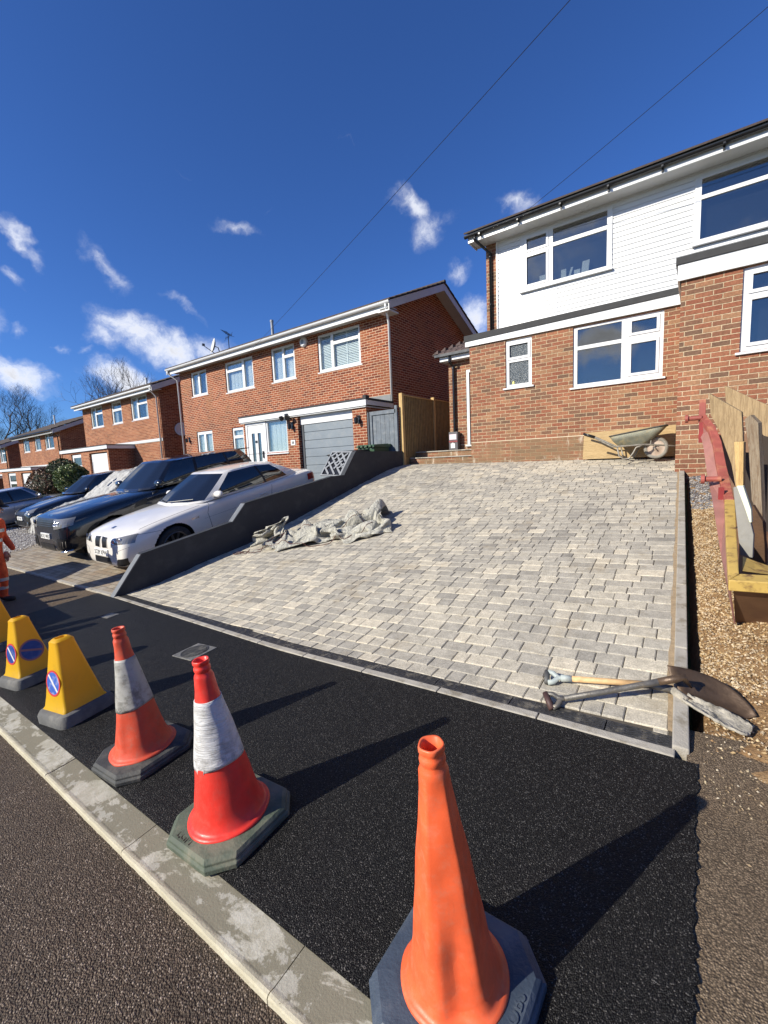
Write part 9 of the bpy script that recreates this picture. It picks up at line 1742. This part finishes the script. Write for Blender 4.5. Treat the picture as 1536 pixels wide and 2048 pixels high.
[116,4,2,2,-5,-3,-4,-7,-7,-7,-5,-11,-13,-9,-9,-3,0,7,7,5,-6,0,-3,-2,-2,7,-3,-2,-4,-3,-6,-3,-4,-6,-7,-7,-1,1,5,0,-5,-1,4,5,5,4,-1,-4,-7,-6,-2,-1,-1,0,0,0,0,0,0,1,4,1,-1,-3,-2,0,0,0,0,0,0,0,1,2,5,7,1,-2,-2,-5,-5,-2,0,1,-1,2,-1,1,-2,109,4,4,2,0,-5,-5,-7,-7,-7,-6,-8,-14,-11,-10,-4,0,6,5,8,-6,-2,-1,-2,-2,5,-3,-4,-2,-4,-2,-3,-5,1,-7,-6,-2,3,4,-2,-2,1,4,4,7,3,-4,-6,-8,-7,3,1,0,1,0,-5,-3,-1,4,10,3,1,-2,-3,-7,-6,-2,0,0,0,0,0,0,1,4,7,0,-3,-1,4,-4,-3,-1,0,-1,1,-1,-3,0,108,4,6,2,0,-3,-6,-6,-7,-9,-6,-4,-16,-12,-9,-7,-1,6,4,8,-4,-6,0,-2,-2,2,-2,-4,-2,-3,-1,-4,-1,4,-5,-3,2,3,2,-4,-3,2,1,8,4,-2,-5,-8,-9,4,0,-1,0,-1,-4,0,2,2,5,8,6,0,-2,-4,-5,-6,-7,-5,-2,0,0,0,0,7,5,-4,-2,-3,0,10,-1,-1,-2,-3,1,-1,0,-2,-4,114,-1,6,-1,-1,-2,-6,-4,-5,-8,-8,-6,-10,-12,-9,-7,-3,2,5,4,2,-5,-4,-3,-3,-1,-1,2,-5,-6,-3,4,5,-1,3,4,4,0,-4,-7,-6,-3,5,4,2,-3,-7,-7,1,-5,-6,0,2,4,-2,5,1,2,8,8,5,0,-2,-3,-4,-4,-6,-7,-6,-2,-1,-1,4,4,5,-7,-6,-1,2,9,3,-2,1,-2,-1,-1,0,-4,-4,112,4,6,0,-5,-4,-4,-5,-4,-6,-10,-4,-6,-12,-10,-7,-2,0,4,2,-3,-4,-3,-4,1,-7,5,-4,-3,1,-2,10,1,9,5,4,-2,-6,-11,-13,-12,-2,5,6,3,0,-4,-3,-6,-7,2,-3,-3,4,5,4,6,-2,7,7,3,-1,-4,-1,1,0,-4,-6,-5,-5,-3,-2,0,2,7,0,-10,-3,3,9,1,3,2,-1,-2,-3,-3,-1,-4,110,5,5,-1,-5,-4,-5,-5,-5,-1,-10,-3,-4,-8,-11,-9,-3,-2,1,-1,-4,0,-5,-6,-2,5,0,-3,-3,-2,8,8,6,5,2,-1,-6,-12,-15,-14,-5,4,9,11,1,-3,-5,-6,-6,-5,0,-4,0,3,6,4,2,6,4,-3,4,-2,-3,-2,2,2,1,-2,-3,-4,-3,-3,-1,0,1,7,-8,-2,2,4,6,4,1,1,1,-2,-4,-4,-5,108,0,4,1,-5,-5,-4,-5,-6,-3,-4,-4,-8,1,-12,-9,-4,-4,-5,-1,0,-4,-6,-5,-3,6,-3,-3,-2,0,8,7,4,2,-1,-4,-7,-14,-13,-2,4,10,12,3,4,-4,-8,-6,-8,-5,-4,-1,1,2,3,6,6,3,0,-2,-3,-2,-2,-2,-1,3,1,0,1,0,0,0,-1,-1,0,-2,4,-3,2,3,2,3,6,3,0,-1,-3,-5,-4,101,-4,4,0,-4,-4,-3,-4,-6,-6,-6,0,-7,-3,-8,-13,-1,-2,-7,-4,-3,-1,-8,-6,-6,6,-2,-1,1,2,3,1,5,1,-3,-6,-7,-11,3,5,8,13,4,10,0,-6,-11,-10,-4,-5,-2,0,2,3,2,1,0,-2,0,2,-2,-4,-3,-3,-2,-1,2,1,1,1,1,1,1,1,2,0,-1,2,0,2,4,4,5,3,0,-1,-2,-3,-4,98,-6,1,2,-5,-4,-4,-2,-5,-5,-5,-5,-3,-1,-11,-11,-8,-2,0,-4,-5,-7,-7,-7,-5,7,-3,-1,0,2,2,3,5,-3,-5,-5,-7,5,4,7,12,4,15,5,-3,-9,-11,-10,-3,-2,1,1,1,1,1,1,-1,-4,-4,-3,-2,-1,-1,-3,-3,-3,-4,1,0,0,1,2,1,2,3,4,0,-1,-1,0,-1,2,4,3,7,-1,7,0,1,90,-2,-4,-3,-1,-4,-5,-2,-4,-1,-3,-6,-4,-4,-9,-10,-8,-3,-6,-1,-6,-7,-6,-6,-4,4,2,0,0,2,-1,0,4,2,-8,-7,-2,9,5,9,4,13,11,3,-5,-10,-10,-9,-4,1,6,0,1,0,-2,-2,-5,3,-6,-2,-2,-1,-2,-2,-2,-4,-6,-3,1,0,2,2,2,1,-5,2,2,-1,-1,-2,-2,0,2,7,12,10,4,4,3,81,-3,-3,-4,-1,-2,-6,-6,-3,-4,2,0,-6,-4,-6,-8,-7,-6,-7,-7,-5,-7,-5,-4,-2,3,-2,-1,-1,4,4,3,3,-1,-8,-6,-5,9,9,8,4,15,10,-1,-8,-11,-11,-4,-2,4,9,7,3,-2,-4,-6,-5,-2,-5,-3,-3,-1,-3,-3,-3,-3,-4,-2,-4,0,0,-1,1,0,3,6,-6,2,3,-4,-4,6,-3,6,14,10,9,4,2,73,-2,-4,-2,-3,-1,-6,-7,-7,-4,1,2,1,-3,-4,-6,-8,-9,-10,-8,-8,-3,1,-5,-1,-1,-3,-2,0,0,4,4,3,-1,-4,-8,-2,1,11,14,4,16,7,-3,-8,-12,-11,-5,2,5,10,7,4,0,-3,-5,-4,-2,-5,-3,-1,-2,-3,-5,-4,-4,-4,-4,-3,-1,-3,1,-1,-1,5,5,-1,5,-2,-2,-2,-2,1,8,14,10,8,5,-1,65,-2,3,-2,-5,-2,-9,-4,-6,-5,-1,1,1,4,-4,-8,-10,-13,-11,-7,-6,4,5,-2,-4,1,-5,-5,-4,-4,2,3,5,-3,2,-9,-8,2,14,17,5,18,3,-2,-9,-10,-11,-4,2,3,6,4,3,2,2,0,-4,-5,3,-2,-1,-2,-4,-8,-9,-3,-5,-6,2,-1,-1,-3,1,4,5,7,2,0,3,-2,-3,-4,-3,7,10,11,8,3,2,61,-4,-1,4,-4,-3,-8,-4,-7,-1,0,-2,2,-2,-8,-13,-11,-10,-8,-6,8,5,5,-2,-5,-1,-8,-9,-6,-3,2,4,-1,4,2,-8,-7,2,9,19,7,19,-3,0,-8,-9,-7,-3,2,3,2,-5,1,2,2,1,1,1,3,1,-2,-3,-7,-9,-6,-8,-8,-3,1,3,5,3,4,6,7,1,1,1,-2,-3,-7,-7,2,3,6,8,9,8,5,57,-1,-4,0,1,-4,-5,-6,-4,1,-3,0,-5,-11,-13,-8,-9,-9,-3,8,6,4,3,-5,-1,-2,-10,-9,-9,0,2,2,3,1,1,-7,-7,3,6,22,8,16,-7,3,-9,-3,-4,-2,1,2,-5,-5,-5,0,0,2,1,2,2,6,-1,-4,-7,-11,-7,-9,-4,-1,4,5,5,8,7,6,2,0,0,-2,-3,-7,-7,-3,-3,3,4,8,8,9,6,59,2,-1,-4,-2,0,-4,-5,0,-1,-4,-1,-15,-17,-1,-10,-8,-7,4,4,6,5,2,-1,-4,0,-9,-10,-7,1,1,3,2,0,-7,-4,1,3,9,19,8,9,-9,1,-7,4,-1,-4,3,-7,-5,-4,-5,-4,-1,0,0,0,6,2,-1,-4,-6,-10,-7,-5,-2,1,5,5,5,8,5,0,2,1,-2,-2,-2,-8,-4,-6,-2,3,4,6,7,8,7,66,0,0,0,-3,-3,-4,-3,6,-2,-7,-5,-19,-16,2,-9,-7,-4,4,3,0,2,2,0,-3,4,-4,-7,-8,-2,3,3,2,-5,-3,1,4,-2,17,15,7,-1,-9,-1,-4,4,1,1,-1,-4,-4,-6,-5,-6,-4,2,-1,-3,-3,-3,-1,-3,-4,-4,-4,0,0,2,1,6,7,3,1,-1,-3,0,0,-2,-1,-4,-3,-6,-3,4,3,5,5,7,7,76,-4,1,-2,0,-3,-5,1,7,-2,-9,-11,-19,-7,-1,-8,-5,-2,-2,-2,-1,0,0,1,0,3,0,1,-4,-6,4,1,-1,-4,0,3,1,11,14,9,1,-6,-9,-1,2,4,-1,-1,0,-1,-3,-5,-6,-6,-5,-6,-5,-4,-5,-5,-1,0,0,0,1,4,-1,2,3,1,1,3,-1,-2,-5,0,0,-1,-4,-3,-1,-2,1,4,5,-2,4,6,8,82,-2,-3,2,-2,-4,-6,6,6,-3,-11,-14,-16,-3,-1,-7,-4,-5,-6,-3,-1,-2,-2,1,0,9,-4,5,0,-1,-5,-3,-2,1,1,6,8,11,9,4,-4,-9,4,1,0,-2,-3,-1,0,-1,-3,-5,-3,-6,-6,-6,-6,-6,-6,-4,-1,1,2,3,6,2,3,3,-1,0,-4,-2,-1,-1,-7,0,1,0,2,1,-6,5,-2,2,3,1,2,7,7,77,2,0,-4,0,-4,-7,2,7,-3,-11,-16,-6,-2,-6,-4,-4,-6,-6,-5,-2,-3,-1,-2,3,3,4,0,-3,-3,-5,-4,3,3,4,9,7,9,7,-1,-7,7,-2,-3,-3,-2,-2,-1,0,0,-3,-4,-1,-6,-3,-6,-5,-7,-6,-4,-1,0,3,6,5,6,2,1,1,-7,2,-6,-5,-1,-2,-4,1,1,0,6,-5,2,-2,5,3,3,4,7,9,65,2,3,-1,-3,-4,-8,-3,6,-6,-11,-5,-5,-6,-2,-5,-5,-6,-4,-6,-4,1,-3,1,-4,2,2,2,-6,-4,-5,2,0,5,7,9,7,7,5,-4,7,-5,-4,-3,-2,-2,-1,-1,-1,0,-1,1,-4,-5,-4,-3,-3,-5,-6,-3,-2,0,2,6,3,5,6,1,-2,-8,3,-4,-9,-5,1,-3,-1,0,4,2,1,-3,0,5,5,5,5,11,10,52,4,0,0,-3,-3,-4,-6,-4,-5,-1,-3,-4,-7,-5,-4,-6,-5,-6,0,-4,-4,3,-2,-1,0,-3,-5,-7,-3,2,-3,3,8,9,8,7,7,1,5,2,-2,-1,-1,-2,-4,-3,-3,-2,-1,-2,-2,-4,1,-1,-2,-4,-4,-6,-1,-3,-6,5,5,3,5,5,1,-8,-1,4,-5,-10,-7,-1,1,-1,0,-1,2,1,1,-2,5,6,7,8,13,4,49,2,1,0,-2,-4,-6,-3,-4,-5,-4,-2,-1,-4,-7,-5,-3,-5,-6,-2,-7,-2,-5,-4,-1,0,-3,-5,-1,-1,0,-4,7,9,10,8,7,8,5,0,-2,-3,-1,-1,-3,-3,-3,-3,-4,-3,-1,0,-3,1,4,0,-3,-4,-3,-4,-6,-1,-4,8,6,4,5,1,-7,3,2,-3,-11,-8,-4,0,1,-1,0,-1,3,-3,1,6,4,8,12,11,1,56,-5,-2,-1,-1,-3,-5,-6,-4,-3,-3,-3,1,-5,-5,-2,-4,-6,-7,-7,-6,-4,-4,-2,-2,6,-5,-1,-1,-3,-5,0,4,8,12,8,9,8,7,3,-5,-6,-4,-1,-2,-3,-6,-2,-6,-3,-2,0,0,4,4,3,-5,-2,-6,-6,-1,-1,-1,-3,7,3,7,0,0,7,0,-2,-9,-6,-9,2,1,0,-2,-2,-2,3,-2,5,4,7,12,11,-1,49,4,-1,-5,-2,-7,-2,-4,-5,-3,-2,3,-4,-3,-2,-5,-6,-7,-5,-7,-3,0,-1,-2,-6,4,1,0,-3,-5,-4,-3,4,3,13,7,10,11,7,1,-2,-5,-6,-6,-2,-3,-6,-2,-7,3,-4,2,3,1,5,-3,-1,-6,-6,-6,-4,-4,0,1,5,7,7,3,5,-4,0,4,-4,-7,-8,-6,4,1,1,-2,-1,-2,-3,5,3,8,11,11,-3,42,5,6,-2,-3,-9,-3,-3,-5,-5,4,-2,-4,-3,-2,-6,-3,-7,-6,-6,-5,0,3,2,-4,11,1,0,-1,-4,-7,-7,-4,3,10,6,13,12,6,1,-2,-7,-3,-5,-7,-4,-4,-5,-4,6,0,1,3,3,-2,0,-5,-6,-6,-3,-5,-4,1,1,3,1,5,2,4,5,-3,0,-3,-4,-2,-6,-2,5,1,-5,-2,-2,3,4,1,12,6,10,1,36,6,7,-3,-1,-8,-6,0,-4,-6,0,0,-2,-5,-4,0,-6,-7,-4,-5,-7,-4,4,6,3,14,1,-2,-4,0,-3,-5,-9,-3,4,10,16,13,8,1,-7,-8,-6,-6,-7,-4,-6,-6,3,1,6,1,4,0,2,-4,-6,-6,-5,0,-2,-3,-1,1,2,2,-4,5,1,3,1,4,-4,-2,-3,-5,-3,-2,5,-6,1,-1,-2,4,3,14,7,6,3,36,6,5,-5,-1,-7,-6,0,-3,-4,-5,-2,-2,2,-2,-2,-7,-6,-7,-6,-7,-6,5,6,4,16,3,0,-3,-6,1,-4,-3,-3,-1,10,18,15,9,2,-4,-12,-10,-9,-9,-8,-6,-7,3,1,7,9,1,1,-3,-3,-3,-5,-5,-5,2,1,-4,3,1,6,0,4,0,4,3,3,-1,-4,-6,-6,-5,-3,0,-6,-1,-2,0,5,6,16,8,5,1,34,5,2,-6,0,-7,-4,-3,-4,-4,-5,-1,-1,0,2,-4,-5,-5,-8,-6,-7,-2,3,6,-1,17,0,-2,-1,-2,-5,-4,-2,-1,4,8,13,16,14,8,-2,-9,-13,-14,-9,-10,-8,-7,-1,4,6,6,11,1,-3,-5,-5,-2,-3,-6,-6,2,4,-2,6,2,5,4,5,5,4,4,2,-2,-6,-6,-7,-8,-8,-6,-5,-1,2,8,9,17,7,1,-3,31,6,1,-4,-4,-5,-4,-4,-2,-1,-2,-2,-1,-2,-3,-3,-5,-6,-5,-7,-5,1,3,0,-4,15,-1,-2,0,-4,1,1,-5,-7,1,5,9,17,18,10,5,-5,-11,-14,-8,-9,-9,-8,-4,-1,7,6,10,9,-1,-5,-6,-3,-5,-3,-6,-5,1,6,1,8,6,4,5,6,6,5,3,1,-3,-5,-9,-10,-7,-8,-4,-1,1,9,11,10,8,-1,-5,26,4,2,-6,-3,-2,-7,-3,-2,-2,-2,-2,-2,-2,-4,-4,0,-6,-5,-5,-1,0,-3,-4,-2,12,0,-1,0,-1,-1,0,-1,-7,-5,2,7,11,15,14,9,2,-6,-10,-12,-4,-8,-6,-6,-5,3,10,13,3,2,-5,-3,-4,-4,-3,-7,-6,-5,2,9,9,6,6,-1,9,6,6,3,3,0,-4,-5,-10,-6,-6,-4,3,8,10,9,4,-2,-7,-9,25,3,5,-7,-3,-3,-4,-5,-4,-3,-3,-2,-3,-4,-3,-1,0,-1,-3,-4,-4,-5,-4,-1,0,7,0,1,0,-1,-2,0,-1,2,-8,-3,4,7,10,11,11,6,-1,-6,-6,-7,-2,-6,-6,-4,0,6,16,7,-4,-1,-4,-5,-1,-6,-7,-8,-3,0,6,9,2,7,7,-1,7,6,4,2,1,-1,-3,-3,-2,-2,3,7,8,7,4,-2,-7,-9,-9,18,3,7,-2,-8,-4,-5,-5,-4,-3,-2,-4,-3,-4,-3,-1,-3,-3,-3,-3,-2,-3,-2,-1,0,3,1,1,2,0,-1,5,-1,-4,-2,-6,0,3,7,9,10,8,3,-1,-5,-4,-6,-4,-2,1,1,6,13,3,-2,-3,-4,-6,-5,-5,-8,-6,-2,-1,4,7,1,6,7,8,-3,3,3,2,1,-1,-2,-1,3,4,8,11,9,4,-2,-6,-10,-11,-11,25,5,-1,0,-1,-8,-4,-3,-8,-3,-5,-4,-3,-2,-2,0,-5,-5,1,1,0,-2,-2,-3,-3,-1,1,1,2,1,4,4,-6,-2,-2,0,0,3,3,7,7,8,5,3,-5,-4,1,3,-1,-1,3,4,-2,-1,1,-3,-4,-7,-4,-6,-6,-5,-6,1,3,7,8,3,6,6,3,2,-5,-2,-3,-2,0,4,9,9,13,8,2,-5,-8,-11,-11,-8,-6,41,4,-5,-4,4,-5,-8,-5,-6,-7,-6,-5,-3,0,0,2,-1,-6,-2,1,3,-1,-1,-1,-3,-5,1,2,1,1,3,4,-4,-1,1,2,1,3,3,4,6,4,4,5,-4,3,5,4,-1,-3,-1,-2,-4,-4,-4,-3,-6,-6,-5,-8,-5,1,2,-2,3,4,8,8,8,6,4,1,-3,-3,-6,-5,-5,11,11,13,6,-1,-7,-10,-10,-9,-7,-5,-5,62,-2,-1,-7,1,-6,-8,-5,-8,-6,-5,-6,-3,-3,0,4,2,-2,-1,0,0,-2,1,0,-2,-2,-1,1,2,1,5,-2,0,2,4,3,3,2,3,2,-1,4,5,4,2,3,2,0,-7,5,-8,-6,-7,-1,1,-6,-2,-3,-7,-4,-5,-1,-1,1,2,4,7,10,10,7,2,-3,-6,-7,-5,-5,5,15,11,7,-3,-9,-8,-9,-7,-4,-3,-2,-3,65,-1,-7,-2,-8,-6,-5,-6,-4,-6,-7,-6,-5,-3,0,2,5,-2,-1,0,1,-2,3,0,2,0,-1,-1,1,4,-2,6,2,1,6,3,1,1,-1,4,1,-1,5,-2,4,0,-1,-1,10,-12,-10,-7,0,4,-4,8,-1,2,-8,-8,-3,-7,-2,0,3,0,3,11,10,7,-4,-5,-9,-7,-3,1,12,16,4,0,-6,-6,-8,-6,-4,-2,-2,-3,-3,70,-5,-7,-9,-6,-5,-3,-4,-3,-6,-7,-7,-5,-2,-2,1,5,2,-5,0,1,2,2,1,2,1,3,1,1,-3,4,-1,8,4,1,5,0,1,0,1,-3,4,-3,4,-2,1,4,6,-13,-10,-6,-3,5,0,10,7,4,2,-2,-9,-10,-3,-7,-8,-3,5,3,9,8,4,-7,-10,-9,-4,0,9,11,15,0,-6,-4,-7,-5,-4,-2,-1,-1,-3,-6,66,-7,-8,-5,-3,-1,-5,-4,-4,-2,-6,-8,-5,-4,-3,-1,5,5,-5,-2,0,2,2,2,4,-4,5,6,3,-1,-4,6,2,5,5,-1,-1,-1,2,3,0,-3,4,-1,5,5,1,-10,-10,-5,0,-6,3,10,8,7,4,3,2,-1,-11,-11,-4,-8,-6,-1,1,6,8,0,-5,-10,-9,-4,2,11,12,13,-5,-2,-7,-5,-4,-5,-1,0,-2,-6,-1,52,1,-1,-2,-3,-7,-5,-5,-3,-3,-1,-5,-5,-4,-4,-5,1,7,0,-4,-1,1,1,2,4,-5,4,3,1,1,3,6,6,3,-1,-3,-2,-1,2,4,3,3,-2,4,0,4,-5,-8,-4,1,-6,-5,5,9,6,6,5,4,3,1,-1,-12,-11,-10,0,2,-2,-3,5,-5,-10,3,-2,0,-5,11,12,8,-1,-5,-6,-6,-7,-2,1,-2,-6,3,-5,48,-1,1,-1,-4,-7,-5,-9,0,-3,0,0,-2,-5,-4,-5,-2,3,6,-2,-1,0,1,0,2,-9,3,4,4,4,4,6,2,-1,-3,-3,-2,0,3,4,4,4,4,-2,4,-5,-1,-3,-2,-5,-4,-4,3,7,5,5,4,5,4,3,1,-3,-10,-10,-8,7,-2,-4,-9,-7,-5,1,8,4,-1,8,8,5,2,-5,-6,-9,-7,0,2,-9,-3,0,4,39,0,-2,1,-7,-5,-10,-1,-4,-4,0,3,1,-1,-4,-5,-5,3,4,1,1,1,-1,-2,-2,-6,9,4,5,3,1,1,-1,-3,-3,-3,-1,1,3,5,6,8,0,1,4,-4,-6,-1,-5,-4,-3,-2,1,2,3,4,3,5,4,5,4,4,-8,-8,-8,1,-6,-7,-7,-6,0,7,2,6,6,8,5,-1,6,-6,-7,-7,-7,0,-1,-10,-1,1,1,34,-1,-2,-4,-5,-8,1,-6,-3,-4,0,2,3,1,-1,-2,-2,-5,1,3,0,0,-2,-2,-1,4,8,3,1,1,0,-1,-2,-2,-3,-2,0,3,4,5,6,8,6,-3,-2,-3,-2,-5,-4,-4,-4,-3,-1,0,1,2,4,4,6,6,7,0,1,-3,-7,-8,-4,-7,-5,-5,2,6,5,7,7,5,4,3,1,-6,-7,-8,-2,-2,-4,-9,-1,1,0,24,-3,-3,-3,-6,2,0,-2,-7,-4,1,1,3,2,0,-2,-3,3,0,-1,-1,-1,-1,0,5,1,4,-1,0,0,1,0,-1,-2,-1,-1,2,3,5,5,6,6,6,2,-6,-6,-6,-5,-3,-1,-6,-4,-1,0,-1,-1,5,4,5,6,5,2,5,-1,2,-8,-5,-6,-6,-6,-2,7,4,6,6,6,5,3,1,-8,-6,-5,-8,-2,1,-8,-2,0,0,13,-3,-3,-3,3,1,-1,4,-7,-4,0,0,1,2,1,0,-4,0,3,-3,-1,0,1,3,4,-7,1,1,1,0,2,1,0,2,1,2,2,4,4,4,5,5,3,3,-4,-7,-6,-4,-4,-3,-9,-4,0,0,0,0,0,0,4,7,6,2,6,4,0,3,-7,-7,-6,-6,-6,3,6,6,6,6,2,3,-2,-7,-1,-4,-4,-5,-5,5,-9,0,0]]
def canvas():
    nx, ny = 88, 44; ax = []
    for d in range(3):
        acc = 0; o = []
        for v in TARP[d]: acc += v; o.append(acc*.004)
        ax.append(o)
    m, t, b = newmat('canvas'); p = t.n('ShaderNodeTexCoord').outputs['Object']; f = t.noise(p, 3, 6, .6)
    c = t.mix(t.sstep(f, .35, .7), (.42, .40, .33), (.53, .51, .43)); c = t.mix(t.m('MULTIPLY', t.sstep(t.noise(p, 6, 7, .7), .52, .7), .22), c, (.24, .215, .17))
    setv(t, b, Base_Color=c, Roughness=.85); bump(t, b, t.noise(p, 11, 6, .6, 1.6), .07, 1.0)
    root = thing('canvas_sheet', 'crumpled pale canvas bag with dark cord lying on the new block driveway', 'canvas', (-5.1, 5.0, DZ(-5.1, 5.0)))
    A = radians(30); ca, sa = cos(A), sin(A); V = []
    for x, y, z in zip(*ax):
        x = (x+.06)*1.30; y = y*1.25; z = .92*z*interp(x, [-.9, -.5, 0, .6, .9], [.72, .85, 1, 1.15, 1.3])
        wx = -5.16+x*ca-y*sa; wy = 5.12+x*sa+y*ca; V.append(Vector((wx, wy, DZ(wx, wy)+max(.002, z-.008))))
    B = MB(); B.v = V; B.f = [(j*(nx+1)+i, j*(nx+1)+i+1, (j+1)*(nx+1)+i+1, (j+1)*(nx+1)+i) for j in range(ny) for i in range(nx)]; B.mi = [0]*len(B.f)
    o = B.build('cloth', m, root, smooth=True); s_ = o.modifiers.new('s', 'SOLIDIFY'); s_.thickness = .006; s2 = o.modifiers.new('sub', 'SUBSURF'); s2.levels = 1; s2.render_levels = 1
    from mathutils.bvhtree import BVHTree as BT
    bv = BT.FromPolygons(V, B.f); mc = mat('dark_cord', (.10, .035, .025), .7, var=.2)
    def over(pts, nm='cord', r=.0055):
        out = []
        for i in range(len(pts)-1):
            for k in range(10):
                s = k/10; x = pts[i][0]*(1-s)+pts[i+1][0]*s; y = pts[i][1]*(1-s)+pts[i+1][1]*s; hit = bv.ray_cast(Vector((x, y, 5)), Vector((0, 0, -1))); z = hit[0].z+.006 if hit[0] else DZ(x, y)+.008
                out.append(Vector((x+.012*sin(k*1.3+i), y, z)))
        sm = [out[0]]+[(out[i-1]+out[i]*2+out[i+1])/4 for i in range(1, len(out)-1)]+[out[-1]]
        b = MB(); b.tube(sm, r, 6); b.build(nm, mc, root, smooth=True)
    over([(-6.35, 4.28), (-6.2, 4.42), (-6.0, 4.36), (-5.85, 4.45), (-5.6, 4.55), (-5.2, 4.62), (-4.8, 4.75), (-4.4, 5.0), (-4.1, 5.35)])
    over([(-6.0, 4.5), (-5.8, 4.9), (-5.5, 5.1), (-5.1, 5.2), (-4.7, 5.3), (-4.3, 5.6)]); over([(-6.1, 4.75), (-5.9, 4.6), (-5.75, 4.85), (-5.9, 5.1)])
    lp = [Vector((-6.32+.10*cos(a*.5), 4.33+.055*sin(a*.5), 0)) for a in range(13)]; b = MB(); b.tube([Vector((p.x, p.y, DZ(p.x, p.y)+.01)) for p in lp], .0055, 6, closed=True); b.build('cord', mc, root, smooth=True)
    lp = [Vector((-6.12+.06*cos(a*.5), 4.36+.06*sin(a*.5), 0)) for a in range(13)]; b = MB(); b.tube([Vector((p.x, p.y, DZ(p.x, p.y)+.03+.02*sin(i))) for i, p in enumerate(lp)], .0055, 6, closed=True); b.build('cord', mc, root, smooth=True)
canvas()
for o in bpy.data.objects:
    if '_w' in o: del o['_w']
